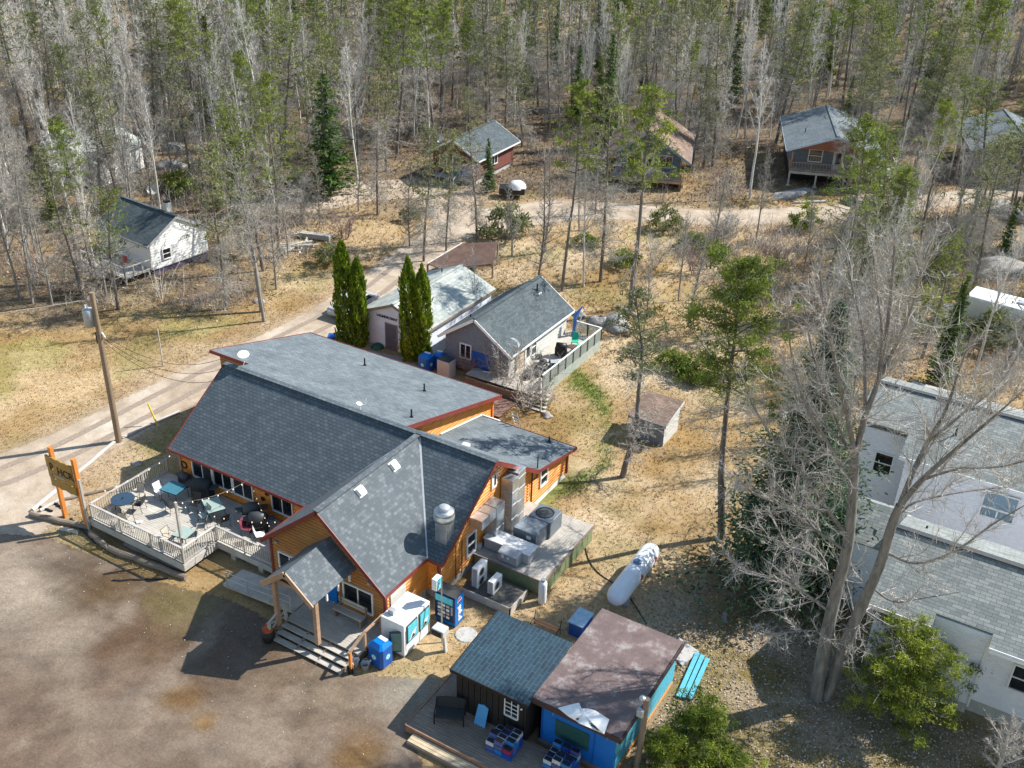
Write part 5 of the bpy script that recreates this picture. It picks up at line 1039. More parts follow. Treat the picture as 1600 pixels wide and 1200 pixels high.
bx=thing('chimney_bump_out','x','x') if False else None
wallpanel('bump_out_wall',(-1.0,38.6,0),X,-Y,[(0,.55),(2.22,.55),(2.22,4.55),(0,4.55)],SD,h1,.115,.012); wallpanel('bump_out_wall',(1.22,38.6,0),Y,X,[(0,.55),(.3,.55),(.3,4.6),(0,4.5)],SD,h1,.115,.012); wallpanel('bump_out_wall',(-1.0,38.6,0),Y,-X,[(0,.55),(.3,.55),(.3,4.6),(0,4.5)],SD,h1,.115,.012)
pass; MB().box(-.95,38.63,0,1.18,38.9,.55).make('bump_out_base',CONC,h1); MB().box(-.15,38.53,2.6,.2,38.59,2.85).make('wall_vent',BLACK,h1)
MB().box(1.17,38.53,.5,1.26,38.6,4.6).box(-1.04,38.53,.5,-.96,38.6,4.6).make('corner_board',WHITE,h1)
MB().box(1.3,37.9,4.2,x1,38.0,4.32).make('gutter',WHITE,h1); MB().box(5.2,38.72,.4,5.28,38.8,4.3).make('downpipe',WHITE,h1); MB().box(4.6,38.7,.9,4.95,38.84,1.4).make('meter_box',GALV2,h1)
window(h1,(2.45,38.85,2.15),X,-Y,1.3,1.25,1,split=True,fr=.07); window(h1,(-2.4,38.85,2.4),X,-Y,.9,1.2,1,split=True); window(h1,(6.0,38.85,2.15),X,-Y,1.3,1.25,2)
# low wing to the left of the near house
lw_=thing('house_wing','small grey roofed wing joined to the left of the white house','house wing',(-4.7,44,0)); wallpanel('wall',(-5.6,42.6,0),X,-Y,[(0,.5),(2.1,.5),(2.1,4.4),(0,4.4)],SD,lw_,.13,.012); wallpanel('wall',(-5.6,42.6,0),Y,-X,[(0,.5),(3.2,.5),(3.2,4.4),(1.6,5.3),(0,4.4)],SD,lw_,.13,.012); wallpanel('wall',(-5.6,45.8,0),X,Y,[(0,.5),(2.1,.5),(2.1,4.4),(0,4.4)],SD,lw_,.13,.012)
mb=MB(); slab(mb,(-5.95,42.2,4.35),(-3.7,42.2,4.35),(-3.7,44.2,5.5),(-5.95,44.2,5.5),.12); slab(mb,(-5.95,46.2,4.35),(-3.7,46.2,4.35),(-3.7,44.2,5.5),(-5.95,44.2,5.5),.12); mb.make('roof',SH_W,lw_); MB().box(-5.55,42.65,0,-3.5,45.75,.5).make('foundation',CONC,lw_)
h2=thing('white_house','taller white house behind with a long grey shingle roof and wide window','house',(0,52,0))
y0=50.3; ze=5.15; zr=6.7; yr=54.3; x0=-7.9; x1=14.5; yb=58.2
wallpanel('wall',(-4.9,y0,0),X,-Y,[(0,.3),(x1+4.9,.3),(x1+4.9,ze),(0,ze)],SD,h2,.13,.012); wallpanel('wall',(x0+.3,y0+1.6,0),X,-Y,[(0,.3),(2.7,.3),(2.7,ze),(0,ze)],SD,h2,.13,.012); wallpanel('wall',(-4.9,y0,0),Y,-X,[(0,.3),(1.6,.3),(1.6,ze),(0,ze)],SD,h2,.13,.012)
wallpanel('wall',(x0+.3,y0+1.6,0),Y,-X,[(0,.3),(6.3,.3),(6.3,ze),(2.4,zr),(0,ze)],SD,h2,.13,.012); wallpanel('wall',(x0+.3,yb,0),X,Y,[(0,.3),(x1-x0,.3),(x1-x0,ze),(0,ze)],SD,h2,.13,.012)
s2=(zr-ze)/(yr-y0)
mb=MB(); slab(mb,(-5.2,y0-.45,ze-.45*s2+.1),(x1,y0-.45,ze-.45*s2+.1),(x1,yr,zr+.1),(-5.2,yr,zr+.1),.14); slab(mb,(x0,y0+1.15,ze+1.15*s2+.1),(-5.2,y0+1.15,ze+1.15*s2+.1),(-5.2,yr,zr+.1),(x0,yr,zr+.1),.14); slab(mb,(x0,yb+.4,ze-.05),(x1,yb+.4,ze-.05),(x1,yr,zr+.1),(x0,yr,zr+.1),.14); mb.make('roof',SH_W,h2)
MB().beam((x0,yr,zr+.12),(x1,yr,zr+.12),.3,.05).make('ridge_vent',DGREY,h2); fascia('fascia',(-5.2,y0-.47,ze-.45*s2+.1),(x1,y0-.47,ze-.45*s2+.1),h2,WHITE)
window(h2,(-.75,50.3,2.95),X,-Y,1.55,1.45,1,split=False,fr=.08,glass=plain('reflecting glass',(.10,.22,.32),.1,spec=.8)); MB().box(-.75,50.22,3.4,.8,50.27,3.5).box(-.02,50.22,2.95,.06,50.27,3.45).make('window_bar',WHITE,h2)
window(h2,(-6.6,51.9,2.6),X,-Y,.9,1.2,1,split=True); vent_pipe(h2,(-3.0,52.2,5.95),.6); vent_pipe(h1,(-2.6,43.5,5.1),.5)
# white trailer and grey van beyond
rv=thing('travel_trailer','long white travel trailer roof at the right edge beyond the bare tree','trailer',(1.5,81,0),-.12); MB().box(-8,-1.25,.5,9,1.25,2.7).make('trailer_body',WHITE,rv,True,bevel=.15)
for x in (-4.5,.5,4): MB().box(x,-.3,2.7,x+.9,.3,2.85).make('roof_vent',GALV2,rv,True)
for x in (-6,-2,3): MB().box(x,-1.28,1.4,x+1.1,-1.24,2.1).make('trailer_window',GLASS,rv,True)
for x in (-1,.2): MB().lathe((x,-1.1,.4),[(0,-.1),(.36,-.1),(.36,.12),(0,.12)],16,ax=Y).make('wheel',BLACK,rv,True)
q=at(1520,508); car('dark grey pickup parked below the white trailer',(q.x,q.y,0),-.1,(.12,.125,.13),5.2,1.9,1.75)
o=MB().box(-7.5,66.5,0,9,67.9,.7).make('retaining_wall',CONC); tag(o,'long pale low concrete wall behind the upper white house','wall')
# ---------------------------------------------------------------- cabins among the trees
def cabin(name,lab,loc,rz,W,L,z0,hw,rise,oh,wall,roof,trim,gab=None,ohf=None,cat='cabin'):
    t=thing(name,lab,cat,loc,rz); gable_house(t,W,L,z0,hw,rise,oh,wall,roof,trim,gablem=gab,ohf=ohf,pitch=.22,th=.02); return t
def simple_rail(t,p,q,zf,h=.95,n=4,mat=None,bal=.3):
    mat=mat or RAILW; p=Vector((p[0],p[1],zf)); q=Vector((q[0],q[1],zf)); L=(q-p).length
    MB().beam(p+Z*h,q+Z*h,.1,.06).make('top_rail',mat,t,True); MB().beam(p+Z*.15,q+Z*.15,.06,.06).make('bottom_rail',mat,t,True)
    pm=mesh_of(MB().box(-.05,-.05,0,.05,.05,h),'post',mat); bm=mesh_of(MB().box(-.025,-.025,.15,.025,.025,h),'baluster',mat)
    for k in range(n+1): inst(pm,'post',t,p.lerp(q,k/n),0,True)
    nb=int(L/bal)
    for k in range(1,nb): inst(bm,'baluster',t,p.lerp(q,k/nb),0,True)
# white gable cabin at left
a=at(240.6,431.6); b=at(325.9,401.6); d=(b-a); rz=math.atan2(d.y,d.x)
wc=cabin('white_cabin','white cabin with sunlit blank gable and dark green roof left of the road',(a.x,a.y,0),rz,5.6,7.0,.5,2.2,1.6,.3,WHITE,SH_DARK,plain('grey trim',(.35,.35,.36),.6),ohf=.12)
MB().box(.1,.1,0,5.5,6.9,.5).make('foundation',plain('purple grey skirting',(.10,.08,.13),.9),wc,True)
window(wc,(1.1,0,1.2),X,-Y,.7,.8,1,local=True,split=True); MB().box(2.9,1.2,4.2,3.4,1.7,5.2).make('chimney',CREAM,wc,True); MB().box(2.95,1.25,5.2,3.35,1.65,5.35).make('chimney_cap',BLACK,wc,True)
dkc=thing('cabin_deck','pale railed deck on the left side of the white cabin','deck',(a.x,a.y,0),rz); boards(dkc,-2.6,-.05,0,6.0,.6,GREYW2,along='y',local=True,w=.18)
simple_rail(dkc,(-2.6,0),(-.1,0),.6,.9,3,GREYW2,.8); simple_rail(dkc,(-2.6,0),(-2.6,6),.6,.9,5,GREYW2,.8)
for x,y in ((-2.5,.05),(-.3,.05),(-2.5,5.8)): MB().box(x-.06,y,0,x+.06,y+.12,.58).make('pier',GREYW2,dkc,True)
t=thing('red_chair','red chair on the white cabin deck behind the pine','chair',(0,0,0)); t.location=MAT[dkc.name]@V(-1.2,2.2,.6); MB().box(-.25,-.25,.35,.25,.25,.4).make('seat',RED,t,True); MB().box(-.25,.2,.4,.25,.25,.9).make('backrest',RED,t,True)
p=at(243,320); t=thing('satellite_dish','pale satellite dish on a ground post behind the white cabin','dish',(p.x,p.y,0)); MB().tube([(0,0,0),(0,0,1.4)],.04,6).make('mast',GALV2,t,True); MB().lathe((0,0,1.5),[(0,0),(.3,.05),(.55,.16),(.57,.18)],20,ax=V(.3,-.6,.6).normalized()).make('dish_bowl',CREAM,t,True,smooth=True)
# far left white house
p=at(83,287); fl=cabin('white_farm_cabin','white cabin with pale roof glimpsed through bare trees at the far left',(p.x,p.y,0),.25,5.6,7.5,.2,2.6,1.3,.3,WHITE,SH_PALE,WHITE); window(fl,(1.8,0,1.0),X,-Y,1.2,1.0,2,local=True)
p=at(30,262); fl2=cabin('white_outbuilding','long low white outbuilding left of the far left cabin',(p.x,p.y+3,0),.1,4.5,6,.1,2.2,.8,.2,CREAM,SH_PALE,WHITE,cat='outbuilding')
# red cabin
a=at(743,292); rz=0.05
rc=cabin('red_cabin','dark red cabin with slate roof and front steps behind leaning pine',(a.x-5.6,a.y+.3,0),rz,5.4,8.0,.6,2.3,1.5,.55,plain('dark red siding',(.16,.055,.04),.7),SH_DARK,WHITE,gab=plain('dark red gable',(.12,.04,.03),.7))
MB().box(.2,.2,0,5.2,7.8,.6).make('foundation',CONC,rc,True); window(rc,(.9,0,1.3),X,-Y,.8,1.1,1,local=True); door(rc,(2.5,0,.6),X,-Y,.85,2.0,plain('green door',(.08,.2,.17),.5),WHITE,True,lite=True); window(rc,(5.4,3.0,1.4),Y,X,1.2,.9,2,local=True)
boards(rc,.6,4.2,-1.3,-.05,.6,GREYW,along='x',local=True)
for k in range(4): MB().box(2.4,-1.6-.3*k,.45-.13*k-.05,3.9,-1.32-.3*k,.45-.13*k).make('step',GREYW2,rc,True)
MB().beam((4.0,-1.3,1.5),(4.0,-2.5,1.0),.06,.06).beam((2.3,-1.3,1.5),(2.3,-2.5,1.0),.06,.06).make('handrail',GREYW2,rc,True); MB().box(3.97,-1.33,.6,4.03,-1.27,1.5).box(3.97,-2.5,0,4.03,-2.44,1.0).box(2.27,-2.5,0,2.33,-2.44,1.0).make('rail_post',GREYW2,rc,True)
q=MAT[rc.name]@V(4.35,-.6,.6); bluebin('blue bin on the front landing of the dark red cabin',q.x,q.y,0,.75,False,.6)
MB().lathe((.2,1.4,3.6),[(0,0),(.3,.05),(.42,.15)],16,ax=V(-.3,-.5,.7).normalized()).make('satellite_dish',WHITE,rc,True)
q=at(775,305); t=thing('covered_trailer','small dark trailer under a white cover beside the dark red cabin','trailer',(q.x+1.6,q.y+.5,0),.5); MB().box(-1.3,-.8,.5,1.3,.8,1.1).make('trailer_box',BLACK,t,True); MB().lathe((.5,0,1.0),[(.95,0),(.85,.35),(.6,.62),(0,.72)],9).make('white_cover',WHITE,t,True,smooth=True)
for s in (-1,1): MB().lathe((-.3,s*.85,.35),[(0,-.08),(.35,-.08),(.35,.08),(0,.08)],14,ax=Y).make('wheel',BLACK,t,True)
# brown roofed cabin
a=at(957,312); b=at(1052,318); d=b-a
bc=cabin('brown_roof_cabin','cabin with light brown roof and raised front deck behind the tall pine',(-45.3,98.6,0),.36,6.8,8.0,1.0,2.5,2.3,1.15,GREYS,SH_BROWN,plain('blue grey fascia',(.2,.27,.33),.6),ohf=2.2)
window(bc,(1.2,0,1.7),X,-Y,1.5,1.2,2,local=True); window(bc,(4.6,0,1.7),X,-Y,1.3,1.2,2,local=True); door(bc,(3.1,0,1.0),X,-Y,.9,2.0,WHITE,WHITE,True,lite=True)
boards(bc,-.3,7.1,-2.6,-.05,1.0,GREYW,along='x',local=True); MB().box(-.3,-2.66,.75,7.1,-2.6,1.02).make('deck_rim',POSTW,bc,True); simple_rail(bc,(-.3,-2.55),(7.1,-2.55),1.0,.85,6,POSTW,.5)
for x in (0,2.3,4.7,7.0): MB().box(x-.08,-2.5,0,x+.08,-2.35,.98).make('stilt',RAILW,bc,True)
MB().box(6.8,-1.2,0,6.84,-.05,.98).make('skirt',GREYS,bc,True); MB().tube([(5.0,3.6,4.2),(5.0,3.6,5.7)],.14,10).make('chimney_pipe',RUST,bc,True); MB().lathe((5.0,3.6,4.4),[(.4,-.1),(.2,.35)],12).make('flue_flashing',GALV,bc,True)
fs=thing('privacy_screen','tall pale board screen leaning outward at the end of the brown cabin deck','screen',MAT[bc.name]@V(7.3,0,0),.36)
for k in range(14): MB().box(0,-2.6+k*.34,.2,.05,-2.3+k*.34,2.5+.05*k).make('board',GREYW2 if k>3 else POSTW,fs,True)
MB().box(-.05,-2.6,1.0,0,2.1,1.1).make('rail',GREYW2,fs,True)
# cabin on stilts, right
a=at(1223,288.5); b=at(1262,290); rz=.36
sc_=cabin('stilt_cabin','grey cabin on stilts with blue grey roof and railed front porch',(a.x-.1,a.y+1.7,0),rz,8.6,11.5,1.6,2.4,1.5,.75,plain('blue grey siding',(.16,.18,.22),.7),SH_FINE,plain('pale blue fascia',(.45,.55,.65),.6),gab=plain('blue grey siding front',(.17,.19,.23),.7),ohf=2.0)
MB().prism([(.1,-1.9,4.12),(8.5,-1.9,4.12),(4.3,-1.9,5.35)],(0,.08,0)).make('gable_board',plain('red brown gable',(.25,.09,.05),.7),sc_,True)
window(sc_,(1.9,0,2.4),X,-Y,1.3,1.2,1,split=True,local=True,fr=.1); door(sc_,(4.5,0,1.65),X,-Y,.95,2.0,WHITE,WHITE,True,lite=True); window(sc_,(6.6,0,2.5),X,-Y,.8,1.1,1,local=True)
MB().box(.1,.6,.0,8.5,11.3,1.5).make('painted_underfloor_shade',BLACK,sc_,True)  # black block paints in the shade between the stilts, no real part
boards(sc_,-.1,8.7,-1.8,-.03,1.65,GREYW,along='x',local=True); MB().box(-.1,-1.86,1.38,8.7,-1.8,1.66).make('deck_rim',GREYW,sc_,True); simple_rail(sc_,(-.05,-1.75),(8.65,-1.75),1.65,.95,4,POSTW,.3); simple_rail(sc_,(-.05,-1.75),(-.05,0),1.65,.95,1,POSTW,.4)
for x in (0,2.8,5.7,8.6): MB().box(x-.09,-1.8,0,x+.09,-1.62,1.4).box(x-.22,-1.95,0,x+.22,-1.5,.12).make('stilt',GREYW2,sc_,True)
for x in (0,8.6): MB().box(x-.07,-1.8,1.65,x+.07,-1.66,3.75).make('porch_post',POSTW,sc_,True)
vent_pipe(sc_,(1.4,3.0,4.55),.6,local=True); MB().tube([(7.2,6.0,4.0),(7.2,6,8.0)],.03,6).make('antenna_mast',GALV2,sc_,True)
boards(sc_,9.2,11.3,1.0,4.5,1.4,GREYW2,along='x',local=True); simple_rail(sc_,(11.3,1.0),(11.3,4.5),1.4,.95,3,GREYW2,.5); simple_rail(sc_,(9.2,4.5),(11.3,4.5),1.4,.95,2,GREYW2,.5)
for k in range(6): MB().box(9.3,.7-.32*k,1.2-.2*k,10.9,.98-.32*k,1.26-.2*k).make('step',GREYW,sc_,True)
for x,y in ((9.3,1.1),(11.2,1.1),(11.2,4.4)): MB().box(x-.08,y-.08,0,x+.08,y+.08,1.35).make('stilt',GREYW,sc_,True)
# far right cabin
a=at(1508,280); fr_=cabin('edge_cabin','dark cabin with pale blue grey roof partly hidden by a pine at the right edge',(a.x,a.y+1.5,0),.32,9,10,1.2,2.4,1.6,.7,plain('dark grey siding',(.10,.11,.13),.7),SH_FINE,plain('pale fascia',(.5,.55,.6),.6),ohf=2.0)
MB().box(.1,.1,.0,8.9,9.9,1.15).make('painted_underfloor_shade',BLACK,fr_,True); window(fr_,(4.8,0,2.0),X,-Y,1.5,1.3,2,local=True); window(fr_,(1.4,0,2.0),X,-Y,1.3,1.2,2,local=True); boards(fr_,-.1,9.1,-1.9,-.03,1.2,GREYW,along='x',local=True); simple_rail(fr_,(-.05,-1.85),(9.05,-1.85),1.2,.95,5,CREAM,.4)  # black block below the floor stands in for the shade there
for x in (0,3,6,9): MB().box(x-.09,-1.9,0,x+.09,-1.72,1.1).make('stilt',GREYW,fr_,True)
# tent-like shelter and wood piles
o=at(236,395); 
def boulder(lab,px,py,sx,sy,sz,seed,grp='granite boulders'):
    p=at(px,py); rj=np.random.RandomState(seed); import bmesh
    bm=bmesh.new(); bmesh.ops.create_icosphere(bm,subdivisions=3,radius=1)
    ph=rj.rand(6)*6
    for v in bm.verts:
        c=v.co; k=1+.22*math.sin(c.x*3.1+ph[0])*math.cos(c.y*2.7+ph[1])+.12*math.sin(c.z*5+c.x*4+ph[2])+.06*math.sin(c.y*9+ph[3])
        v.co=Vector((c.x*sx*k,c.y*sy*k,max(-.1,c.z*sz*k)))
    me=bpy.data.meshes.new('boulder'); bm.to_mesh(me); bm.free(); me.polygons.foreach_set('use_smooth',[True]*len(me.polygons)); me.materials.append(ROCK)
    b_=bpy.data.objects.new('boulder',me); C.objects.link(b_); b_.location=(p.x,p.y,0); b_.rotation_euler=(0,0,ph[4]); tag(b_,lab,'boulder',grp)
for i,(px,py,a,b,c,l) in enumerate(((962,508,1.5,1.0,.7,'pale granite boulder just behind the grey cottage deck'),(935,505,.9,.7,.5,'smaller boulder left of the one behind the cottage deck'),(905,492,.7,.5,.35,'low rock beside the grey cottage corner'),
  (1572,334,3.2,1.6,.9,'wide bare rock below the edge cabin'),(1240,304,3.2,1.0,.4,'long flat rock ledge in front of the stilt cabin'),(1345,322,2.4,1.1,.7,'rounded rock right of the ledge by the stilt cabin steps'),
  (1575,425,4.0,2.0,1.0,'broad pale rock outcrop near the right edge above the trailer'),(1180,432,2.0,1.1,.4,'half buried rock in the scrub below the cabin road'),(270,232,1.3,1.0,.7,'pale rock in the clearing behind the white cabin'),(268,262,1.5,1.1,.8,'second pale rock in the clearing behind the white cabin'),(405,472,.5,.4,.25,'pale stone by the bare tree at the road'),
  (855,650,.45,.35,.2,'flat dark stone at the foot of the cottage steps'),(215,725,.35,.25,.15,'small stone in the dry bank by the deck'))): boulder(l,px,py,a,b,c,i)
rj=random.Random(33)
for nm,lab,px,py,n,m_ in (('lumber_pile','stack of pale sawn boards in the scrub above the dirt road',492,372,7,GREYW2),('log_pile','criss-cross heap of old logs beside the sawn boards',470,388,9,GREYW),('log_pile','small heap of cut logs further right in the scrub',520,395,6,BK_GREY)):
    p=at(px,py); t=thing(nm,lab,'wood pile',(p.x,p.y,0),.3,group='wood piles')
    for k in range(n): 
        if 'boards' in lab and 'stack' in lab: MB().box(-1.6+rj.uniform(-.2,.2),-.5+.35*(k%3),.1+.16*(k//3),1.6,-.25+.35*(k%3),.22+.16*(k//3)).make('board',m_,t,True)
        else:
            aa=rj.uniform(0,3.1); l_=rj.uniform(.9,1.8); c_=V(rj.gauss(0,.5),rj.gauss(0,.5),.15+.12*(k%3)); v_=V(math.cos(aa),math.sin(aa),rj.uniform(-.1,.15)); MB().tube([c_-v_*l_,c_+v_*l_],rj.uniform(.07,.13),7).make('log',m_,t,True)
# fallen timbers and edge logs along the cabin road
for a,b,l in (((1240,318),(1290,316),'pale log bordering the road by the stilt cabin'),((1380,308),(1440,312),'fallen grey trunk right of the stilt cabin steps'),((1290,296),(1330,300),'short log near the stilts'),((1000,498),(965,480),'fallen branch behind the grey cottage')): log(l,a,b,.14,GREYW2,None,'fallen logs')
# ---------------------------------------------------------------- vegetation generators
def seg_mesh(name,segs,mat,sides=4):
    """segs: list of (p,q,r0,r1,sides); ribbons when sides==2"""
    if not segs: return None
    A=np.array([[*s[0],*s[1],s[2],s[3]] for s in segs]); S=np.array([s[4] for s in segs]); Vs=[];Fs=[];base=0
    for k in np.unique(S):
        a=A[S==k]; p=a[:,:3]; q=a[:,3:6]; d=q-p; L=np.linalg.norm(d,axis=1,keepdims=True)+1e-9; d=d/L
        ref=np.where(np.abs(d[:,2:3])>.9,np.array([[1.,0,0]]),np.array([[0,0,1.]])); u=np.cross(d,ref); u/=np.linalg.norm(u,axis=1,keepdims=True)+1e-9; v=np.cross(d,u)
        n=len(a)
        if k==2:
            th=(np.arange(n)*2.399)[:,None]; w=u*np.cos(th)+v*np.sin(th)
            P=np.stack([p-w*a[:,6:7],p+w*a[:,6:7],q+w*a[:,7:8],q-w*a[:,7:8]],1); F=np.arange(n*4).reshape(n,4)+base; Vs.append(P.reshape(-1,3)); Fs+=F.tolist(); base+=n*4
        else:
            an=np.arange(k)*2*np.pi/k; c=np.cos(an)[None,:,None]; s=np.sin(an)[None,:,None]; ring=u[:,None,:]*c+v[:,None,:]*s
            P=np.concatenate([p[:,None,:]+ring*a[:,6][:,None,None],(q+d*.02)[:,None,:]+ring*a[:,7][:,None,None]],1)
            i=np.arange(k); j=(i+1)%k; f=np.stack([i,j,j+k,i+k],1); F=(f[None]+(np.arange(n)*2*k)[:,None,None]+base).reshape(-1,4); Vs.append(P.reshape(-1,3)); Fs+=F.tolist(); base+=n*2*k
    me=bpy.data.meshes.new(name); fast(me,np.concatenate(Vs),np.array(Fs)); me.materials.append(mat); return me
def fast(me,V_,F):
    k=F.shape[1]; me.vertices.add(len(V_)); me.vertices.foreach_set('co',V_.ravel()); me.loops.add(F.size); me.loops.foreach_set('vertex_index',F.ravel().astype(np.int32))
    me.polygons.add(len(F)); me.polygons.foreach_set('loop_start',np.arange(len(F))*k); me.polygons.foreach_set('loop_total',np.full(len(F),k)); me.update()
def leaf_mesh(name,C_,sz,rg,mat,up=.3,asp=.45,tint=None,dirs=None):
    """many narrow quads at centres C_ with size sz"""
    C_=np.array(C_,float); n=len(C_); sz=np.broadcast_to(sz,(n,))[:,None]
    d=rg.randn(n,3) if dirs is None else dirs+rg.randn(n,3)*.35
    d[:,2]+=up; d/=np.linalg.norm(d,axis=1,keepdims=True); r=rg.randn(n,3); w=np.cross(d,r); w/=np.linalg.norm(w,axis=1,keepdims=True)+1e-9
    P=np.stack([C_-d*sz*.5-w*sz*asp*.5,C_-d*sz*.5+w*sz*asp*.5,C_+d*sz*.5+w*sz*asp*.3,C_+d*sz*.5-w*sz*asp*.3],1).reshape(-1,3)
    me=bpy.data.meshes.new(name); fast(me,P,np.arange(n*4).reshape(n,4))
    t=np.clip((tint if tint is not None else np.full(n,.5))+rg.randn(n)*.15,0,1); at_=me.attributes.new('tint','FLOAT','POINT'); at_.data.foreach_set('value',np.repeat(t,4).astype(np.float32)); me.materials.append(mat); return me
def nv(v): 
    return v/(np.linalg.norm(v)+1e-9)
def grow(rg,p,d,L,r,n,segs,sides,up=.1,wig=.12,r1=None):
    r1=r*.25 if r1 is None else r1; pts=[p]; 
    for i in range(n):
        d=nv(d+rg.randn(3)*wig+np.array([0,0,up])); q=p+d*L/n; a=r+(r1-r)*i/n; b=r+(r1-r)*(i+1)/n; segs.append((p,q,a,b,sides)); p=q; pts.append(q)
    return pts,d
def twigs(rg,pts,L,r,segs,k,up=.12,lev=1,spread=.9,dens=1.0):
    for i in range(1,len(pts)):
        for j in range(k):
            t=rg.rand(); p=pts[i-1]*(1-t)+pts[i]*t; ax=nv(pts[i]-pts[i-1]); d=nv(ax+rg.randn(3)*spread*.8); l=L*(.5+rg.rand()*.8)*(1.15-.5*i/len(pts))
            q,_=grow(rg,p,d,l,r,2+lev,segs,2 if lev<2 else 3,up,.18,r*.4)
            if lev>0: twigs(rg,q,L*.5,r*.7,segs,2,up,lev-1,spread)
def bare_tree(seed,h,r0=.14,lean=0,nb=20,base=.35,spread=.5,tw=3,lev=1,mat=None,tmat=None,multi=1,tr=.012,blen=.32):
    rg=np.random.RandomState(seed); tk=[];tg=[]
    for m_ in range(multi):
        d=nv(np.array([rg.randn()*.05+lean,rg.randn()*.05,1.])); p=np.array([0,0,-.2]); 
        if multi>1: a=m_*6.28/multi+rg.rand(); d=nv(np.array([math.cos(a)*.16,math.sin(a)*.16,1])); p=np.array([math.cos(a)*.15,math.sin(a)*.15,-.2])
        pts,_=grow(rg,p,d,h*(1-.12*rg.rand()*(multi>1)),r0,9,tk,6,.05,.035,.02)
        for b in range(nb):
            t=base+(1-base)*(b+rg.rand())/nb; i=min(int(t*9),8); f=t*9-i; p=pts[i]*(1-f)+pts[i+1]*f; a=b*2.4+rg.rand(); d=nv(np.array([math.cos(a)*spread,math.sin(a)*spread,.55+.5*t]))
            L=h*blen*(1.1-t)*(.7+.6*rg.rand())+.3; bp,_=grow(rg,p,d,L,r0*.38*(1.05-t)+.008,4,tk,4,.10,.12,.008)
            twigs(rg,bp,L*.36,tr,tg,tw,.12,lev)
    return seg_mesh('trunk',tk,mat or BK_BIRCH),seg_mesh('branches',tg,tmat or TWIG_P)
def pine(seed,h,r0=.15,crown=.42,nb=30,dead=14,needles=22,rad=2.0,sz=.22,fmat=None,bmat=None,lean=0.0,grey=.5,droop=0.0,tint=.5,bend=.04,cs_=1.0):
    rg=np.random.RandomState(seed); tk=[];tg=[];Cs=[];T=[]
    pts,_=grow(rg,np.array([0,0,-.2]),nv(np.array([lean+rg.randn()*.02,rg.randn()*.02,1.])),h,r0,11,tk,8,.03,bend,.03)
    def P(t): i=min(int(t*11),10); f=t*11-i; return pts[i]*(1-f)+pts[i+1]*f
    for b in range(nb):
        t=(1-crown)+crown*((b+rg.rand())/nb); p=P(t); a=b*2.4+rg.rand()*.8; k=(t-(1-crown))/crown
        prof=(.55+.45*math.sin(min(1,k*1.25+.2)*math.pi*.8))*(1-.55*k**2); L=rad*prof*(.6+.6*rg.rand())
        d=nv(np.array([math.cos(a),math.sin(a),.12+.55*k-droop])); bp,_=grow(rg,p,d,L,r0*.22*(1-.6*k)+.01,4,tk,4,.08,.16,.01)
        twigs(rg,bp[1:],L*.35,.01,tg,3,.12,0)
        for i in range(1,5):
            for c in range(2):
                cc=bp[i]+rg.randn(3)*np.array([.26,.26,.12])*L*.5; n=max(2,int(needles*(.4+.6*rg.rand())*(i/4)**.6)); tt=tint+rg.randn()*.22+ .15*(cc[2]-p[2]>0)
                Cs.append(cc+rg.randn(n,3)*np.array([.2,.2,.09])*(.5+.2*rad*.5)*cs_); T.append(np.full(n,tt))
    for b in range(dead):
        t=.12+(1-crown-.02)*rg.rand(); p=P(t); a=rg.rand()*6.28; d=nv(np.array([math.cos(a),math.sin(a),-.12+rg.randn()*.2])); L=rad*(.35+.6*rg.rand()); bp,_=grow(rg,p,d,L,.022,4,tg,3,-.03,.22,.006)
        twigs(rg,bp,L*.4,.011,tg,int(2+2*grey),-.03,1)
    Cs=np.concatenate(Cs); T=np.concatenate(T)
    return seg_mesh('trunk',tk,bmat or BK_PINE),seg_mesh('dead_branches',tg,TWIG_G),leaf_mesh('crown',Cs,sz*(.7+.6*rg.rand(len(Cs))),rg,fmat or F_PINE,.5,.28,T)
def spruce(seed,h,rad,levels=34,per=9,sz=.3,fmat=None,nq=7,low=.06,tint=.45):
    rg=np.random.RandomState(seed); tk=[];Cs=[];D=[];T=[]
    grow(rg,np.array([0,0,-.2]),np.array([0,0,1.]),h+.1,h*.018+.05,8,tk,7,.1,.01,.02)
    for l in range(levels):
        t=low+(1-low)*(l/levels)**.9; R=rad*(1-t)**.85*(1.0+.15*rg.randn())+.12; z=h*t; lev_t=rg.randn()*.12
        for b in range(max(4,int(per*(.5+.5*(1-t))))):
            a=rg.rand()*6.28; Lb=R*(.6+.5*rg.rand()); bt=rg.randn()*.18; dz=-.18*Lb*(1-t)
            tk.append((np.array([0,0,z]),np.array([math.cos(a)*Lb*.8,math.sin(a)*Lb*.8,z+dz*.8]),.02,.008,3))
            for q in range(nq):
                f=(q+.6)/nq; w=(1-.45*f)*R*.16; c=np.array([math.cos(a)*Lb*f,math.sin(a)*Lb*f,z+dz*f+.10*Lb*f*f]); m_=3
                Cs.append(c+rg.randn(m_,3)*np.array([w,w,.06+.02*R])); D.append(np.tile([math.cos(a),math.sin(a),-.15],(m_,1))+rg.randn(m_,3)*.5); T.append(np.full(m_,tint+bt+lev_t+.28*(f-.5)))
    Cs=np.concatenate(Cs);D=np.concatenate(D);T=np.concatenate(T)
    return seg_mesh('trunk',tk,BK_PINE),leaf_mesh('crown',Cs,sz*(.6+.6*rg.rand(len(Cs)))*(.45+.55*(1-Cs[:,2]/h)),rg,fmat or F_SPR,.05,.5,T,D)
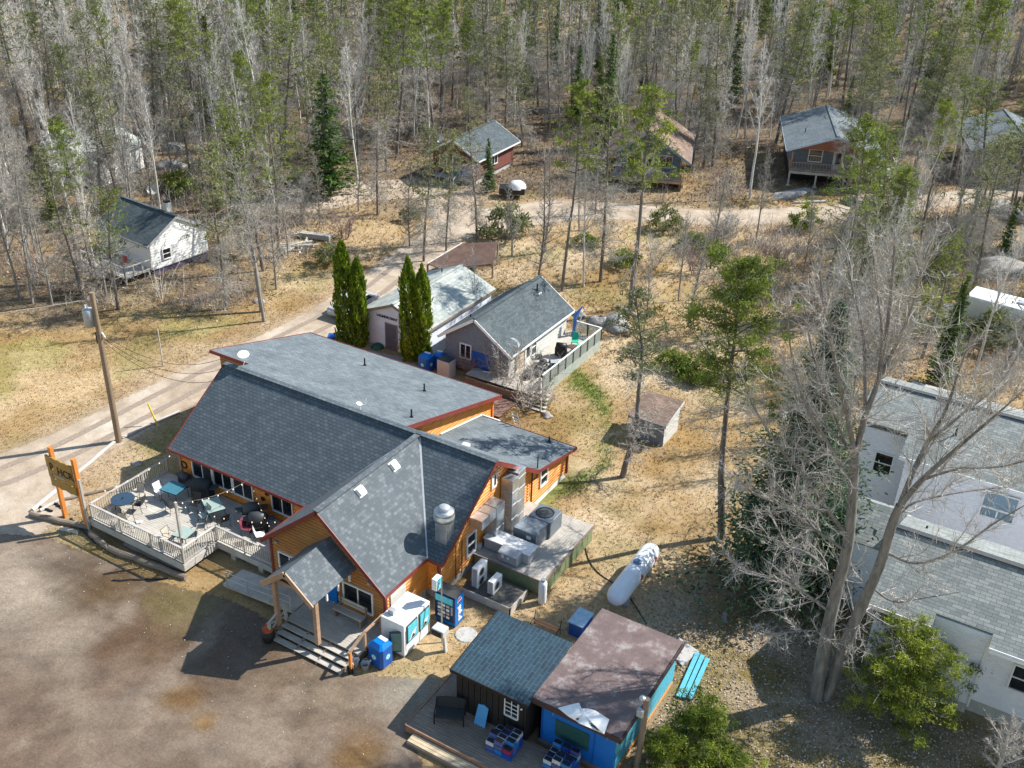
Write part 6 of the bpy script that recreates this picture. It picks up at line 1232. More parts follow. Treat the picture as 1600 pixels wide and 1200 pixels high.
def column(seed,h,rad,n=5200,fmat=None):
    rg=np.random.RandomState(seed); tk=[]; grow(rg,np.array([0,0,0.]),np.array([0,0,1.]),h*.9,.12,5,tk,6,.1,.01,.03)
    z=rg.rand(n)**.9*h; a=rg.rand(n)*6.28; t=z/h; R=1.22*rad*np.clip(1.05-.10*np.sin(t*9+seed)-t**5,0.05,1)*np.clip(.75+t*2.2,0,1)*(1+.16*np.sin(a*5+t*13)+.13*np.sin(a*3-t*17)+.22*(rg.rand(n)<.08)); rr=R*(1-.28*rg.rand(n)**2)
    C_=np.stack([rr*np.cos(a),rr*np.sin(a),z],1); D=np.stack([np.cos(a)*.35,np.sin(a)*.35,np.ones(n)],1)
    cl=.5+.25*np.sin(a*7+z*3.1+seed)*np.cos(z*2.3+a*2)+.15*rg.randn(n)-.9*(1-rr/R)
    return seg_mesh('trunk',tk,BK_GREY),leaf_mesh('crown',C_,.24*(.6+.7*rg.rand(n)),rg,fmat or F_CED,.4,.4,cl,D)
def shrub(seed,h,w,n=14,tw=3,mat=None,tr=.008,lev=1):
    rg=np.random.RandomState(seed); tg=[]
    for k in range(n):
        a=rg.rand()*6.28; s=rg.rand()**.6*w/h; d=nv(np.array([math.cos(a)*s,math.sin(a)*s,1])); p=np.array([math.cos(a)*.1,math.sin(a)*.1,-.05])
        pts,_=grow(rg,p,d,h*(.6+.5*rg.rand()),tr*2.2,5,tg,3,.04,.13,tr); twigs(rg,pts[1:],h*.28,tr,tg,tw,.1,lev)
    return seg_mesh('stems',tg,mat or TWIG_G)
def greenbush(seed,h,w,n,fmat,sz=.2,clumps=26):
    rg=np.random.RandomState(seed); Cs=[];T=[];tg=[]
    for c in range(clumps):
        a=rg.rand()*6.28; r=w*math.sqrt(rg.rand()); z=h*(.25+.75*rg.rand())*(1-.6*(r/w)**2); c0=np.array([r*math.cos(a),r*math.sin(a),z]); m_=n//clumps
        Cs.append(c0+rg.randn(m_,3)*np.array([.16,.16,.10])*w*.9); T.append(np.full(m_,.45+rg.randn()*.22+.15*(z/h))); tg.append((np.array([0,0,0.]),c0,.02,.008,3))
    Cs=np.concatenate(Cs); Cs[:,2]=np.abs(Cs[:,2]); return seg_mesh('stems',tg,TWIG_G),leaf_mesh('crown',Cs,sz*(.6+.7*rg.rand(len(Cs))),rg,fmat,.4,.3,np.concatenate(T))
NM={'trunk':'trunk','branches':'branches','dead_branches':'dead_branches','crown':'crown','stems':'stems'}
def plant(name,lab,cat,meshes,loc,rz=0,scale=(1,1,1),group=None):
    o=bpy.data.objects.new(name,None); C.objects.link(o); o.location=loc; o.rotation_euler=(0,0,rz); o.scale=scale if hasattr(scale,'__len__') else (scale,)*3
    o['label']=lab; o['category']=cat
    if group: o['group']=group
    for me in meshes:
        if me is None: continue
        c=bpy.data.objects.new(me.name.split('.')[0],me); C.objects.link(c); c.parent=o
    return o
# ---------------------------------------------------------------- prototypes
BIR=[bare_tree(s,13,.13,nb=20,tw=3,lev=1,spread=.45,base=.42,tmat=TWIG_W) for s in (1,2,3)]+[bare_tree(4,12,.10,nb=16,tw=3,base=.4,spread=.4),bare_tree(5,12.5,.11,nb=11,tw=3,multi=3,base=.4,spread=.4)]
POP=[bare_tree(s,12,.13,nb=22,tw=4,lev=1,spread=.5,base=.33,mat=BK_GREY,tmat=TWIG_G) for s in (11,12)]
DEAD=[bare_tree(21,10,.11,nb=34,tw=3,lev=1,spread=1.0,base=.15,mat=BK_GREY,tmat=TWIG_G,blen=.17),bare_tree(22,11,.12,nb=40,tw=3,lev=1,spread=1.1,base=.12,mat=BK_PINE,tmat=TWIG_G,blen=.16)]
PIN=[pine(31,13,crown=.55,nb=34,dead=44,rad=2.7,fmat=F_PINED,needles=12,grey=1.6,sz=.24),pine(32,14,crown=.45,nb=30,dead=54,rad=2.6,fmat=F_PINED,needles=8,grey=1.6,tint=.35,sz=.24),pine(33,13,crown=.55,nb=34,dead=26,rad=2.7,fmat=F_PINE,needles=12,tint=.4),pine(34,14.5,crown=.4,nb=28,dead=24,rad=2.5,fmat=F_PINE,needles=22,tint=.6)]
SPR=[spruce(41,12,2.0),spruce(42,11,1.6,fmat=F_SPR,tint=.6),spruce(43,9,1.2,levels=28,fmat=F_PINE,tint=.75)]
SHR=[shrub(51,1.9,1.4),shrub(52,1.5,1.2,mat=TWIG_R),shrub(53,2.6,1.6,n=12,mat=TWIG_G),shrub(54,1.2,1.3,n=16,mat=TWIG_P)]
GB=[greenbush(61,1.1,1.2,1300,F_PINE),greenbush(62,1.6,1.1,1400,F_PINED),greenbush(63,2.2,1.0,1500,F_LIME)]
# ---------------------------------------------------------------- trees one can point to
def hgt_px(b,t):
    p=at(*b); lo,hi=0.,33.
    for _ in range(40):
        m_=(lo+hi)/2; c=p+Z*m_-V(0,0,HC); y=sum(CM[i][1]*c[i] for i in range(3)); zc=sum(CM[i][2]*c[i] for i in range(3))
        if 600+FP*y/zc>t[1]: lo=m_
        else: hi=m_
    return lo
def place(kind,lab,base,top,h0,wid=1.0,rz=None,name=None,lean=True,cat='tree'):
    p=at(*base); h=hgt_px(base,top); s=h/h0; rr2=random.Random(int(base[0]*13+base[1]))
    o=plant(name or 'tree',lab,cat,kind,(p.x,p.y,0),rr2.random()*6.28 if rz is None else rz,(s*wid,s*wid,s)); return o
T1=pine(71,16,r0=.2,crown=.38,nb=30,dead=22,rad=3.2,sz=.2,fmat=F_LIME,needles=36,grey=.6,tint=.15,cs_=1.3)
place(T1,'tall pine with a bright yellow green crown in front of the brown roofed cabin',(985,490),(1024,150),16,1.0,name='pine_tree')
T2=pine(72,11.5,r0=.17,crown=.42,nb=26,dead=34,rad=2.2,sz=.2,fmat=F_PINED,needles=20,grey=1,tint=.45,bend=.06)
place(T2,'leaning jack pine with dead lower branches in front of the little grey shed',(972,745),(1035,470),11.5,1.1,name='pine_tree')
T3=pine(73,16,r0=.22,crown=.42,nb=44,dead=24,rad=3.3,sz=.15,fmat=F_PINE,needles=90,grey=.9,tint=.35,cs_=1.1)
place(T3,'tall dark crowned pine left of the big spruce',(1128,840),(1195,400),16,1.0,name='pine_tree')
BS=spruce(81,15,4.2,levels=74,per=16,sz=.25,fmat=F_BLUE,nq=15,low=.03,tint=.42); place(BS,'very large blue green spruce behind the big bare poplar',(1225,905),(1265,470),15,1.0,name='spruce_tree')
place(SPR[0],'broad dark spruce standing alone left of centre behind the road',(515,305),(505,112),12,1.6,name='spruce_tree')
place(SPR[0],'narrow dark spruce at the top of the picture above the birch grove',(252,110),(245,-6),12,1.35,name='spruce_tree'); place(SPR[2],'slim bright green spruce right of the birch grove',(338,205),(318,20),9,1.1,name='spruce_tree')
place(SPR[1],'small dark spruce in the woods above the dark red cabin',(655,200),(655,85),11,.9,name='spruce_tree'); place(SPR[1],'slim dark spruce high in the forest above the brown cabin',(920,105),(918,28),11,.9,name='spruce_tree')
place(SPR[2],'yellow green spruce just above the tall pine crown',(962,150),(958,62),9,1.1,name='spruce_tree'); place(SPR[1],'dark young spruce hugging the corner of the dark red cabin',(762,300),(757,215),11,1.3,name='spruce_tree')
place(SPR[2],'pair leader spruce at the top centre left forest edge',(345,60),(338,-20),9,1.0,name='spruce_tree')
LP=[('tall slim pine left of the dark red cabin driveway',(590,335),(590,98),1,.8),('leaning thin pine in front of the dark red cabin',(745,375),(772,140),1,.8),('grey half dead pine left of the leaning thin pine',(662,408),(663,195),0,.9),('second grey pine beside the driveway',(697,392),(690,205),0,.8),
 ('tall thin pine between the grey cottage and the road',(878,455),(893,130),3,.8),('dark thin trunked pine right of the thin birch',(938,440),(935,130),1,.9),('bushy green pine in front of the white cabin',(185,483),(215,288),2,1.25),('grey pine at the road verge right of the white cabin',(354,483),(335,230),0,1.0),
 ('young bright pine at the corner of the stilt cabin',(1292,440),(1325,235),2,1.2),('pine with yellow green crown before the edge cabin',(1520,345),(1572,130),2,1.2),('grey pine beside the stilt cabin roof',(1322,300),(1345,90),0,1.0),('dark pine in the scrub above the big poplar',(1380,500),(1395,290),0,1.1),
 ('pine leaning over the clearing by the pale rocks',(300,290),(290,95),0,1.0),('dark pine behind the white cabin roof',(160,330),(145,140),1,1.1),('grey green pine above the retaining wall',(1440,560),(1455,380),2,1.2),('pine left of the tall spruce in the clearing',(440,300),(430,110),3,.9)]
for l,b,t,k,w in LP: place(PIN[k],l,b,t,(13,14,13,14.5)[k],w,name='pine_tree')
GL=['far left','left','right','nearest']
LB=[('pale birch with a forked crown at the far left edge',(20,300),(10,60),BIR[0],13),('leaning birch above the far left white house',(85,250),(50,110),BIR[3],12),('tallest white birch of the left grove',(193,255),(160,20),BIR[1],13),('multi stemmed white birch in the left grove',(178,245),(110,90),BIR[4],12.5),('slender birch at the right of the left grove',(228,190),(200,20),BIR[2],13),
 ('thin white birch beside the cottage pines',(912,448),(905,240),BIR[3],12),('bare grey tree standing on the road verge',(413,502),(425,240),POP[0],12),('white birch left of the dark red cabin',(558,290),(565,60),BIR[0],13),('white birch high above the dark red cabin',(803,195),(806,30),BIR[1],13),
 ('crooked white birch right of the stilt cabin',(1425,190),(1430,70),BIR[2],13),('bare tree in front of the stilt cabin road',(1110,420),(1150,260),POP[1],12),('bare grey tree at the left edge of the field',(30,468),(25,250),POP[1],12),('second bare grey tree at the left edge of the field',(82,477),(60,300),DEAD[0],10),
 ('dead grey tree left of the white cabin',(125,440),(105,260),DEAD[1],11),('dead twiggy tree right of the white cabin',(432,452),(440,290),DEAD[0],10),('thin birch sapling by the laundromat',(745,510),(742,385),BIR[3],12),('twiggy grey tree above the laundromat roof',(840,445),(838,250),DEAD[1],11),('bare crown tree in the scrub right of the cabin road',(1255,430),(1275,300),POP[0],12),
 ('dead grey tree in the driveway bend',(800,400),(790,270),DEAD[0],10),('twiggy grey tree right of the driveway bend',(850,395),(848,235),DEAD[1],11),('thin grey tree below the gap of the middle cabins',(905,360),(900,215),POP[0],12),('dead tree before the steps of the brown roofed cabin',(930,335),(925,200),DEAD[0],10),
 ('bare tree on the slope right of the tall pine',(1060,470),(1085,330),POP[1],12),('leaning bare tree in the dry grass above the junipers',(1075,510),(1105,360),DEAD[0],10),('small grey tree by the boulders behind the cottage deck',(1005,520),(1018,400),DEAD[1],11),('bare tree halfway between boulders and the dark crowned pine',(1130,520),(1150,380),POP[0],12),
 ('grey twiggy tree in front of the red cabin driveway',(640,385),(632,250),DEAD[1],11),('small dead tree at the driveway start',(560,330),(552,215),DEAD[0],10),('grey tree left of the wood heap',(450,400),(452,265),POP[1],12),('dead tree above the parked car',(500,350),(498,235),DEAD[1],11),('bare tree at the cabin road below the stilt cabin',(1180,380),(1200,240),POP[1],12),('grey bare tree at the right of the scrub',(1480,460),(1505,300),POP[0],12)]
for l,b,t,k,h0 in LB: place(k,l,b,t,h0,1.0,name='bare_tree')
# snapped trunk leaning by the road
p=at(410,487); mb=MB(); mb.tube([(p.x,p.y,-.1),(p.x-.35,p.y+.1,3.2),(p.x-.9,p.y+.2,6.6)],[.2,.17,.13],9); tag(mb.make('snapped_trunk',BK_GREY,smooth=True),'snapped off leaning grey trunk by the road verge','tree trunk')
# columnar cedars
for (px,py,tx,ty,l,s) in ((541,536,536,377,'leftmost and tallest columnar cedar left of the laundromat door',1),(563,540,560,399,'shorter columnar cedar nearest the laundromat wall',2),(640,562,637,401,'left column of the cedar pair right of the laundromat door',3),(661,563,661,410,'right column of the cedar pair beside the blue bins',4)):
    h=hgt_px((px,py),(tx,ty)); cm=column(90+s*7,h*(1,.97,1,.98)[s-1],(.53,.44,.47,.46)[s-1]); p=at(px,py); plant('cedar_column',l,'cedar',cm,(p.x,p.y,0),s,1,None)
# foreground pines
YP=pine(101,3.0,r0=.07,crown=.93,nb=34,dead=0,rad=1.9,sz=.11,fmat=F_LIME,needles=100,tint=.3,cs_=.9); p=at(1085,1195); plant('young_pine','young bright green pine at the bottom edge beside the meter pole','pine',YP,(p.x,p.y,0),.4,1)
YP2=pine(102,2.4,r0=.06,crown=.93,nb=26,dead=0,rad=1.4,sz=.11,fmat=F_LIME,needles=90,tint=.25,cs_=.9); p=at(1030,1215); plant('young_pine','smaller young pine tucked against the meter pole','pine',YP2,(p.x,p.y,0),1.4,1)
p=at(1130,1230); plant('young_pine','young pine at the very bottom right of the meter pole','pine',YP2,(p.x,p.y,0),3.0,(1.1,1.1,.8))
YP3=pine(103,4.6,r0=.12,crown=.9,nb=50,dead=0,rad=2.7,sz=.12,fmat=F_LIME,needles=130,tint=.3,cs_=1.0); p=at(1400,1125); plant('bushy_pine','bushy bright green pine against the near white house','pine',YP3,(p.x,p.y,0),2.2,1)
YP4=pine(104,4.2,r0=.1,crown=.9,nb=34,dead=8,rad=1.8,sz=.15,fmat=F_PINED,needles=60,tint=.6); p=at(1385,1060); plant('bushy_pine','smaller olive pine between the poplar trunks and the house','pine',YP4,(p.x,p.y,0),.2,1)
BW=bare_tree(105,3.6,.13,nb=26,base=.2,spread=.8,tw=4,lev=1,blen=.42,mat=BK_BIRCH,tmat=TWIG_P,tr=.01); p=at(1553,1215); plant('bare_tree','small white barked bare tree in the bottom right corner','tree',BW,(p.x,p.y,0),.6,1)
# the big twin poplar
rg=np.random.RandomState(5); tk=[];tg=[]
b0_=at(1276,1092); TD=FWD
def pp(px,py,off=0.0):
    d=ray(px,py); o=Vector((0,0,HC)); n=TD; t=((b0_+TD*off)-o).dot(n)/d.dot(n); q=o+d*t; return np.array([q.x-b0_.x,q.y-b0_.y,q.z])
def limb(pts,r0,r1,off0=0,off1=0,sides=8,sub=6,L=2.2,tw=3,dens=1.0,bl=True):
    n=len(pts); P_=[pp(x,y,off0+(off1-off0)*i/(n-1)) for i,(x,y) in enumerate(pts)]
    out=[]
    for i in range(n-1):
        a,b=P_[i],P_[i+1]; p_=P_[max(i-1,0)]; q_=P_[min(i+2,n-1)]
        for k in range(4):
            t=k/4; out.append(.5*((2*a)+(b-p_)*t+(2*p_-5*a+4*b-q_)*t*t+(3*a-p_-3*b+q_)*t**3))
    out.append(P_[-1]); m_=len(out)
    for i in range(m_-1):
        ra=r0+(r1-r0)*i/(m_-1); rb=r0+(r1-r0)*(i+1)/(m_-1); tk.append((out[i],out[i+1],ra,rb,sides))
    if sub:
        for k in range(int(sub*dens)):
            t=.15+.85*rg.rand(); i=min(int(t*(m_-1)),m_-2); p_=out[i]; ax=nv(out[i+1]-out[i]); d=nv(ax*.75+rg.randn(3)*.75+np.array([0,0,.15])); l=L*(.5+.8*rg.rand())*(1.1-.4*t)
            bp,_=grow(rg,p_,d,l,.022*(1.2-t)+.007,6,tg,4,.14,.2,.007); twigs(rg,bp,l*.5,.0095,tg,3,.16,0,1.0); twigs(rg,bp[1:],l*.28,.0075,tg,3,.16,0,1.1)
    return out
limb([(1274,1092),(1290,1000),(1308,920),(1325,850),(1332,780),(1336,715)],.30,.17,0,.2,12,6,2.2)
limb([(1336,715),(1324,650),(1312,600),(1300,540),(1288,480),(1281,425)],.12,.03,.2,-.6,8,24,2.0)
limb([(1336,715),(1352,650),(1372,595),(1385,520),(1394,440),(1398,372)],.14,.03,.2,.8,8,30,2.3)
limb([(1352,650),(1352,590),(1348,520),(1330,440),(1322,400)],.09,.02,.4,1.6,7,20,2.0)
limb([(1372,595),(1400,540),(1425,480),(1440,420),(1452,385)],.08,.02,.6,.2,7,20,2.0)
limb([(1290,1092),(1318,1012),(1345,950),(1374,885),(1392,825),(1406,790)],.27,.16,.1,-.3,12,5,2.2)
limb([(1406,790),(1440,750),(1490,705),(1540,662),(1600,610)],.13,.02,-.3,-1.0,8,26,2.3)
limb([(1406,790),(1428,735),(1450,690),(1478,640),(1500,575),(1520,520)],.12,.02,-.3,.9,8,26,2.2)
limb([(1450,690),(1500,650),(1560,600),(1600,540)],.07,.02,.2,1.6,6,18,2.0)
limb([(1384,862),(1430,880),(1490,862),(1550,820),(1600,790)],.07,.02,-.2,-1.6,6,16,1.8)
limb([(1440,750),(1500,732),(1560,730),(1620,715)],.06,.02,-.5,-1.4,6,16,1.8)
limb([(1322,835),(1296,800),(1262,750),(1222,705),(1180,640),(1160,590)],.09,.02,.1,-.8,7,24,1.9)
limb([(1296,800),(1250,790),(1205,760),(1165,720)],.06,.015,.1,-1.2,6,14,1.7)
limb([(1332,705),(1285,660),(1245,610),(1215,560)],.06,.015,.2,.8,6,16,1.9)
limb([(1300,960),(1262,930),(1215,905),(1165,890),(1125,860)],.07,.015,0,-1.0,6,28,1.9); limb([(1310,915),(1270,870),(1215,845),(1172,830)],.06,.015,0,.7,6,16,1.7)
limb([(1330,760),(1292,690),(1258,630),(1238,560),(1228,480)],.08,.02,.1,-.9,7,26,2.0); limb([(1334,720),(1300,640),(1272,560),(1255,470)],.07,.02,.2,.9,7,24,2.0); limb([(1320,860),(1270,825),(1220,790),(1175,770),(1145,735)],.07,.015,0,-.4,6,24,1.9)
limb([(1392,825),(1420,790),(1470,775),(1530,765),(1590,760)],.06,.015,-.3,.8,6,20,1.9); limb([(1372,595),(1378,520),(1370,450),(1362,380)],.07,.02,.6,1.4,6,20,2.0)
limb([(1296,990),(1255,985),(1205,990),(1165,975)],.05,.015,0,-.9,6,14,1.5); limb([(1338,965),(1335,1010),(1332,1055),(1345,1080)],.05,.012,.1,-.5,6,12,1.3); limb([(1345,950),(1385,975),(1420,990),(1450,1010)],.05,.012,.1,-1.0,6,10,1.5)
limb([(1360,915),(1395,940),(1440,935),(1500,925)],.05,.012,.1,-1.0,6,10,1.5)
plant('poplar_tree','huge bare twin trunked poplar towering over the white houses','tree',[seg_mesh('trunk',tk,BK_POP),seg_mesh('branches',tg,TWIG_P)],(b0_.x,b0_.y,0))
# shrub thickets near the cottage and yard
for i,(k,px,py,s,l) in enumerate(((SHR[1],735,408,1.0,'dark brush heap lying on the rust red roof'),(SHR[0],770,415,1.1,'grey brush heap at the right end of the rust red roof'),(SHR[2],700,455,1.2,'bare bush by the back corner of the laundromat'),(SHR[2],822,640,1.75,'tall bare shrub in front of the grey cottage steps'),(SHR[2],785,612,1.5,'bare mauve shrub at the cottage front wall'),(SHR[1],740,588,1.5,'low mauve twiggy shrub by the metal cabinet'),(SHR[3],855,630,1.0,'small bare bush beside the cottage stairs'),
   (SHR[1],540,372,2.0,'wide bare shrub behind the left cedars'),(SHR[0],470,300,1.3,'twiggy bush below the big dark spruce'),(SHR[3],1130,365,2.2,'big pale bare bush at the roadside below the stilt cabin'),(SHR[1],1085,430,2.0,'mauve twiggy thicket right of the tall pine'),(SHR[1],1210,420,1.8,'mauve bush behind the dark crowned pine'),(SHR[3],1400,330,2.2,'pale bare bush right of the stilt cabin stairs'),(SHR[2],1440,340,1.8,'grey bare bush above the poplar crown'),(SHR[3],1350,430,2.2,'pale bare thicket behind the poplar top'),(SHR[0],1290,470,1.8,'grey thicket left of the poplar top'),(SHR[2],1020,420,1.3,'thin bare bush beside the tall pine'),(SHR[0],380,395,1.7,'grey bush behind the road verge trees'),(SHR[1],430,380,1.8,'mauve bush at the wood heap'),(SHR[2],470,350,1.7,'grey bare bush above the wood heap'))): p=at(px,py); plant('bare_shrub',l,'shrub',[k],(p.x,p.y,0),i,s)
for i,(k,px,py,s,l) in enumerate(((GB[0],843,632,.55,'small fresh green bush at the foot of the cottage stairs'),(GB[0],1085,590,1.5,'sprawling low juniper in the dry grass behind the little grey shed'),(GB[1],790,372,2.0,'large dusty green bush above the rust red roof'),(GB[0],915,385,1.1,'green bush in the grass behind the thin birch'),(GB[0],975,415,1.3,'low bright green bush behind the tall pine'),(GB[1],515,412,1.1,'silvery green low bush left of the cedars'),
   (GB[2],1345,275,1.3,'rounded green pine sapling beside the stilt cabin stairs'),(GB[1],1420,300,1.3,'dull green bush right of the stilt cabin'),(GB[0],1050,575,1.2,'second juniper mound left of the first'),(GB[2],1180,470,1.2,'lime green sapling near the dark crowned pine'),(GB[1],640,345,.9,'green bush on the driveway edge'),(GB[2],1255,360,1.4,'lime pine sapling just below the cabin road'),(GB[0],1330,380,1.6,'low green thicket in the scrub below the ledge'),(GB[1],1450,430,2.0,'dusty green bush in the scrub left of the rock outcrop'),(GB[2],1500,400,1.5,'bright green sapling in the scrub near the rock outcrop'),(GB[1],1540,540,1.8,'green bush behind the long concrete wall'),(GB[2],1440,520,1.8,'lime bush left of the dark pickup'),(GB[0],1115,400,1.3,'low green bush at the left end of the scrub'),(GB[0],1080,385,1.2,'small green bush below the brown cabin road'),(GB[1],1040,360,1.5,'tall dusty bush at the road edge'),(GB[1],465,300,1.4,'dark green bush left of the big spruce'),(GB[1],195,262,1.6,'olive green bush at the foot of the birch grove'),(GB[0],280,300,1.8,'wide green bush in the clearing'))): p=at(px,py); plant('green_bush',l,'bush',k,(p.x,p.y,0),i*1.3,s)
# ---------------------------------------------------------------- forest: individuals, then the rest joined
def in_front(x,y): return x*FWD.x+y*FWD.y
BLD=[(-43.5,101,7.5),(-41.5,95.5,4.5),(-37,99,4.5),(-24,104,6),(-57.8,93,8),(-26,114,11),(-9,131,9),(-66,57,7.5),(-88,64,6),(1,81,9),(-97,66,5)]
for (px,py) in ((560,330),(620,340),(700,330),(270,250)): q=at(px,py); BLD.append((q.x,q.y,4.5))
CLR=pxy([(-60,840),(-60,500),(90,490),(200,470),(330,490),(430,450),(520,420),(470,350),(600,345),(700,300),(860,310),(960,330),(1200,350),(1330,350),(1230,440),(1240,700),(1300,1100),(1000,1300),(-60,1300)])
nr=np.random.RandomState(77); cand=[]
while len(cand)<2600:
    f=90+ (nr.rand()**.75)*215-52; s=(nr.rand()-.5)*2*(f*.56+12); x=FWD.x*f+RGT.x*s; y=FWD.y*f+RGT.y*s; cand.append((x,y,f))
cand=np.array(cand); P2=cand[:,:2]
ok=(sd_poly(P2,CLR)>1.0)&(roads(P2)>1.5)&(d_line(P2,ROAD3,W3_)>1)&(P2[:,1]>20)
for bx_,by_,br_ in BLD: ok&=np.hypot(P2[:,0]-bx_,P2[:,1]-by_)>br_
ok&=~((P2[:,0]>-9)&(P2[:,1]<68)); ok&=~((P2[:,0]>-12)&(P2[:,0]<10)&(np.abs(P2[:,1]-81)<4))
cand=cand[ok]; 
vis=np.abs(cand[:,0]*RGT.x+cand[:,1]*RGT.y)<cand[:,2]*.55; cand=cand[np.argsort(cand[:,2])]
dn=fbm(cand[:,0],cand[:,1],28,44); sp_=fbm(cand[:,0],cand[:,1],22,55)
cnt={'birch':0,'pine':0,'spruce':0}; rest=[]
FL={'birch':('birch_tree','bare birch or aspen','tree','bare birches and aspens of the forest'),'pine':('jack_pine','thin dusty jack pine','tree','jack pines of the forest'),'spruce':('spruce_tree','dark green spruce','tree','spruces of the forest'),
    'dead':('dead_tree','dead grey twiggy tree','tree','dead trees of the forest')}
LM=[(at(90,270),'the far left white house'),(at(270,400),'the white gable cabin'),(at(330,250),'the clearing with pale rocks'),(at(510,300),'the big lone spruce'),(at(755,240),'the dark red cabin'),(at(880,250),'the gap between the middle cabins'),(at(1010,260),'the brown roofed cabin'),(at(1130,240),'the gap left of the stilt cabin'),(at(1290,240),'the stilt cabin'),(at(1420,260),'the gap right of the stilt cabin'),(at(1560,250),'the edge cabin'),(at(1500,480),'the white travel trailer')]
def where(x,y):
    k=in_front(x,y); s_=(x*RGT.x+y*RGT.y)/max(k,1); best=min(LM,key=lambda m:abs((m[0].x*RGT.x+m[0].y*RGT.y)/in_front(m[0].x,m[0].y)-s_)+(.0 if in_front(m[0].x,m[0].y)<k+40 else .3))
    d_=k-in_front(best[0].x,best[0].y); return ('well in front of ' if d_<-12 else 'close beside ' if d_<10 else 'a little behind ' if d_<35 else 'far behind ' if d_<80 else 'far beyond ')+best[1]
cnt['dead']=0
for i,(x,y,f) in enumerate(cand):
    u=nr.rand(); b=dn[i]
    kind='birch' if u<.42+.6*(b-.35) else ('spruce' if u>.935-.25*(sp_[i]-.5) else ('dead' if u>.80 else 'pine'))
    s=(.75+.55*nr.rand())*(1.0 if f>100 else .85); rz=nr.rand()*6.28
    if kind=='birch': k=(BIR+POP)[nr.randint(7)]
    elif kind=='pine': k=PIN[nr.randint(4)]; s*=1.02
    elif kind=='dead': k=DEAD[nr.randint(2)]
    else: k=SPR[nr.randint(3)]; s*=.85
    cnt[kind]+=1
    if cnt[kind]<=(280 if kind=='pine' else 270):
        n_,l_,c_,g_=FL[kind]; plant(n_,('tall ' if s>1.15 else 'short ' if s<.88 else '')+l_+' '+where(x,y),c_,k,(x,y,ground_h(x,y)-.05),rz,(s*(.85+.3*nr.rand()),)*2+(s,),g_)
    else: rest.append((x,y,ground_h(x,y)-.05,kind,s,rz))
print('FOREST',cnt,'rest',len(rest))
# far remainder: reduced versions of the same trees joined into one mesh per material
def mesh_np(me):
    n=len(me.vertices); v=np.empty(n*3); me.vertices.foreach_get('co',v); F=np.empty(len(me.loops),int); me.loops.foreach_get('vertex_index',F); return v.reshape(-1,3),F.reshape(-1,4)
LODB=[bare_tree(200+k,12.5,.12,nb=8,tw=1,lev=0,spread=.42,base=.4,tr=.05) for k in range(3)]
LODP=[pine(210+k,13.5,crown=.42,nb=9,dead=4,needles=7,rad=2.3,sz=.5,grey=.3,fmat=F_PINED) for k in range(3)]; LODS=[spruce(220+k,11,1.7,levels=12,per=5,sz=.75,nq=3) for k in range(2)]
acc={}
for (x,y,z,kind,s,rz) in rest:
    ms={'birch':LODB,'dead':LODB,'pine':LODP,'spruce':LODS}[kind]; ms=ms[nr.randint(len(ms))]
    for me in ms:
        v,F=mesh_np(me); c,s_=math.cos(rz),math.sin(rz); w=np.stack([(v[:,0]*c-v[:,1]*s_)*s+x,(v[:,0]*s_+v[:,1]*c)*s+y,v[:,2]*s+z],1)
        acc.setdefault(me.materials[0].name,[me.materials[0],[],[],0,[]]); A_=acc[me.materials[0].name]; A_[1].append(w); A_[2].append(F+A_[3]); A_[3]+=len(w)
        A_[4].append(np.full(len(w),.2+.6*nr.rand()) if 'tint' in me.attributes else np.zeros(len(w)))
if rest:
    wd=bpy.data.objects.new('distant_wood',None)
    for nm_,(mt,vs,fs,_,tt) in acc.items():
        me=bpy.data.meshes.new('distant_wood'); fast(me,np.concatenate(vs),np.concatenate(fs)); a_=me.attributes.new('tint','FLOAT','POINT'); a_.data.foreach_set('value',np.concatenate(tt).astype(np.float32)); me.materials.append(mt)
        o=bpy.data.objects.new('distant_wood',me); C.objects.link(o); o['kind']='stuff'; o['label']='distant wood of bare trees and pines filling the top of the picture'; o['category']='forest'
    bpy.data.objects.remove(wd)
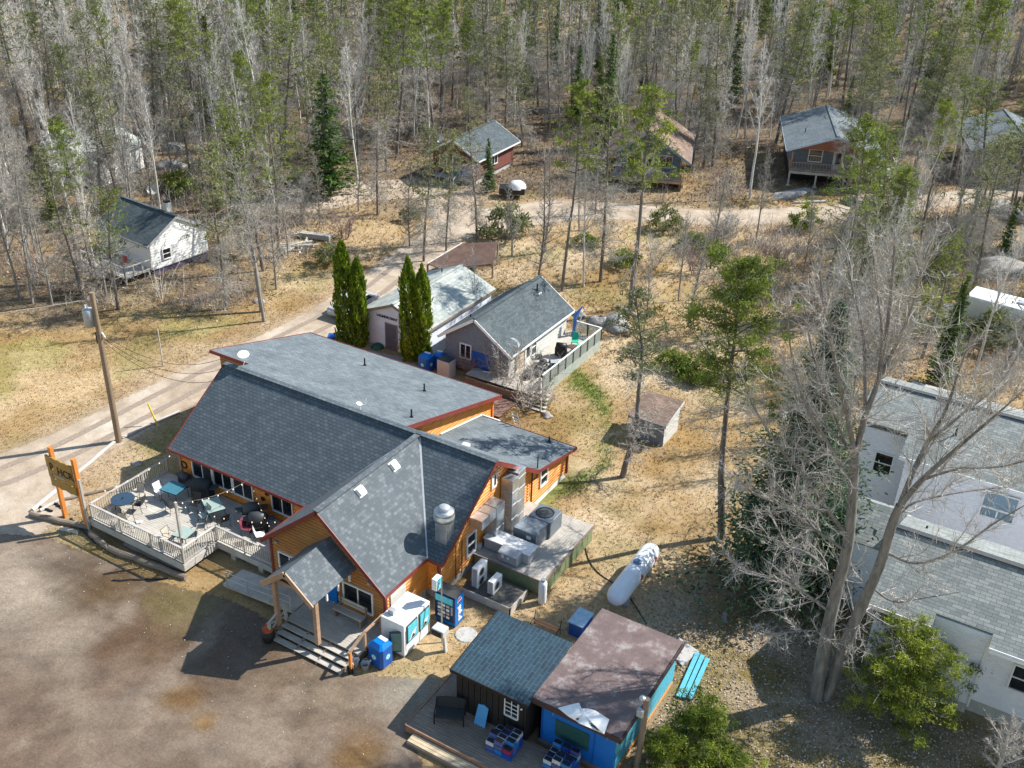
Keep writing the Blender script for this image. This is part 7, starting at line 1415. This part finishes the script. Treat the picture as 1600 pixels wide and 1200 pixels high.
# understorey brush
def brush(name,lab,n,region,mat,hr,seed,per=13,wd_=.012):
    rg=np.random.RandomState(seed); P_=region(rg,n); n=len(P_); hh=hr[0]+(hr[1]-hr[0])*rg.rand(n)**1.5
    base=np.repeat(P_,per,0); H=np.repeat(hh,per); a=rg.rand(len(base))*6.28; sp=1.15*rg.rand(len(base))**.8; o0=rg.randn(len(base),2)*.35
    p=np.column_stack([base+o0,np.full(len(base),-.05)]); d=np.column_stack([np.cos(a)*sp,np.sin(a)*sp,np.ones(len(base))]); q=p+d*(H*(.5+.6*rg.rand(len(base))))[:,None]; mid=(p+q)/2+rg.randn(len(base),3)*.08*H[:,None]
    w=np.column_stack([-np.sin(a+1),np.cos(a+1),np.zeros(len(base))])*wd_*(1+rg.rand(len(base)))[:,None]
    Vv=np.stack([p-w,p+w,mid+w*.8,mid-w*.8,q+w*.3,q-w*.3],1).reshape(-1,3); i=np.arange(len(base))*6; F=np.concatenate([np.stack([i,i+1,i+2,i+3],1),np.stack([i+3,i+2,i+4,i+5],1)])
    V2=[]
    for j in range(3):
        t_=.3+.22*j; m0=p*(1-t_)+q*t_; an=rg.rand(len(a))*6.28; side=np.column_stack([np.cos(an),np.sin(an),.1+.7*rg.rand(len(a))]); m2=m0+side*(H*(.15+.25*rg.rand(len(a))))[:,None]; V2.append(np.stack([m0-w*.6,m0+w*.6,m2+w*.2,m2-w*.2],1).reshape(-1,3))
    V2=np.concatenate(V2); F2=np.arange(len(V2)).reshape(-1,4)+len(Vv)
    me=bpy.data.meshes.new(name); fast(me,np.concatenate([Vv,V2]),np.concatenate([F,F2])); me.materials.append(mat); o=bpy.data.objects.new(name,me); C.objects.link(o); o['kind']='stuff'; o['label']=lab; o['category']='undergrowth'; return o
def reg_forest(thr,fmax):
    def g(rg,n):
        f=38+(rg.rand(n*3)**.8)*fmax; s=(rg.rand(n*3)-.5)*2*(f*.58+8); P_=np.stack([FWD.x*f+RGT.x*s,FWD.y*f+RGT.y*s],1)
        k=(sd_poly(P_,FOREST)<2)&(roads(P_)>.8)&(fbm(P_[:,0],P_[:,1],9,66)>thr)&(d_line(P_,ROAD3,W3_)>.3)
        for bx_,by_,br_ in BLD: k&=np.hypot(P_[:,0]-bx_,P_[:,1]-by_)>br_*.72
        k&=~((P_[:,0]>-9)&(P_[:,1]<60)); return P_[k][:n]
    return g
brush('grey_undergrowth','grey bare undergrowth between the forest trees',6200,reg_forest(.40,210),TWIG_G,(.8,2.8),1,per=8,wd_=.015)
brush('mauve_undergrowth','reddish brown twiggy undergrowth between the forest trees',2600,reg_forest(.5,170),TWIG_R,(.6,2.0),2,per=8)
def reg_scrub(rg,n):
    Q=pxy([(1050,345),(1250,350),(1500,340),(1620,380),(1620,600),(1330,600),(1250,520),(1120,460),(1060,400)]); x0_,y0_=Q.min(0); x1_,y1_=Q.max(0); P_=np.column_stack([x0_+(x1_-x0_)*rg.rand(n*3),y0_+(y1_-y0_)*rg.rand(n*3)]); k=(sd_poly(P_,Q)<0)&(roads(P_)>.8)&~((P_[:,0]>-9)&(P_[:,1]<60))&~((P_[:,0]>-12)&(np.abs(P_[:,1]-81)<3)); return P_[k][:n]
brush('scrub','pale grey scrub filling the slope between the cabin road and the white houses',750,reg_scrub,TWIG_G,(.6,2.2),3,per=12)
brush('scrub_brown','brown scrub on the slope above the white houses',220,reg_scrub,TWIG_R,(.5,1.8),4,per=12)
# ---------------------------------------------------------------- grass, leaf litter, pebbles
def tufts(name,lab,n,xr_,yr_,seed,hr,wr,colf,mask,mat,blades=3):
    rg=np.random.RandomState(seed); P_=np.column_stack([xr_[0]+(xr_[1]-xr_[0])*rg.rand(n),yr_[0]+(yr_[1]-yr_[0])*rg.rand(n)]); P_=P_[mask(P_,rg)]; n=len(P_)
    b=np.repeat(P_,blades,0)+rg.randn(n*blades,2)*.05; a=rg.rand(len(b))*6.28; h=hr[0]+(hr[1]-hr[0])*rg.rand(len(b)); w=np.column_stack([np.cos(a),np.sin(a),np.zeros(len(b))])*(wr*(.6+.8*rg.rand(len(b))))[:,None]; l=rg.randn(len(b),2)*.6
    p=np.column_stack([b,np.zeros(len(b))]); tip=p+np.column_stack([l*h[:,None],h]); Vv=np.stack([p-w,p+w,tip],1).reshape(-1,3)
    me=bpy.data.meshes.new(name); fast(me,Vv,np.arange(len(Vv)).reshape(-1,3)); cc=np.repeat(colf(np.column_stack([b[:,0],b[:,1]]),rg),3,0); ca=me.color_attributes.new('Col','FLOAT_COLOR','POINT'); ca.data.foreach_set('color',np.column_stack([cc,np.ones(len(cc))]).ravel()); me.materials.append(mat)
    o=bpy.data.objects.new(name,me); C.objects.link(o); o['kind']='stuff'; o['label']=lab; o['category']='grass'; return o
TM=tinted('grass blades')
def free(P_):
    x,y=P_[:,0],P_[:,1]; k=(sd_poly(P_,LOT)>.3)&(roads(P_)>.35)
    for (a,b,c,d_) in ((-43.5,28.5,-21.8,47.3),(-41.2,26.5,-30,32),(-32.2,25,-22.8,29),(-22.5,35,-18.2,40.7),(-18.95,23.9,-10.2,33.2),(-43.6,52,-37.3,61.2),(-36.2,51,-28.1,61.3),(-22.8,27.9,-20.5,31.6),(-3.5,38.2,20,46),(-8,50,20,59),(-21.2,51.3,-18.8,53.8),(-45,44,-34,52)): k&=~((x>a)&(x<c)&(y>b)&(y<d_))
    return k
def gc(P_,rg): return ground_cols(P_)*(.75+.75*rg.rand(len(P_)))[:,None]
tufts('dry_grass','dry straw coloured grass over the yard and field',110000,(-75,-2),(22,70),5,(.04,.15),.02,gc,lambda P_,rg: free(P_)&(sd_poly(P_,LITTER)>-2)&(rg.rand(len(P_))<.35+.9*fbm(P_[:,0],P_[:,1],3,70)),TM)
tufts('meadow_grass','coarse dry grass and dead bracken beyond the yard',60000,(-110,10),(60,120),6,(.1,.35),.035,gc,lambda P_,rg: (roads(P_)>.3)&(rg.rand(len(P_))<.7),TM)
tufts('green_grass','fresh green grass strip along the yard drain',16000,(-30,-18),(38,60),7,(.06,.18),.018,lambda P_,rg: np.array([[.13,.21,.035]])*(.6+.9*rg.rand(len(P_)))[:,None],lambda P_,rg: free(P_)&(d_line(P_,STRIP,STRIPW)+(fbm(P_[:,0],P_[:,1],2.2,5)-.5)*2.4+rg.rand(len(P_))*1.2<.6),TM)
def chips(name,lab,n,xr_,yr_,seed,sz,cols_,mask,cat='litter',flat=.35):
    rg=np.random.RandomState(seed); P_=np.column_stack([xr_[0]+(xr_[1]-xr_[0])*rg.rand(n),yr_[0]+(yr_[1]-yr_[0])*rg.rand(n)]); P_=P_[mask(P_,rg)]; n=len(P_); c=np.column_stack([P_,.02+.03*rg.rand(n)])
    u=rg.randn(n,3); u[:,2]*=flat; u/=np.linalg.norm(u,axis=1,keepdims=True); r=rg.randn(n,3); r[:,2]*=flat; v=r-u*(r*u).sum(1,keepdims=True); v/=np.linalg.norm(v,axis=1,keepdims=True); s=(sz*(.5+rg.rand(n)))[:,None]
    Vv=np.stack([c-u*s-v*s*.5,c+u*s-v*s*.5,c+u*s*.7+v*s*.6,c-u*s*.8+v*s*.5],1).reshape(-1,3); me=bpy.data.meshes.new(name); fast(me,Vv,np.arange(len(Vv)).reshape(-1,4)); cs=np.array(cols_)[rg.randint(len(cols_),size=n)]*(.7+.6*rg.rand(n))[:,None]
    ca=me.color_attributes.new('Col','FLOAT_COLOR','POINT'); ca.data.foreach_set('color',np.column_stack([np.repeat(cs,4,0),np.ones(n*4)]).ravel()); me.materials.append(TM); o=bpy.data.objects.new(name,me); C.objects.link(o); o['kind']='stuff'; o['label']=lab; o['category']=cat; return o
chips('leaf_litter','grey and tan dead leaves under the poplar',60000,(-16,10),(22,46),8,.038,[(.36,.32,.27),(.27,.21,.14),(.44,.40,.36),(.17,.12,.07)],lambda P_,rg: free(P_)&(sd_poly(P_,LITTER)<rg.rand(len(P_))*3-.5))
chips('gravel_stones','small pale stones scattered over the lot edges',5000,(-62,-18),(5,30),9,.02,[(.45,.44,.42),(.3,.28,.25),(.6,.58,.55)],lambda P_,rg: (np.abs(sd_poly(P_,LOT)+.6)<1.6+rg.rand(len(P_))*3),'gravel',.5)
chips('forest_litter','dead leaves over the forest floor',40000,(-100,0),(45,120),10,.09,[(.4,.3,.2),(.3,.22,.14),(.22,.15,.1)],lambda P_,rg: (sd_poly(P_,FOREST)<3)&(roads(P_)>.5))
